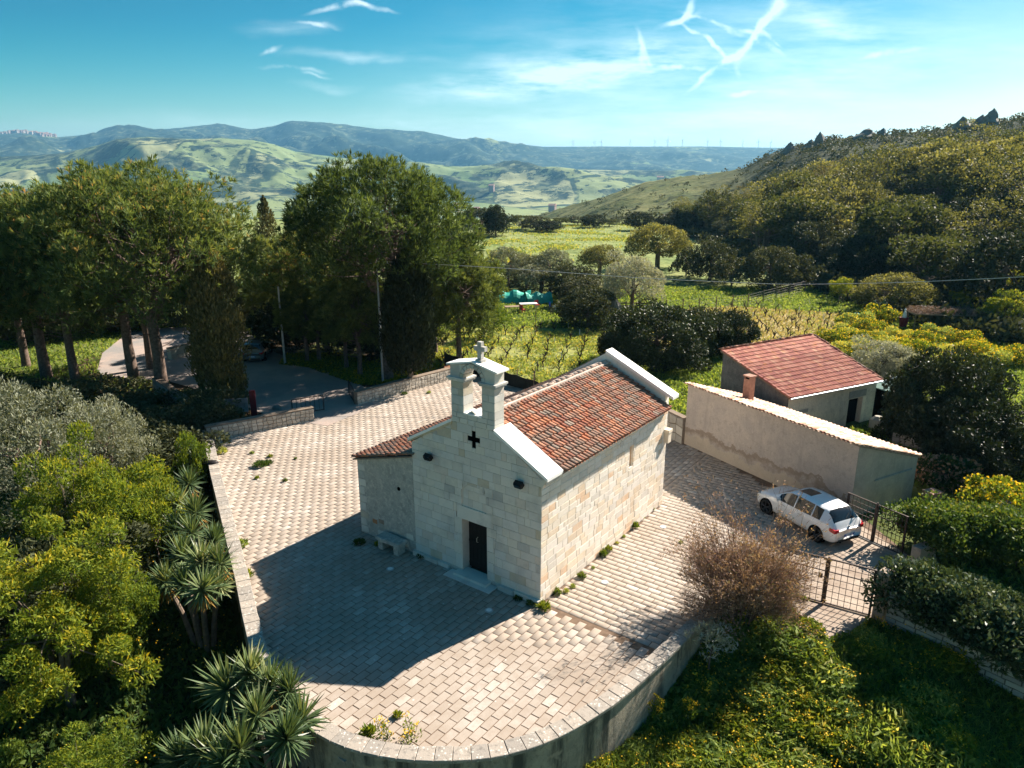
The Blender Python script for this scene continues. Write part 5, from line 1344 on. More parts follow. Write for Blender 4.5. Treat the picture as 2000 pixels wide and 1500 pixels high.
# ------------------------------------------------------------------ foliage tools
def unit(v): return v / np.maximum(np.linalg.norm(v, axis=-1, keepdims=True), 1e-9)
class Fol:
    def __init__(s): s.c = []; s.a = []; s.w = []; s.r = []; s.tri = []
    def leaves(s, C, A, L, Wd, rnd=None, flat=None):
        """diamond shaped leaves: centres C, long axes A (length L), width Wd"""
        n = len(C); A = unit(A) * (np.asarray(L).reshape(-1, 1) if np.ndim(L) else L) / 2
        q = rng.normal(size=(n, 3)) if flat is None else flat + rng.normal(size=(n, 3)) * .3
        Wv = unit(np.cross(A, q)) * (np.asarray(Wd).reshape(-1, 1) if np.ndim(Wd) else Wd) / 2
        s.c.append(np.stack([C - A, C + Wv, C + A, C - Wv], 1)); s.r.append(rng.random(n) if rnd is None else rnd)
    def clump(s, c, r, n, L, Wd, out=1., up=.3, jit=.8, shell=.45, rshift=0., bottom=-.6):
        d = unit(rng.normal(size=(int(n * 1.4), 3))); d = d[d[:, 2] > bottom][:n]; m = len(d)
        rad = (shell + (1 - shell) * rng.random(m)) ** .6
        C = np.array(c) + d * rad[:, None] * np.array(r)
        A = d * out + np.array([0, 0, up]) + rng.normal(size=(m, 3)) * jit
        rn = np.clip(rng.random(m) * .62 + .34 * (rad - .5) + .18 * d[:, 2] + rshift, 0, .999)  # inner and lower leaves darkened, shade within the clump put into colour
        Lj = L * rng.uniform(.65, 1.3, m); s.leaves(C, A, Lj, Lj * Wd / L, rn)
    def tufts(s, C, D, n, L, Wd, spread=.55, rn=None):
        """bundles of n narrow needles starting at C and pointing round D"""
        m = len(C); d = unit(np.repeat(D, n, 0) + rng.normal(size=(m * n, 3)) * spread); Lj = L * rng.uniform(.7, 1.2, m * n)
        rr = rng.random(m) if rn is None else rn; rr = np.clip(np.repeat(rr, n) + rng.normal(0, .1, m * n), 0, .999)
        s.leaves(np.repeat(C, n, 0) + d * (Lj / 2)[:, None], d, Lj, Wd, rr)
    def mesh(s, name):
        V = np.concatenate(s.c); n = len(V); return np_mesh(name, V.reshape(-1, 3), np.arange(n * 4).reshape(n, 4), np.concatenate(s.r))
    def build(s, name, m, parent=None, kind=None):
        return tag(link(name, s.mesh(name), parent, m), kind=kind)
def limb(mb, a, b_, r0, r1, n=5, sag=.12, seg=4):
    a = np.array(a, float); b_ = np.array(b_, float); L = np.linalg.norm(b_ - a); pts = []
    w = rng.normal(0, .07 * L, 3)
    for i in range(seg + 1):
        t = i / seg; p = a + (b_ - a) * t + w * math.sin(PI * t); p[2] -= sag * L * math.sin(PI * t); pts.append(p)
    mb.tube(pts, [r0 + (r1 - r0) * i / seg for i in range(seg + 1)], n, cap=False)
PROTO = {}
def make_tree(key, name, H, clumps, leaf, m, tr=.2, bark='bark', trunk_top=.6, lean=(0, 0), nlimb=10, multi=1, crown='crown', limb_r=.35):
    """clumps: list of (centre, radii); leaf: dict for Fol.clump; builds trunk with limbs to the clumps and one crown"""
    root = empty(name, (0, 0, 0)); f = Fol()
    for c, r in clumps: f.clump(c, r, **leaf)
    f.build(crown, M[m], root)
    mb = MB(); tops = []
    for k in range(multi):
        o = np.array([rng.normal(0, .25), rng.normal(0, .25), -.4]) if multi > 1 else np.array([0, 0, -.4]); tp = np.array([lean[0] + o[0] * 2.5, lean[1] + o[1] * 2.5, H * trunk_top])
        mid = (o + tp) / 2 + rng.normal(0, .12, 3) * (1, 1, 0); mb.tube([o, o * .6 + mid * .4, mid, tp], [tr * 1.25, tr, tr * .85, tr * .55], 8, cap=False); tops.append((mid, tp))
    sel = list(range(len(clumps))); rng.shuffle(sel)
    for i in sel[:nlimb]:
        mid, tp = tops[i % len(tops)]; s = rng.uniform(.1, 1); limb(mb, mid + (tp - mid) * s, np.array(clumps[i][0]), tr * limb_r, tr * .08)
    mb.build('trunk', M[bark], root, True); PROTO[key] = root; root.location = (0, -500, -200); return root
used = set()
def put(key, label, cat, x, y, z=None, s=1., rz=None, group=None, sz=None, name=None):
    if key not in used: used.add(key); o = PROTO[key]
    else: o = copy_tree(PROTO[key])
    if z is None: z = gz(x, y)
    o.location = (x, y, z); o.rotation_euler = (0, 0, rng.uniform(0, 6.28) if rz is None else rz); o.scale = (s, s, s if sz is None else sz)
    if 'group' in o: del o['group']
    tag(o, label, cat, group); return o
def base_at(u, v, z0=None):
    """ground point seen at a pixel"""
    p = at(u, v, -.1)
    for _ in range(6): p = at(u, v, gz(p[0], p[1]))
    return float(p[0]), float(p[1])
def xy(u, Y): return float((u - 1000) / FPX * _c * Y * 1.0), float(Y)
def pxy(u, v, Y): q = pt(u, v, Y); return float(q[0]), float(q[1]), float(q[2])
def dome(R, Rz, zc, n, cr, flat=1., lowcut=-.35, jitter=.12):
    out = []; 
    for i in range(n):
        z = 1 - (1 - lowcut) * (i + .5) / n; ph = i * 2.39996 + rng.normal(0, .3); rr = math.sqrt(max(0, 1 - z * z)); k = 1 + rng.normal(0, jitter)
        c = (R * rr * math.cos(ph) * k * .82, R * rr * math.sin(ph) * k * .82, zc + Rz * z * k * .82); q = cr * rng.uniform(.75, 1.25); out.append((c, (q, q, q * .75 * flat)))
    return out

# ---- umbrella and Aleppo pines
def pine(key, H, Rr, zc, Rz, n=70, m='pine', tr=.26, tuft=24, lean=(0, 0), forks=5, needle=.42):
    root = empty('pine_tree', (0, 0, 0)); f = Fol(); cl = dome(Rr, Rz, zc, n, Rr * .23, 1., -.8, .12); mb = MB()
    for c, r in cl:
        c = np.array(c); m_ = tuft; d = unit(rng.normal(size=(m_, 3)) + np.array([0, 0, .9])); ctr = np.array([0, 0, zc]); outd = unit((c - ctr)[None])[0]
        P = c + d * np.array(r) * rng.uniform(.5, 1.05, (m_, 1)); D = unit(d * .8 + outd * .5 + np.array([0, 0, .75]))
        f.tufts(P, D, 12, needle, .06, .5, rng.uniform(.15, .78, m_) + .12 * (c[2] > zc) )  # tufts of the upper crown paler, the sunlit top put into colour
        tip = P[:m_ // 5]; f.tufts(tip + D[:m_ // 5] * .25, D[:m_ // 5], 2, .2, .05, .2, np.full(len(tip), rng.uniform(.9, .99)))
        f.clump(c, np.array(r) * .85, 110, .5, .065, .5, .8, rshift=-.25)  # filler leaves toned down, the crown's inner shade put into colour
    f.build('crown', M[m], root)
    fz = H * rng.uniform(.34, .42); o = np.array([0, 0, -.4]); fork = np.array([lean[0] * .4, lean[1] * .4, fz]); mb.tube([o, fork * .5 + rng.normal(0, .06, 3), fork], [tr * 1.3, tr, tr * .9], 9, cap=False)
    ends = []
    for k in range(forks):
        a = k * 2 * PI / forks + rng.normal(0, .3); e = np.array([math.cos(a) * Rr * .35 + lean[0], math.sin(a) * Rr * .35 + lean[1], zc + Rz * .1]); limb(mb, fork, e, tr * .62, tr * .28, 7, .03); ends.append((fork, e))
    for c, r in cl:
        fk, e = ends[rng.integers(forks)]; s = rng.uniform(.35, 1); limb(mb, fk + (e - fk) * s, np.array(c), tr * .16, tr * .03, 4, .05, 3)
    for k in range(14):                        # dead snags on the lower trunk
        z = rng.uniform(.2, .5) * H; a = rng.uniform(0, 6.28); L = rng.uniform(1., 2.6); limb(mb, (0, 0, z), (math.cos(a) * L, math.sin(a) * L, z + rng.uniform(-.3, .5)), .035, .01, 4, .04, 2)
    mb.build('trunk', M['bark'], root, True); PROTO[key] = root; root.location = (0, -500, -200); return root
pine('pineA', 13.8, 6.5, 8.9, 5.0, 125, tr=.36, tuft=30)
pine('pineB', 14.2, 6.2, 10.2, 4.2, 110, tr=.34, forks=6, tuft=30)
pine('pineC', 11.5, 5.2, 7.4, 4.2, 90, tr=.25, tuft=28)
pine('pineD', 10.5, 3.9, 5.9, 4.8, 80, 'pine2', tr=.22, needle=.5)
pine('pineE', 7.5, 2.7, 4.9, 2.8, 44, 'pine2', tr=.17)
def putpine(key, label, u, v, vtop=None, s=1., H=None, rz=None, group=None):
    x, y = base_at(u, v); z = gz(x, y)
    if vtop is not None: s = (CAM_H + y * elev(vtop) - z) / H
    return put(key, label, 'tree', x, y, z, s, rz, group)
putpine('pineA', 'big umbrella pine with thick trunk, just left of the tall tawny cypress', 317, 768, 345, H=13.8, rz=.6)
putpine('pineB', 'big umbrella pine rising behind the dark cypress left of the bell gable', 757, 742, 325, H=14.4, rz=2.)
putpine('pineC', 'umbrella pine at the far left edge with trunk over the roadside', 52, 718, 402, H=11.5, rz=1.)
putpine('pineA', 'broad pine second from the left edge among the left pines', 92, 738, 385, H=13.8, rz=3.1)
putpine('pineC', 'slender pine third from the left edge with leaning trunk', 148, 745, 392, H=11.5, rz=4.)
putpine('pineB', 'rounded pine left of the thick trunked umbrella pine', 262, 742, 352, H=14.2, rz=5.2)
putpine('pineC', 'pine with crown behind the thick trunked umbrella pine', 296, 720, 372, H=11.5, rz=.2)
putpine('pineA', 'pine beyond the road at the far left with low dark crown', -60, 745, 420, H=13.8, rz=2.2)
putpine('pineD', 'pale feathery pine right of the dark cypress, over the vineyard edge', 897, 705, 470, H=10.5, rz=1.2)
putpine('pineD', 'pale feathery pine behind the right side of the umbrella pine', 850, 690, 440, H=10.5, rz=3.2)
putpine('pineD', 'dark leaning pine behind the tawny cypress on its right', 560, 668, 462, H=10.5, rz=.4)
putpine('pineC', 'dark pine between the two cypresses behind the roadside', 640, 690, 455, H=11.5, rz=.9)
putpine('pineE', 'small brownish pine, leftmost of the roadside row right of the lamp pole', 600, 708, 560, H=7.5)
putpine('pineE', 'small pine with reddish trunk, second of the roadside row', 624, 706, 548, H=7.5)
putpine('pineE', 'small pine nearest the right entrance wall with bare lower branches', 703, 735, 545, H=7.5)
putpine('pineE', 'small pine beside the bare branched one at the roadside', 678, 722, 560, H=7.5)
# ---- cypresses
def cypress(key, H, Rm, z0, n, m, name='cypress_tree', tr=.17, lumps=26, prof=None):
    root = empty(name, (0, 0, 0)); f = Fol()
    for i in range(lumps):
        t = (i + .5) / lumps; z = z0 + (H - z0) * t; w = Rm * (math.sin(PI * min(1, (t * .93 + .10))) ** .62) * (1 - .35 * t)
        for k in range(3):
            a = rng.uniform(0, 6.28); c = (math.cos(a) * w * .5, math.sin(a) * w * .5, z); q = w * rng.uniform(.5, .72)
            f.clump(c, (q, q, q * 1.7), n // lumps // 3, .26, .085, .6, 1.5, .4, .55)
    f.build('crown', M[m], root); mb = MB(); mb.tube([(0, 0, -.4), (0, 0, z0 * .6), (.03, 0, z0 + .8)], [tr * 1.5, tr, tr * .8], 9)
    for k in range(5): a = k * 1.3; mb.tube([(0, 0, z0 * .45), (math.cos(a) * .3, math.sin(a) * .3, z0 + .6)], [tr * .5, tr * .3], 5)
    mb.build('trunk', M['barkpale'], root, True); PROTO[key] = root; root.location = (0, -500, -200)
cypress('cyp1', 10.6, 2.05, .5, 34000, 'cypressbrown')
cypress('cyp2', 9.3, 2.15, 1.7, 34000, 'cypress', tr=.2)
x, y = base_at(442, 792); put('cyp1', 'tall tawny green cypress left of the yard entrance', 'tree', x, y, -.1, 1., rz=0, sz=(CAM_H + y * elev(470) + .1) / 10.6)
x, y = base_at(803, 762); put('cyp2', 'dark columnar cypress with bare pale trunk beside the right entrance wall', 'tree', x, y, -.05, 1., rz=0, sz=(CAM_H + y * elev(482)) / 9.3)
cypress('cyp3', 9., 1.3, .5, 5000, 'cypressbrown', 'cypress_tree')
def treetop(key, label, cat, u, vtop, Y, H, group=None, s=None, dz=0., name=None):
    x, y = pxy(u, vtop, Y)[:2]; z = gz(x, y); top = CAM_H + Y * elev(vtop); sc = max(.2, (top - z) / H); return put(key, label, cat, x, y, z + dz, sc if s is None else s, group=group, sz=sc)
treetop('cyp3', 'pointed brownish conifer between the left pines and the umbrella pine', 'tree', 513, 380, 85, 9., s=1.6)
treetop('cyp3', 'thin dark cypress tip left of the umbrella pine', 'tree', 562, 398, 90, 9., s=.8)
treetop('cyp3', 'second thin cypress tip close to the umbrella pine', 'tree', 574, 408, 92, 9., s=.7)

# ---- round broadleaf trees
def leafy(key, name, H, Rr, Rz, zc, n, m, L=.3, Wd=.13, per=230, bark='bark', tr=.18, cr=.36, **k):
    cl = dome(Rr, Rz, zc, n, Rr * cr, 1., k.pop('low', -.5), k.pop('jit', .14))
    lf = dict(n=per, L=L, Wd=Wd, out=k.pop('out', 1.), up=k.pop('up', .3), jit=k.pop('ljit', .9), shell=.4)
    return make_tree(key, name, H, cl, lf, m, tr, bark, **k)
leafy('oak1', 'oak_tree', 10, 5.2, 3.4, 6.4, 26, 'oak', .46, .26, 210, 'barkpale', .32, multi=2, nlimb=24, jit=.22)
leafy('oak2', 'oak_tree', 9, 4.4, 3.2, 5.6, 22, 'oakgreen', .44, .25, 210, 'barkpale', .28, nlimb=20, jit=.22)
leafy('oak3', 'oak_tree', 11, 5.0, 4.2, 6.6, 24, 'oak', .42, .22, 120, 'barkpale', .32, multi=3, nlimb=24, jit=.25)
leafy('oak4', 'oak_tree', 10, 5.0, 3.6, 6.2, 22, 'oakgreen', .4, .22, 190, 'barkpale', .3, multi=2, nlimb=22, jit=.26)
leafy('oak5', 'oak_tree', 10, 4.8, 3.8, 6.0, 20, 'barebrown', .45, .07, 170, 'barkpale', .3, multi=3, nlimb=20, jit=.28)
leafy('ever1', 'evergreen_tree', 8, 4.3, 4.0, 3.8, 34, 'oakdark', .42, .22, 230, 'bark', .3, low=-.8, nlimb=10)
leafy('ever2', 'evergreen_tree', 6, 3.5, 3.2, 2.7, 34, 'scrub', .30, .15, 300, 'bark', .25, low=-.8, nlimb=8)
leafy('silver', 'olive_tree', 6, 2.9, 2.5, 3.5, 34, 'silver', .24, .07, 330, 'bark', .22, cr=.3, up=.6, nlimb=16)
leafy('olive', 'olive_tree', 6, 2.5, 2.4, 3.4, 26, 'olive', .25, .08, 260, 'bark', .2, cr=.32, up=.5, nlimb=16, multi=2)
leafy('round', 'oak_tree', 6.4, 5.0, 2.9, 3.4, 42, 'oak', .32, .15, 260, 'barkpale', .3, cr=.26, nlimb=30, multi=2, jit=.08)
leafy('bush', 'round_bush', 3.6, 2.6, 2.0, 1.7, 16, 'scrub', .34, .18, 170, 'bark', .12, nlimb=4)
leafy('fresh', 'fruit_tree', 3.8, 2.1, 1.8, 2.2, 30, 'lime', .20, .08, 190, 'barkpale', .08, nlimb=12, multi=2, jit=.2, cr=.3)
for nm, lb, u, vt, Y, k, H in [
        ('silver', 'rounded silver olive tree at the edge of the vineyard beside the pale boulder', 1240, 500, 71, 'silver', 6),
        ('round', 'wide rounded yellow green oak in the middle distance behind the silver olive', 1288, 440, 112, 'round', 6.4),
        ('o', 'small golden oak left of the wide rounded yellow green oak', 1172, 480, 104, 'round', 6.4)]:
    treetop(k, lb, 'tree', u, vt, Y, H, s=.62 if nm == 'o' else None)
for i, (u, vt, Y, k, lb) in enumerate([(990, 478, 88, 'olive', 'leftmost olive tree of the grove over the picnic place'), (1030, 500, 92, 'ever2', 'dark bushy tree behind the teal tarpaulin'),
        (1078, 482, 88, 'olive', 'tallest silvery olive of the grove over the picnic place'), (1118, 515, 84, 'ever2', 'dark round tree at the right end of the picnic grove'), (1052, 512, 86, 'olive', 'low olive directly over the picnic tables'), (1150, 540, 78, 'ever2', 'low dark bush between picnic grove and pale boulder')]):
    treetop(k, lb, 'tree', u, vt, Y, 6, s=1.0 if k == 'olive' else .9)
# bushes along the far edge of the field
fe = [(940, 405, 175), (968, 398, 170), (1020, 420, 195), (1045, 424, 190), (1068, 430, 185), (1095, 425, 205), (1130, 424, 210), (1160, 418, 200), (1190, 428, 205), (1215, 424, 215), (1250, 412, 190), (1285, 425, 200), (1310, 418, 195), (1340, 405, 185), (1372, 398, 180), (1400, 380, 175)]
flb = ['low round bush at the left end of the treeline beyond the field', 'taller dark round tree at the left end of the treeline beyond the field']
for i, (u, vt, Y) in enumerate(fe):
    lab = flb[i] if i < 2 else 'round bush or small tree in the treeline along the far edge of the green field'
    treetop(['bush', 'ever1', 'oak2'][i % 3 if i > 1 else 1], lab, 'bush', u, vt, Y, [3.6, 8, 9][i % 3 if i > 1 else 1], group=None if i < 2 else 'bushes along the far edge of the green field', s=rng.uniform(.6, .9) if i % 3 else 1.6)
# hillside wood
tmax = lambda u: np.interp(u, [1300, 1400, 1480, 1560, 1700, 1850, 2000, 2100], [.0, .05, .12, .20, .32, .42, .48, .52])
cnt = 0
for k in range(14):
    u = 1345 + rng.uniform(-10, 20)
    while u < 2090:
        fh, yc = np.interp(u, UH, FH), np.interp(u, UH, YC); tm = tmax(u); t = -.06 + (tm + .06) * (k + rng.uniform(-.4, .4)) / 13.
        Y = fh + t * (yc - fh); top = t > tm * .4
        kk = ['oak1', 'oak3', 'oak2', 'oak1', 'oak4', 'oak5'][rng.integers(6)] if (top or rng.random() < .25) else ['ever1', 'ever2', 'oak2', 'oak3', 'ever1'][rng.integers(5)]
        x, y = xy(u, Y); s = rng.uniform(.85, 1.3) * float(np.interp(u, [1340, 1560], [.6, 1.]))
        if kk.startswith('oak'): put(kk, 'yellow green oak with bare limbs in the wood on the hillside', 'tree', x, y, None, s, group='oaks of the hillside wood', sz=s * rng.uniform(.8, 1.0))
        else: put(kk, 'dark evergreen tree at the shaded foot of the hillside wood', 'tree', x, y, None, s * .95, group='evergreens of the hillside wood')
        cnt += 1; u += rng.uniform(7.4, 10.8) / Y * 1400
print('WOOD', cnt)
# scrub clothing the rocky ridge and spur
f = Fol()
for i in range(2600):
    u = rng.uniform(1060, 2100); fh, yc = np.interp(u, UH, FH), np.interp(u, UH, YC); t = rng.uniform(.0, 1.02)
    dens = .05 + .9 * float(sstep(1400, 1530, u)) + .5 * float(sstep(.12, 0, t))
    if rng.random() > dens: continue
    if t < tmax(u) * .8 and u > 1350: continue
    Y = fh + t * (yc - fh); x, y = xy(u, Y); z = gz(x, y); r_ = rng.uniform(.9, 2.2)
    f.clump((x, y, z + r_ * .3), (r_, r_, r_ * .8), 34, .8, .5, 1., .4, .8, .6)
for i in range(1500):                       # undergrowth of the wood
    u = rng.uniform(1320, 2090); fh, yc = np.interp(u, UH, FH), np.interp(u, UH, YC); t = -.12 + rng.random() ** 1.5 * (tmax(u) + .1); Y = fh + t * (yc - fh); x, y = xy(u, Y); z = gz(x, y); r_ = rng.uniform(.8, 2.)
    f.clump((x, y, z + r_ * .3), (r_, r_, r_ * .9), 46, .6, .36, 1., .4, .8, .6, -.25)
f.build('scrub', M['scrub'], None, 'stuff')
# rocks on the ridge
def crag(label, u, vt, Y, w, seed, lean=.2):
    x, y, zt = pxy(u, vt, Y); z0 = gz(x, y) - 1.5; h_ = zt - z0; mb = MB(); r = np.random.default_rng(seed); n = 9; lv = 7
    V = []
    for j in range(lv + 1):
        t = j / lv
        for i in range(n):
            a = 2 * PI * i / n; rr = w / 2 * (1 - t ** 2.2) ** .9 * (1 + r.uniform(-.35, .35)) + .05; V.append((rr * math.cos(a) + lean * w * t, rr * math.sin(a) * .7, h_ * (t + r.uniform(-.04, .04))))
    F = [(j * n + i, j * n + (i + 1) % n, (j + 1) * n + (i + 1) % n, (j + 1) * n + i) for j in range(lv) for i in range(n)]
    mb.add(V, F); o = mb.build('rock_crag', M['rock']); o.location = (x, y, z0); return tag(o, label, 'rock')
crag('tall pointed rock standing alone on the ridge skyline', 1606, 257, 336, 5.5, 1, -.15)
crag('small broken rock left of the tall pointed rock on the ridge', 1580, 272, 342, 6, 2)
crag('broad dark crag in the middle of the ridge skyline', 1688, 250, 322, 10, 3)
crag('smaller leaning rock right of the broad crag on the ridge', 1718, 250, 318, 6, 4, .3)
crag('jagged highest crag near the right end of the ridge skyline', 1938, 212, 276, 7, 5, .1)
crag('low crag left of the jagged highest crag', 1888, 228, 282, 7, 6, -.2)
crag('low crag at the shoulder left of the highest crags', 1912, 224, 280, 7, 7, .2)
crag('pale rock face in the scrub below the ridge', 1525, 325, 330, 9, 8)
crag('low rock on the spur skyline', 1540, 277, 352, 6, 9)
crag('pale grey boulder at the vineyard edge left of the silver olive', 1196, 575, 69, 2.6, 10, .05)
x, y = base_at(1150, 640); put('ever2', 'low dark bush leaning on the pale grey boulder', 'bush', x, y, None, .75, sz=.62)
x, y = base_at(1120, 632); put('bush', 'spreading dark bush left of the pale grey boulder', 'bush', x, y, None, .7)
x, y = base_at(956, 662); put('fresh', 'small leafy tree at the near left corner of the vineyard', 'tree', x, y, None, .85)
x, y = base_at(1740, 612); put('round', 'broad pale green fruit tree at the foot of the hill on the right', 'tree', x, y, None, .78, sz=.62)
for u, v, s, lb in [(1640, 592, .7, 'thin small tree at the far edge of the vineyard'), (1958, 650, .95, 'small fruit tree in the garden near the right edge'), (1990, 612, 1.1, 'fruit tree at the right edge below the wood'), (1880, 618, .7, 'small pale fruit tree behind the reed roof')]:
    x, y = base_at(u, v); put('fresh', lb, 'tree', x, y, None, s)
for u, v, k, s, lb in [(1500, 565, 'ever2', .9, 'dark shrub at the wood edge above the wire fence'), (1545, 562, 'bush', 1.1, 'rounded green shrub at the wood edge above the wire fence'), (1430, 560, 'bush', 1.0, 'low shrub at the wood edge right of the silver olive'), (1385, 548, 'ever2', .9, 'shrub at the wood edge behind the silver olive'),
        (1340, 540, 'bush', .9, 'small shrub just right of the silver olive'), (1830, 575, 'olive', .7, 'grey shrub in the shade at the foot of the wood'), (1950, 560, 'olive', .8, 'pale grey shrub in the shade near the right edge')]:
    x, y = base_at(u, v); put(k, lb, 'bush', x, y, None, s)
# laurel behind the chapel
leafy('laurel', 'laurel_tree', 4.6, 3.7, 2.5, 2.2, 60, 'laurel', .22, .10, 480, 'bark', .2, low=-.8, cr=.27, nlimb=8)
x, y = xy(1300, 52); put('laurel', 'large dark laurel directly behind the chapel roof, left of the farm house', 'tree', x, y, -.1, 1., rz=1, sz=1.0)
x, y = xy(1235, 54); put('laurel', 'dark laurel left part behind the chapel ridge slab', 'tree', x, y, -.1, .5, rz=2, sz=.66)
x, y = xy(1385, 56); put('laurel', 'dark laurel behind the left corner of the farm house', 'tree', x, y, -.1, .72, rz=3, sz=.8)
x, y = xy(1455, 57); put('laurel', 'low spreading laurel behind the farm house ridge', 'tree', x, y, -.1, .55, rz=3, sz=.72)
x, y = xy(1928, 36); put('laurel', 'large dark bush at the right, beyond the ruined garden wall', 'bush', x, y, -.3, .78, rz=4, sz=1.12)
x, y = xy(1990, 33); put('laurel', 'dark bush at the right edge behind the blue tarpaulin', 'bush', x, y, -.3, .75, rz=5, sz=.8)
x, y = xy(1815, 47); put('laurel', 'dark bush behind the farm house corner by the silver shrub', 'bush', x, y, -.3, .42, rz=5, sz=.62)
x, y = xy(1780, 47); put('silver', 'silver grey shrub behind the farm house at its right', 'bush', x, y, -.5, .8, rz=2, sz=.62)
x, y = xy(1850, 45); put('silver', 'silver grey shrub left of the large dark bush', 'bush', x, y, -.5, .6, rz=1, sz=.55)

# yellow flowering bushes
def flowerbush(key, R_, H, m1, m2, n=9, per=260, fl=500, L=.22):
    root = empty('flowering_bush', (0, 0, 0)); f = Fol(); g = Fol()
    for c, r in dome(R_, H * .6, H * .35, n, R_ * .45, 1., -.2, .2): f.clump(c, r, per, L, L * .4, .8, .7); g.clump(c, np.array(r) * 1.08, fl // n, .13, .12, .5, .6, .8, .85)
    f.build('leaves', M[m1], root); g.build('blossom', M[m2], root); PROTO[key] = root; root.location = (0, -500, -200)
flowerbush('fennel', 1.5, 1.7, 'lime', 'yellow'); flowerbush('fennel2', 1.3, 1.3, 'meadow', 'yellow', fl=260)
spots = [(1650, 655), (1690, 665), (1725, 672), (1700, 640), (1760, 655), (1800, 665), (1835, 650), (1770, 690), (1735, 700), (1690, 700), (1655, 685), (1620, 662), (1860, 690), (1900, 690), (1940, 700), (1985, 700), (1830, 712), (1880, 665), (1665, 625), (1720, 618)]
for i, (u, v) in enumerate(spots):
    x, y = base_at(u, v + 14); put('fennel' if i % 2 else 'fennel2', 'yellow flowering bush in the overgrown garden behind the farm house', 'bush', x, y, None, rng.uniform(.8, 1.15), group='yellow bushes behind the farm house')
for u, v, lb in [(1985, 900, 'yellow green bush at the right edge beside the dark bush'), (1960, 1005, 'low flowering bush right of the blue tarpaulin')]:
    x, y = base_at(u, v); put('fennel', lb, 'bush', x, y, None, .9)
flowerbush('rust', 1.1, 1.3, 'hedge', 'dryleaf', fl=900)
x, y = base_at(1850, 950); put('rust', 'rust coloured creeper bush behind the garage end', 'bush', x, y, -.1, 1.1)
x, y = base_at(1800, 935); put('rust', 'small rust coloured bush against the garage end', 'bush', x, y, -.2, .7)

# hedges on the right
def hedge(name, label, line, w, z0, z1, n, m, L, cat='hedge', fl=None, zf=None):
    root = empty(name, (line[0][0], line[0][1], 0)); tag(root, label, cat); f = Fol(); g = MB()
    P = resample(line, .35) - np.array(line[0])
    for i, p in enumerate(P):
        for k in range(6):
            q = (p[0] + rng.normal(0, w * .34), p[1] + rng.normal(0, w * .34), z0 + (z1 - z0) * rng.uniform(.4, .72)); r_ = w * rng.uniform(.4, .72)
            f.clump(q, (r_, r_, (z1 - z0) * .40), n // len(P) // 6, L * rng.uniform(.8, 1.2), L * .5, .8, .5, .9, .15, bottom=-.9)
        if i % 2 == 0: g.tube([(p[0], p[1], z0 - .3), (p[0] + rng.normal(0, .1), p[1], z0 + (z1 - z0) * .7)], [.05, .02], 5)
    f.build('leaves', M[m], root); g.build('stems', M['bark'], root); return root
hl0 = np.array(P2(1800, 1092)); hedge('leafy_hedge', 'bright green leafy hedge right of the upper gate', [tuple(hl0 + (.1, .7)), tuple(hl0 + (2.0, .3)), tuple(hl0 + (4.6, -1.2)), tuple(hl0 + (6.5, -2.4))], 1.35, .1, 2.0, 70000, 'hedge', .15)
hedge('ivy_hedge', 'dark glossy ivy mound over the grey block wall by the lower gate', [tuple(pl1 + d_ * .9 + (.35, .45)), tuple(pl1 + d_ * 2.6 + (.3, .4)), tuple(wend + (.3, .5))], 1.3, .35, 2.05, 100000, 'ivy', .15)
# ---- dry bush at the front right
def drybush():
    x, y = 7.55, 20.35; z = -.5; root = empty('dry_bush', (x, y, z)); tag(root, 'large dry reddish brown twiggy bush leaning over the front right parapet', 'bush'); mb = MB(); tips = []
    def grow(p, d, L, r, lev):
        q = p + d * L; mid = (p + q) / 2 + rng.normal(0, .04 * L, 3); mb.tube([p, mid, q], [r, r * .85, r * .6], 3, rnd=rng.random(), cap=False); tips.append(q)
        if lev == 0: return
        for k in range(rng.integers(3, 5)):
            s = rng.uniform(.35, 1.); nd = unit((d + rng.normal(0, .42, 3) + np.array([0, 0, .06]))[None])[0]; grow(p + (q - p) * s, nd, L * rng.uniform(.5, .72), r * .55, lev - 1)
    for k in range(44):
        a = rng.uniform(0, 6.28); sp_ = rng.uniform(.15, .95); d = unit(np.array([[math.cos(a) * sp_ + .12, math.sin(a) * sp_ + .15, 1.05]]))[0]
        grow(np.array([rng.normal(0, .12), rng.normal(0, .12), 0]), d, rng.uniform(1.35, 1.95), .028, 3)
    for k in range(22): a = rng.uniform(0, 6.28); d = unit(np.array([[math.cos(a) * .5, math.sin(a) * .5, 1.2]]))[0]; grow(np.array([d[0] * 1.8, d[1] * 1.8, 2.0]), d, rng.uniform(1.2, 2.2), .010, 1)
    mb.build('branches', M['twig'], root)
    T = np.array(tips); T = T[T[:, 2] > .9]; T = T[rng.integers(0, len(T), 16000)] + rng.normal(0, .09, (16000, 3)); f = Fol(); f.leaves(T, rng.normal(size=T.shape), .10, .04)
    f.build('withered_leaves', M['dryleaf'], root)
    t2 = T[rng.integers(0, len(T), 26000)] + rng.normal(0, .14, (26000, 3)); f = Fol(); f.leaves(t2, (t2 * [1, 1, .6]) + rng.normal(0, .5, t2.shape), .26, .012); f.build('fine_twigs', M['twig'], root)
drybush()
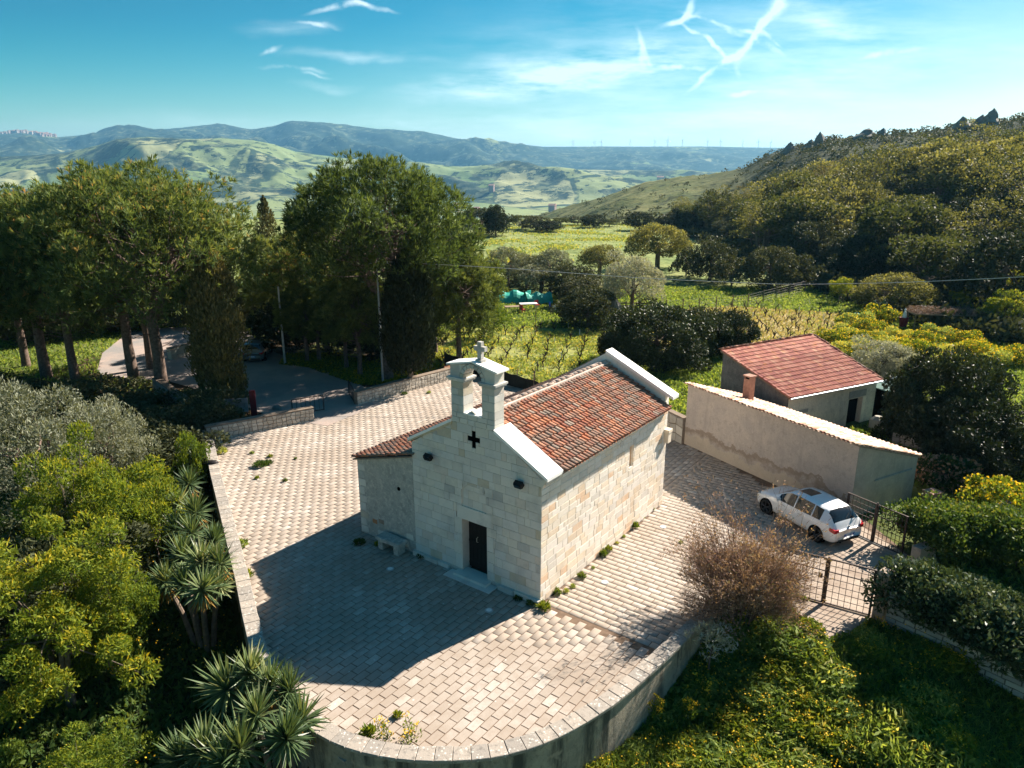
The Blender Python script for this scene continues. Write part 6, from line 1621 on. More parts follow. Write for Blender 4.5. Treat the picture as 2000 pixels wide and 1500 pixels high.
# ---- yuccas left of the parapet
def rosette(n=80, L=.85, dead=False):
    mb = MB()
    for i in range(n):
        t = i / n; el_ = R(82 - 120 * t ** 1.1) if not dead else R(-35 - 40 * t); a = i * 2.39996; Li = L * rng.uniform(.8, 1.1) * (.75 + .3 * math.sin(PI * min(1, t + .2))); w = .042
        d = np.array([math.cos(a) * math.cos(el_), math.sin(a) * math.cos(el_), math.sin(el_)]); sd = np.array([-math.sin(a), math.cos(a), 0]); nn = np.cross(sd, d)
        b0 = np.array([0, 0, .12 * (1 - t)]) + d * .04; m1 = b0 + d * Li * .45; e = b0 + d * Li + np.array([0, 0, -.10 * Li * (1.2 if t > .4 else .3)])
        r_ = rng.random() * .8 + .19 * (t < .3); v = [b0 - sd * w * .6, b0 + sd * w * .6, m1 + sd * w + nn * .012, m1 - nn * .006, m1 - sd * w + nn * .012, e]
        mb.add(v, [(0, 3, 4), (0, 1, 3), (1, 2, 3), (3, 2, 5), (4, 3, 5)], r_)
    return mb
ros = [rosette(95, .82), rosette(80, .9), rosette(110, .75)]
rm_ = [r.build('leaf_rosette', M['yucca']) for r in ros]; rmesh = [o.data for o in rm_]
for o in rm_: bpy.data.objects.remove(o)
dm_ = rosette(45, .6, True).build('dead_leaves', M['yuccadead']); dmesh = dm_.data; bpy.data.objects.remove(dm_)
def yucca(label, heads):
    pts = [at(u, v, z) for u, v, z in heads]; c_ = np.mean(pts, 0); root = empty('yucca_plant', (float(c_[0]), float(c_[1]), -2.1)); tag(root, label, 'yucca'); mb = MB(); base = np.array([0, 0, 0.])
    for i, p in enumerate(pts):
        q = p - np.array([c_[0], c_[1], -2.1]); o = link('leaf_rosette', rmesh[i % 3], root, None, tuple(q)); tl = np.array([q[0], q[1]]) * .25
        o.rotation_euler = (float(-tl[1] * .6 + rng.normal(0, .15)), float(tl[0] * .6 + rng.normal(0, .15)), rng.uniform(0, 6.28)); s = rng.uniform(.95, 1.15); o.scale = (s, s, s)
        if i % 2 == 0: o = link('dead_leaves', dmesh, root, None, (q[0], q[1], q[2] - .12))
        mb.tube([np.array([q[0] * .3, q[1] * .3, -.3]), np.array([q[0] * .6, q[1] * .6, q[2] * .5]), q], [.10, .085, .07], 7)
    mb.build('trunk', M['barkpale'], root)
yucca('yucca at the back of the parapet row, below the black bundle', [(369, 948, .7), (350, 985, .5), (385, 905, .35)])
yucca('many headed yucca in the middle of the parapet row', [(382, 1005, .7), (376, 1045, .7), (414, 1062, .8), (345, 1040, .3)])
yucca('many headed yucca with orange dead leaves leaning on the left parapet', [(355, 1092, .6), (391, 1103, .9), (430, 1105, .9), (360, 1150, .5), (393, 1155, .8), (428, 1150, .5), (325, 1140, .2)])
yucca('large many headed yucca beside the front left bend of the parapet', [(486, 1322, 1.), (445, 1352, .7), (566, 1356, .8), (502, 1404, .9), (592, 1412, .5), (556, 1450, .8), (525, 1345, .8)])
yucca('dark low yucca at the bottom edge of the picture', [(400, 1474, .3), (470, 1470, .6), (355, 1490, .1), (440, 1498, .5)])
# ---- trees and shrubs of the left garden
leafy('acacia', 'leafy_tree', 5.8, 2.8, 2.8, 3.0, 50, 'lime', .20, .06, 460, 'barkpale', .11, low=-.8, jit=.3, cr=.24, nlimb=26, multi=3, up=.1, ljit=1.1)
leafy('acacia2', 'leafy_tree', 5.2, 2.3, 2.4, 2.8, 44, 'lime', .20, .06, 380, 'barkpale', .10, low=-.8, cr=.3, nlimb=20, multi=2, jit=.25)
leafy('greyolive', 'olive_tree', 6.4, 3.0, 3.0, 3.4, 46, 'olive', .17, .045, 460, 'bark', .2, cr=.28, nlimb=18, multi=2, up=.8)
def byt(key, label, cat, u, vt, Y, H, s, z=-2.1, **k):
    x, y, top = pxy(u, vt, Y); return put(key, label, cat, x, y, z, s, sz=(top - z) / H, **k)
byt('greyolive', 'large grey green olive tree at the left edge above the bright leafy trees', 'tree', 25, 745, 29, 6.4, 1.1)
byt('greyolive', 'silvery olive shrub right of the large olive tree', 'tree', 175, 790, 31.5, 6.4, .72)
byt('acacia2', 'bright green leafy tree below the silvery olive shrub', 'tree', 140, 888, 25, 5.2, .78)
byt('acacia', 'large bright yellow green leafy tree at the left edge', 'tree', 65, 1065, 19, 5.8, .86)
byt('acacia2', 'right hand bright leafy tree of the lower pair', 'tree', 185, 1110, 20, 5.2, .55)
byt('acacia2', 'yellow leafy tree top at the bottom left edge', 'tree', 170, 1452, 14.5, 5.2, .5)
byt('fresh', 'yellow green shrub between the olive shrub and the yuccas', 'bush', 275, 915, 29, 3.8, .8)
byt('fresh', 'small bright leafy shrub beside the back left corner of the parapet', 'bush', 366, 858, 32.5, 3.8, .42)
byt('fresh', 'yellow green shrub left of the back yucca', 'bush', 300, 960, 27, 3.8, .6)
for u, vt, Y, s, lb in [(405, 765, 40, .7, 'dark shrub at the foot of the tall tawny cypress'), (345, 795, 38, .8, 'dark shrub left of the parapet corner'), (260, 770, 41, 1., 'dark shrub under the thick trunked pine'), (170, 740, 43, 1., 'dark shrub under the left pines'),
        (60, 1090, 21, .7, 'dark green shrub between the bright leafy trees'), (-30, 740, 45, 1.1, 'dark shrub at the left edge under the pines'), (300, 840, 34, .8, 'shaded shrub below the silvery olive'), (90, 1010, 24, .8, 'shaded shrub behind the large bright tree')]:
    byt('ever2', lb, 'bush', u, vt, Y, 6, s)
for u, v, s in [(560, 688, .9), (600, 684, .8), (640, 682, .9), (685, 690, .8), (725, 700, .75), (760, 700, .8)]:
    x, y = base_at(u, v); put('ever1', 'dark evergreen filling the shade behind the roadside pines', 'tree', x, y, None, s * .7, group='dark evergreens behind the roadside pines', sz=s * .6)
for u, v, s in [(10, 668, 1.), (70, 662, .9), (140, 655, 1.), (215, 648, .9), (290, 640, .9), (360, 636, .8), (440, 640, .8), (500, 652, .8)]:
    x, y = base_at(u, v); put('ever2', 'dark shrub in the belt beyond the road under the left pines', 'bush', x, y, None, s, group='shrubs beyond the road')
leafy('sapling', 'olive_sapling', 1.6, .5, .5, 1.1, 9, 'silver', .16, .035, 70, 'bark', .03, cr=.5, nlimb=8)
x, y = base_at(1385, 1318); put('sapling', 'small pale olive sapling against the outside of the parapet wall', 'plant', x, y, None, 1.1, rz=0)
# ------------------------------------------------------------------ grass, flowers and undergrowth
def scatter(n, poly, avoid=None):
    P = np.array(poly); lo, hi = P.min(0), P.max(0); out = np.zeros((0, 2))
    while len(out) < n:
        q = rng.uniform(lo, hi, (n * 2, 2)); k = inpoly(q[:, 0], q[:, 1], poly)
        for a in (avoid or []): k &= ~inpoly(q[:, 0], q[:, 1], a)
        out = np.concatenate([out, q[k]])
        if not k.any(): break
    return out[:n]
def sward(name, pts, m, L, Wd, up=1.4, jit=.45, rn=None, lift=.35):
    z = ground_z(pts[:, 0], pts[:, 1]); Lj = L * rng.uniform(.5, 1.35, len(pts)); f = Fol(); A = rng.normal(size=(len(pts), 3)) * jit + np.array([0, 0, up])
    f.leaves(np.stack([pts[:, 0], pts[:, 1], z + Lj * lift], 1), A, Lj, Lj * Wd / L, rn); return f.build(name, M[m], None, 'stuff')
parapet_poly = [tuple(p) for p in offset_line(parapet_line, -.25)] if False else yard_poly
front = [(-6, 8), (-4.5, 13), (0, 14), (4, 17.4), (7, 20.8), (9.4, 22), (11.7, 20.3), (15.5, 16.4), (19, 12), (14, 9), (4, 8)]
def clumped(pts, sc, lo, hi, o=3):
    n = fbm(pts[:, 0] / sc, pts[:, 1] / sc, o); return pts[rng.random(len(pts)) < np.clip((n - lo) / (hi - lo), 0.05, 1)]
pts = scatter(120000, front, [yard_poly, drive_patch]); sward('garden_grass', pts, 'grass', .34, .034, .8, .7)
pts = clumped(scatter(60000, front, [yard_poly, drive_patch]), 1.3, .42, .6); sward('garden_herbs', pts, 'lime', .22, .075, .8, .8, lift=.7)
pts = clumped(scatter(13000, front, [yard_poly, drive_patch]), 1.7, .50, .66)
z = ground_z(pts[:, 0], pts[:, 1]); f = Fol(); f.leaves(np.stack([pts[:, 0], pts[:, 1], z + rng.uniform(.22, .5, len(pts))], 1), rng.normal(size=(len(pts), 3)), .06, .05); f.build('garden_flowers', M['yellow'], None, 'stuff')
leftg = [(-24, 9), (-6, 9), (-4.6, 14.6), (-6.2, 16.2), (-7.9, 18.2), (-9.8, 22), (-12.1, 26.8), (-17.4, 37), (-17, 43), (-30, 46), (-38, 40)]
pts = scatter(90000, leftg, [yard_poly]); sward('left_undergrowth', pts, 'limedark', .34, .11, .7, .8)
pts = clumped(scatter(9000, leftg, [yard_poly]), 2.3, .5, .68); z = ground_z(pts[:, 0], pts[:, 1]); f = Fol(); f.leaves(np.stack([pts[:, 0], pts[:, 1], z + rng.uniform(.4, .8, len(pts))], 1), rng.normal(size=(len(pts), 3)), .07, .06); f.build('left_flowers', M['yellow'], None, 'stuff')
# vineyard sward
pts = scatter(70000, vineyard); left_ = rng.random(len(pts)) > np.clip((pts[:, 0] - 6) / 12, 0, .85)
sward('vineyard_meadow', clumped(pts[left_], 3., .3, .55), 'meadow', .26, .10, .8, .8); sward('vineyard_dry_grass', pts[~left_][:14000], 'dryweed', .24, .09, .8, .8)
mid = [P2(860, 720), P2(840, 620), P2(900, 600), P2(1200, 560), P2(1700, 560), P2(2050, 590), P2(2050, 760), P2(1750, 760), P2(1660, 660), P2(1450, 655), P2(1300, 720)]
pts = scatter(60000, mid, [vineyard]); sward('orchard_grass', pts, 'grass', .30, .12, .8, .8)
pts = clumped(scatter(30000, mid, [vineyard]), 4., .5, .62); sward('orchard_flowers', pts, 'meadow', .22, .12, .8, .8)
strip = [P2(545, 712), P2(600, 718), P2(650, 735), P2(700, 752), P2(745, 752), P2(860, 722), P2(860, 700), P2(740, 700), P2(640, 690), P2(560, 692)]
pts = scatter(16000, strip); sward('roadside_weeds', pts, 'lime', .30, .12, .8, .8)
right_ = [(18.5, 31), (16, 24.5), (13, 21), (16, 17), (26, 17), (36, 40), (27, 46), (22.5, 40), (21, 36), (15.5, 38), (11, 38.5), (10.2, 37.4), (14, 33)]
right_ = [(15.9, 23.5), (19.2, 30.2), (15.5, 36.8), (22.5, 40.3), (27, 44), (38, 40), (26, 20), (16, 20.5)]
pts = scatter(40000, right_); sward('right_grass', pts, 'grass', .3, .08, .8, .8)
for pol, n_ in (([(4, 46), (10, 38.5), (13.5, 42), (15, 50), (24, 50), (24, 56), (6, 56)], 16000), ([(-44, 44), (-24, 46), (-22, 75), (-60, 75)], 26000), ([(22, 40), (40, 40), (48, 70), (26, 62)], 26000)):
    pts = scatter(n_, pol, [yard_poly, road]); sward('rough_grass', pts, 'grass', .32, .10, .8, .8)
fieldp = [tuple(xy(u, Y)) for u, Y in [(940, 150), (960, 118), (1180, 122), (1230, 150), (1330, 215), (1000, 215)]]
pts = clumped(scatter(50000, fieldp), 9., .42, .62); sward('field_flowers', pts, 'meadow', .42, .22, .6, .9)
def herb(key, R_, H, m, nf):
    root = empty('tall_herb', (0, 0, 0)); f = Fol(); g = Fol(); n = 1500; a = rng.uniform(0, 6.28, n); r_ = R_ * np.sqrt(rng.random(n)); z = rng.random(n) * H * (1 - .5 * (r_ / R_) ** 2)
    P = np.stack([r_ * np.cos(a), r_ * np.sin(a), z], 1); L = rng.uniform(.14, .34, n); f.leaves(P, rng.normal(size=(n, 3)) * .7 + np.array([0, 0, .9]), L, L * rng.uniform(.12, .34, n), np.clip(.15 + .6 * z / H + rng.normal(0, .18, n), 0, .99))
    q = P[rng.integers(0, n, nf)]; q[:, 2] = H * (1.0 - .4 * (np.hypot(q[:, 0], q[:, 1]) / R_) ** 2) * rng.uniform(.8, 1.15, nf); c_ = q[rng.integers(0, max(1, nf // 6), nf)] + rng.normal(0, .07, (nf, 3)); g.leaves(c_, rng.normal(size=(nf, 3)), .06, .055)
    f.build('leaves', M[m], root); g.build('blossom', M['yellow'], root); PROTO[key] = root; root.location = (0, -500, -200)
herb('herb0', .85, .85, 'grass', 30); herb('herb1', .8, .95, 'lime', 70); herb('herb2', .9, .75, 'grass', 20); herb('herb3', .7, .8, 'lime', 50)
gl = ['tall yellow flowering weed in the sunlit front garden by the curved wall']
for i, (u, v, s) in enumerate([(1548, 1232, .62), (1580, 1262, .55), (1612, 1290, .55), (1530, 1285, .5), (1490, 1330, .5), (1570, 1330, .5), (1625, 1345, .5), (1440, 1390, .5), (1510, 1400, .5), (1600, 1400, .55), (1390, 1450, .5), (1470, 1460, .5), (1560, 1460, .5), (1660, 1440, .5), (1690, 1390, .4), (1340, 1480, .5)]):
    x, y = base_at(u, v + 25); put('herb%d' % (i % 2), gl[0], 'plant', x, y, None, s * 2, group='flowering weeds in the sunlit front garden', sz=s * 1.0)
for i, (u, v, s) in enumerate([(1720, 1450, .5), (1790, 1470, .5), (1745, 1400, .45), (1850, 1490, .5)]):
    x, y = base_at(u, v + 15); put('herb2', 'pale leafy weed clump in the lower right garden', 'plant', x, y, None, s * 2, group='weed clumps in the lower right garden', sz=s * 1.8)
qs = scatter(150, front, [yard_poly, drive_patch])
for i, q in enumerate(qs):
    if q[1] < 10.5: continue
    put('herb%d' % rng.integers(4), 'leafy green weed clump in the rough grass of the front garden', 'plant', q[0], q[1], None, rng.uniform(.45, 1.05), group='weed clumps in the front garden', sz=rng.uniform(.25, .6))
qs = scatter(70, leftg, [yard_poly])
for i, q in enumerate(qs):
    if q[1] < 11 or q[1] > 34: continue
    put('herb%d' % rng.integers(4), 'leafy weed clump in the shaded undergrowth of the left garden', 'plant', q[0], q[1], None, rng.uniform(.6, 1.2), group='weed clumps in the left garden', sz=rng.uniform(.4, 1.))
# ---- weeds in the yard, each a small plant
def weed(key, R_, H, n, m, L):
    root = empty('weed_tuft', (0, 0, 0)); f = Fol(); f.clump((0, 0, H * .3), (R_, R_, H * .6), n, L, L * .3, 1., .8, .5, .2, bottom=-.1); f.build('leaves', M[m], root); PROTO[key] = root; root.location = (0, -500, -200)
weed('w1', .16, .22, 150, 'lime', .13); weed('w2', .13, .16, 110, 'meadow', .11); weed('w3', .3, .24, 420, 'limedark', .13)
for u, v, k, s, lb in [(508, 911, 'w3', 1.3, 'largest green weed patch in the sunlit left paving'), (524, 906, 'w3', .9, 'green weed patch touching the largest one in the left paving'), (528, 893, 'w1', .9, 'small weed above the large weed patch in the left paving'),
        (492, 886, 'w2', 1., 'small yellowish weed near the back of the left paving'), (502, 935, 'w1', .8, 'small weed below the large weed patch in the left paving'), (557, 940, 'w1', .8, 'small weed right of the large weed patch in the left paving'), (577, 897, 'w1', .6, 'tiny weed in the middle of the left paving'),
        (433, 885, 'w2', 2.2, 'yellow grass tuft in the back left corner of the yard'), (470, 1068, 'w2', 2.2, 'yellow grass tuft by the left parapet opposite the yuccas'), (482, 1128, 'w1', 1.6, 'green tuft by the left parapet at the shadow edge'),
        (1062, 1190, 'w1', 1.5, 'yellow green weed at the front corner of the chapel'), (1040, 1180, 'w3', .8, 'dark round weed left of the chapel front corner'), (1088, 1160, 'w1', 1.1, 'weed at the chapel side wall nearest the corner'), (1136, 1128, 'w1', 1.1, 'weed at the side wall below the ground light'),
        (1178, 1085, 'w1', 1.3, 'bushy weed at the middle of the side wall foot'), (1188, 1075, 'w1', 1.1, 'weed touching the bushy weed at the side wall foot'), (1238, 1030, 'w1', 1.4, 'weed at the side wall foot below the blind window'), (1272, 996, 'w1', 1., 'farthest weed at the side wall foot'),
        (1012, 1170, 'w3', .6, 'dark weed at the facade foot right of the door'), (858, 1098, 'w3', .6, 'dark weed at the facade foot left of the door'), (825, 1088, 'w3', .8, 'dark weed between bench and facade'), (702, 1062, 'w3', .9, 'dark weed at the foot of the annex corner'), (738, 1066, 'w1', 1., 'weed growing behind the stone bench'),
        (776, 1400, 'w1', .9, 'lone green weed in the front paving'), (720, 1436, 'w1', 1.4, 'green weed at the front parapet left of centre'), (1400, 1172, 'w2', 1.8, 'dry tuft beside the dry bush at the right parapet'), (1330, 1060, 'w2', .7, 'small dry tuft in the right hand paving'),
        (838, 768, 'w2', 1.2, 'weed by the right entrance wall foot'), (790, 770, 'w3', .8, 'dark weed at the cypress foot'), (1510, 1100, 'w1', 1.2, 'weed in the drive near the upper gate end')]:
    x, y = P2(u, v); put(k, lb, 'weed', x, y, -.01, s)
for i, (u, v) in enumerate([(1118, 1147), (1105, 1156), (1158, 1110), (1205, 1062), (1218, 1049), (1255, 1012)]):
    x, y = P2(u, v); put('w2', 'small dry weed in the joint along the foot of the sunlit chapel wall', 'weed', x, y, -.01, rng.uniform(.6, .9), group='small weeds along the chapel side wall')
# flowering plants hanging over the front parapet
def stemplant(label, u, v, H, z0, n=7, s=.35):
    p = at(u, v, z0); root = empty('flowering_plant', (float(p[0]), float(p[1]), z0)); tag(root, label, 'plant'); mb = MB(); f = Fol(); g = Fol()
    for k in range(n):
        a = rng.uniform(0, 6.28); e = np.array([math.cos(a) * s * rng.random(), math.sin(a) * s * rng.random(), H * rng.uniform(.6, 1.1)]); limb(mb, (0, 0, 0), e, .012, .005, 3, -.05, 3)
        f.clump(e * .7, (.16, .16, H * .35), 26, .10, .035, .8, .6); g.clump(e, (.09, .09, .07), 12, .05, .045, .5, .5)
    mb.build('stems', M['limedark'], root); f.build('leaves', M['lime'], root); g.build('blossom', M['yellow'], root)
for a in [('leggy weed growing up outside the front parapet, left of centre', 752, 1500, 1.5, -.9), ('yellow flowered weed growing outside the front parapet', 805, 1490, 1.3, -.7), ('tall yellow flowered plant by the outer parapet foot', 1340, 1420, .9, -1.2), ('yellow flowered plant at the foot of the outer parapet wall', 1280, 1400, .8, -1.2),
          ('tall yellow flowered plant standing in the shade of the left garden', 262, 1290, 1.3, -2.1), ('second yellow flowered plant in the shade of the left garden', 240, 1345, 1.1, -2.1), ('yellow flowered plant in the front garden below the dry bush', 1375, 1365, .7, -1.1)]: stemplant(*a)
# ---- vines
def vine(key, seed):
    r = np.random.default_rng(seed); root = empty('grape_vine', (0, 0, 0)); mb = MB(); h_ = r.uniform(.35, .55); mb.tube([(0, 0, -.1), (r.normal(0, .05), r.normal(0, .05), h_ * .5), (r.normal(0, .06), r.normal(0, .06), h_)], [.07, .055, .06], 5, cap=False)
    for k in range(r.integers(2, 5)):
        a = r.uniform(0, 6.28); e = np.array([math.cos(a) * .34, math.sin(a) * .34, h_ + r.uniform(.2, .5)]); mb.tube([(0, 0, h_ - .05), e * (.6, .6, .78), e], [.05, .04, .02], 4, cap=False)
    mb.build('stem', M['vine'], root); f = Fol(); f.clump((0, 0, h_ + .25), (.3, .3, .2), 16, .10, .08, .5, .5); f.build('leaves', M['lime'], root); PROTO[key] = root; root.location = (0, -500, -200)
for k in range(4): vine('v%d' % k, 40 + k)
gp = []
ang = R(-8); ex, ey = np.array([math.cos(ang), math.sin(ang)]), np.array([-math.sin(ang), math.cos(ang)])
for i in range(-30, 45):
    for j in range(0, 30):
        p = np.array([0, 48]) + ex * i * 1.5 + ey * j * 1.72 + rng.normal(0, .13, 2); gp.append(p)
gp = np.array(gp); gp = gp[inpoly(gp[:, 0], gp[:, 1], vineyard)]; gp = gp[rng.random(len(gp)) < .9]; gp = gp[np.argsort(np.hypot(gp[:, 0], gp[:, 1]))][:298]; print('VINES', len(gp))
for i, p in enumerate(gp): put('v%d' % (i % 4), 'low gnarled dark grape vine standing in the flowering meadow', 'vine', p[0], p[1], None, rng.uniform(.7, 1.05), group='grape vines in rows behind the chapel')
def post_at(label, u, v, vt, group=None, m='wood', r=.04, name='vineyard_post'):
    x, y = base_at(u, v); z = gz(x, y); h_ = CAM_H + y * elev(vt) - z; mb = MB(); mb.tube([(0, 0, -.2), (0, 0, h_)], r, 6); o = mb.build(name, M[m]); o.location = (x, y, z); return tag(o, label, 'post', group)
for u, v, vt, lb in [(905, 655, 632, 'dark wooden post at the left of the vineyard'), (1000, 650, 620, 'tall wooden post in front of the picnic place'), (1046, 645, 606, 'tallest wooden post right of the picnic table')]: post_at(lb, u, v, vt)
for u, v in [(1018, 668), (1110, 640), (1132, 655), (1083, 672), (1225, 640), (1470, 622), (1560, 612), (1608, 625), (1222, 628), (1096, 700)]: post_at('short white marker stake among the vines', u, v, v - 12, 'white stakes in the vineyard', 'white', .045, 'marker_stake')
# wire fence along the far side of the vineyard
fp = [base_at(u, v) for u, v in [(1270, 614), (1300, 613), (1333, 611), (1365, 609), (1398, 606), (1430, 603), (1460, 600), (1490, 592), (1515, 585), (1541, 578), (1572, 571)]]
t = empty('wire_fence', (fp[0][0], fp[0][1], 0)); tag(t, 'wire fence on wooden posts along the far edge of the vineyard', 'fence')
tops = []
for p in fp:
    x, y = p[0] - fp[0][0], p[1] - fp[0][1]; z = gz(*p); mb = MB(); mb.tube([(x, y, z - .2), (x, y, z + 1.5)], .06, 6); mb.build('post', M['wood'], t); tops.append((x, y, z))
for k in range(5):
    for a, b_ in zip(tops[:-1], tops[1:]): pass
    mb = MB(); mb.tube([(x, y, z + .25 + .28 * k) for x, y, z in tops], .007, 3); mb.build('wire', M['gate'], t)
x0, y0 = base_at(1235, 612); t = empty('rail_fence', (x0, y0, gz(x0, y0))); tag(t, 'dark wooden rail fence behind the silver olive trunk', 'fence')
for k in range(4): mb = MB(); mb.box((0, 0, .25 + k * .28), (4.4, .05, .12)); mb.build('rail', M['bark'], t)
for k in range(4): mb = MB(); mb.box((-2.1 + 1.4 * k, .06, .6), (.1, .1, 1.3)); mb.build('post', M['bark'], t)
# ---- picnic place under the olives
def tarp(label, u, v, w, h, m, rz=0., cat='tarpaulin'):
    x, y = base_at(u, v); t = empty('tarpaulin', (x, y, gz(x, y)), rz); tag(t, label, cat); k = 9; V = []; F = []
    for i in range(k + 1):
        for j in range(k + 1):
            a, b_ = i / k, j / k; V.append(((a - .5) * w, (b_ - .5) * w * .7, h * (math.sin(PI * b_) ** .6) * (1 - .25 * math.sin(PI * a * 2) ** 2) + .05 * rng.normal()))
    for i in range(k):
        for j in range(k): F.append((i * (k + 1) + j, (i + 1) * (k + 1) + j, (i + 1) * (k + 1) + j + 1, i * (k + 1) + j + 1))
    mb = MB(); mb.add(V, F); o = mb.build('sheet', M[m], t); so = o.modifiers.new('thickness', 'SOLIDIFY'); so.thickness = .02
    for sx in (-1, 1): mb = MB(); mb.tube([(sx * w * .46, 0, -.1), (sx * w * .46, 0, h)], .03, 5); mb.build('pole', M['steel'], t)
tarp('left teal tarpaulin tent under the olive grove', 1006, 590, 3.6, 1.4, 'tealtarp'); tarp('right teal tarpaulin tent beside the left one under the grove', 1050, 592, 3.0, 1.3, 'tealtarp', .3)
def table(label, u, v, m='white'):
    x, y = base_at(u, v); t = empty('garden_table', (x, y, gz(x, y)), .2); tag(t, label, 'table'); mb = MB(); mb.box((0, 0, .74), (1.9, .95, .05)); mb.build('table_top', M[m], t)
    for sx in (-.85, .85):
        for sy in (-.4, .4): mb = MB(); mb.box((sx, sy, .36), (.06, .06, .72)); mb.build('leg', M[m], t)
table('pale picnic table under the olive grove', 1032, 606); table('second picnic table at the left, deeper in the shade', 1003, 612, 'wood')
def chair(label, u, v, rz, m='red'):
    x, y = base_at(u, v); t = empty('plastic_chair', (x, y, gz(x, y)), rz); tag(t, label, 'chair'); mb = MB(); mb.box((0, 0, .44), (.46, .46, .04)); mb.build('seat', M[m], t); mb = MB(); mb.box((0, .22, .68), (.46, .04, .44)); mb.build('backrest', M[m], t)
    for sx in (-.2, .2):
        for sy in (-.2, .2): mb = MB(); mb.box((sx, sy, .21), (.04, .04, .42)); mb.build('leg', M[m], t)
chair('red plastic chair right of the picnic table', 1049, 603, .4); chair('red plastic chair in front of the picnic table', 1020, 612, 2.5); chair('blue plastic chair at the right end of the picnic place', 1077, 606, 1.2, 'bluetarp')
mb = MB(); mb.prism([(.2 * math.cos(a), .2 * math.sin(a)) for a in np.linspace(0, 6.28, 9)[:-1]], 0, .6, chamfer=.05); x, y = base_at(1083, 607); single('bucket', 'white bucket beside the blue chair under the olives', 'bucket', mb, M['white'], (x, y, gz(x, y)))
# ---- reed roof, cactus and garden things
x, y = base_at(1832, 642); t = empty('reed_shelter', (x, y, gz(x, y)), -.15); tag(t, 'low shelter with tawny reed roof on posts in the overgrown garden', 'shelter')
mb = MB(); mb.box((0, 0, 1.5), (5.4, 2.2, .10)); mb.build('roof_frame', M['wood'], t)
f = Fol(); C = np.stack([rng.uniform(-2.7, 2.7, 5200), rng.uniform(-1.1, 1.1, 5200), 1.58 + .45 * rng.random(5200) ** 2], 1); f.leaves(C, rng.normal(size=C.shape) * (1, .5, .3), .35, .03); f.build('reed_thatch', M['twig'], t)
for sx in (-2.5, 0, 2.5):
    for sy in (-.9, .9): mb = MB(); mb.tube([(sx, sy, -.2), (sx, sy, 1.5)], .05, 6); mb.build('post', M['wood'], t)
def cactus(label, u, v, n, s):
    x, y = base_at(u, v); t = empty('prickly_pear', (x, y, gz(x, y))); tag(t, label, 'cactus')
    for i in range(n):
        a = rng.uniform(0, 6.28); r_ = rng.uniform(0, .9) * s; z = rng.uniform(.2, 1.3) * s; mb = MB(); ca, sa = math.cos(a * 2), math.sin(a * 2); lean_ = rng.normal(0, .3); V = []
        mb.prism([(.16 * math.cos(q), .24 * math.sin(q)) for q in np.linspace(0, 2 * PI, 10)[:-1]], -.03, .03, chamfer=.02); mb.map(lambda p: (r_ * math.cos(a) + p[0] * ca * 1.1 - p[2] * sa, r_ * math.sin(a) + p[0] * sa * 1.1 + p[2] * ca, z + p[1] + lean_ * p[0])); mb.build('pad', M['cactus'], t)
cactus('prickly pear clump left of the potted figure in the garden', 1725, 630, 40, 1.5); cactus('small prickly pear by the right end of the farm house roof', 1703, 722, 16, 1.0)
x, y = base_at(1763, 640); t = empty('plant_pot', (x, y, gz(x, y))); tag(t, 'dark red pot carrying a small white figure in the garden', 'pot'); mb = MB(); mb.tube([(0, 0, 0), (0, 0, 1.0)], [.3, .42], 12); mb.build('pot', M['redpaint'], t)
mb = MB(); mb.tube([(0, 0, 1.0), (0, 0, 1.3), (0, 0, 1.55), (0, 0, 1.62)], [.2, .16, .1, .03], 10); mb.tube([(0, 0, 1.58), (0, 0, 1.66), (0, 0, 1.78), (0, 0, 1.84)], [.02, .09, .09, .02], 10); mb.build('figure', M['white'], t)
def can(label, u, v, m='tealtarp', s=1.):
    x, y = base_at(u, v); t = empty('plastic_drum', (x, y, gz(x, y))); tag(t, label, 'drum'); mb = MB(); mb.tube([(0, 0, 0), (0, 0, .1), (0, 0, .75), (0, 0, .85)], [.24 * s, .3 * s, .3 * s, .2 * s], 12); mb.build('body', M[m], t); mb = MB(); mb.tube([(0, 0, .85), (0, 0, .93)], .09, 8); mb.build('cap', M['blackmetal'], t)
can('teal plastic drum at the left of the overgrown garden', 1671, 628); can('teal plastic drum right of the first one by the prickly pear', 1691, 622, s=.7); can('teal plastic drum right of the reed shelter', 1898, 642); can('teal plastic drum farthest right in the garden', 1934, 636, s=.8); can('cream plastic drum lying between the two teal drums', 1922, 645, 'white')
# ---- clutter behind the garage
x, y = base_at(1741, 846); t = empty('green_panel', (x, y, gz(x, y)), .5); tag(t, 'dark green mesh panel leaning near the farm house corner', 'panel'); mb = MB(); mb.box((0, 0, .75), (1.0, .05, 1.5), mat=np.array([[1, 0, 0], [0, .94, .34], [0, -.34, .94]])); mb.build('mesh_sheet', M['greentarp'], t)
mb = MB(); mb.tube([(-.5, .02, 0), (-.5, -.4, 1.5)], .03, 5); mb.build('stay', M['wood'], t); mb = MB(); mb.tube([(.5, .02, 0), (.5, -.4, 1.5)], .03, 5); mb.build('stay', M['wood'], t)
tarp('green net sheet sagging on poles over the ruined garden wall', 1785, 842, 2.9, 1.5, 'greentarp', .3)
x, y = base_at(1733, 830); x += .6; y += 1.2; t = empty('lean_to', (x, y, gz(x, y)), .42); tag(t, 'dark lean-to shelter against the right end of the farm house', 'shelter'); mb = MB(); mb.box((0, .6, .9), (1.5, 1.0, 1.9)); mb.build('dark_interior', M['dark'], t); mb = MB(); mb.box((0, .4, 1.95), (1.9, 1.7, .06)); mb.build('sheet_roof', M['greentarp'], t)  # solid black block stands for the shade under the sheet roof
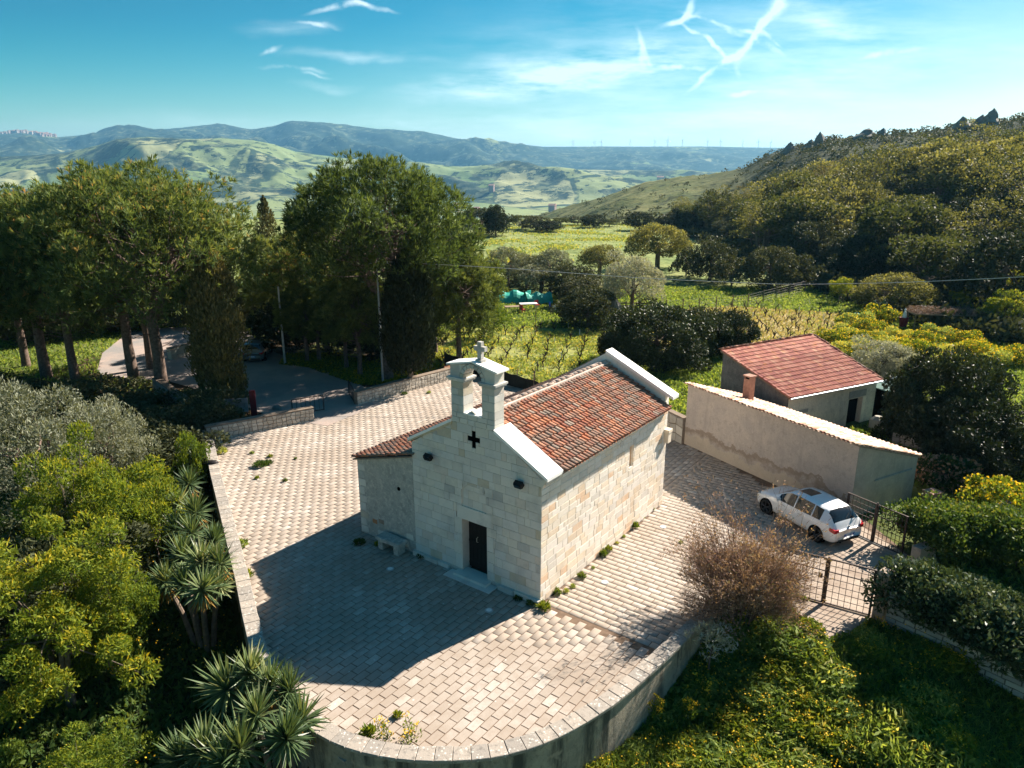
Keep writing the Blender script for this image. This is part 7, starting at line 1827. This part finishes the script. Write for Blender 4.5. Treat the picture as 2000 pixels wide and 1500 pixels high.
mb = MB(); mb.prism([(.42 * math.cos(a), .4 * math.sin(a)) for a in np.linspace(0, 6.28, 8)[:-1]], -.1, .85, chamfer=.2); x, y = base_at(1711, 840); single('stone_block', 'rounded rubble block at the foot of the farm house wall', 'stone', mb, M['darkstone'], (x, y, gz(x, y)))
tarp('crumpled blue tarpaulin on the ground behind the bright green hedge', 1945, 1008, 2.0, .45, 'bluetarp', .4)
mb = MB(); mb.box((0, 0, .3), (.6, .5, .6)); mb.box((0, -.0, .62), (.66, .56, .05)); x, y = base_at(1818, 985); single('orange_crate', 'terracotta coloured crate behind the bright green hedge', 'crate', mb, M['terracotta'], (x, y, gz(x, y)), .4)
# ---- far things
x, y, zt = pxy(246, 245, 6150)
def far_pt(u, Y): x, y = xy(u, Y); return x, y, float(far_z(np.array([u]), np.array([Y]))[0][0])
for u, hpx, lb in [(246, 9, 'tall thin radio mast on the far hilltop at the left'), (256, 5, 'shorter radio mast right of the tall one on the far hilltop')]:
    x, y, z = far_pt(u, 6180.); mb = MB(); mb.tube([(0, 0, -20), (0, 0, hpx / .22 * .9)], [3.2, 1.6], 4); o = mb.build('radio_mast', M['steel']); o.location = (x, y, z); tag(o, lb, 'mast')
root = empty('wind_turbine', (0, -500, -200)); mb = MB(); mb.tube([(0, 0, -20), (0, 0, 48)], [2.6, 1.5], 6); mb.build('tower', M['white'], root); mb = MB(); mb.box((0, 0, 48), (4, 7, 4)); mb.build('nacelle', M['white'], root)
for k in range(3): a = R(90 + 120 * k); mb = MB(); mb.tube([(0, -4, 48), (math.cos(a) * 26, -4, 48 + math.sin(a) * 26)], [1.7, .7], 4); mb.build('blade', M['white'], root)
PROTO['turb'] = root
for u in (1118, 1160, 1173, 1228, 1276, 1301, 1329, 1378, 1403, 1446, 1476, 1500):
    x, y, z = far_pt(u, 6190.); put('turb', 'tiny white wind turbine on the far right skyline', 'wind turbine', x, y, z, rng.uniform(.8, 1.15), rng.normal(0, .5), 'wind turbines on the far skyline')
hm = []
for i in range(3):
    root = empty('village_house', (0, -500, -200)); w_ = [13, 18, 24][i]; mb = MB(); mb.box((0, 0, 5), (w_, 14, 30)); mb.build('wall', plain('village_wall_%d' % i, [(.34, .26, .22), (.30, .20, .17), (.40, .35, .31)][i], .9), root); mb = MB(); mb.add([(-w_ / 2 - 1, -8, 20), (w_ / 2 + 1, -8, 20), (w_ / 2 + 1, 0, 25), (-w_ / 2 - 1, 0, 25), (-w_ / 2 - 1, 8, 20), (w_ / 2 + 1, 8, 20)], [(0, 1, 2, 3), (3, 2, 5, 4), (0, 3, 4), (1, 5, 2)]); mb.build('roof', plain('village_roof_%d' % i, (.42, .24, .18), .9), root); PROTO['h%d' % i] = root
for i in range(110):
    u = rng.uniform(-20, 122); Y = rng.uniform(5750, 6230) if u > 20 else rng.uniform(5900, 6230); x, y, z = far_pt(u, Y)
    put('h%d' % (i % 3), 'tiny pale house of the village on the far hilltop at the left', 'house', x, y, z, rng.uniform(.7, 1.1), rng.normal(0, .4), 'houses of the far hilltop village')
for i, (u, Y) in enumerate([(1010, 400), (1080, 1800), (1150, 1700), (890, 1900), (960, 2400), (705, 2600), (640, 2300), (1230, 2100), (1290, 2500), (930, 1650)]):
    x, y, z = far_pt(u, float(Y)); put('h%d' % (i % 3), 'lone pale farm building in the distant valley', 'house', x, y, z, .9 if Y > 1000 else .35, rng.normal(0, .4), 'farm buildings in the valley')
# unused prototypes go
for k, o in PROTO.items():
    if k not in used:
        for ch_ in list(o.children): bpy.data.objects.remove(ch_)
        bpy.data.objects.remove(o)
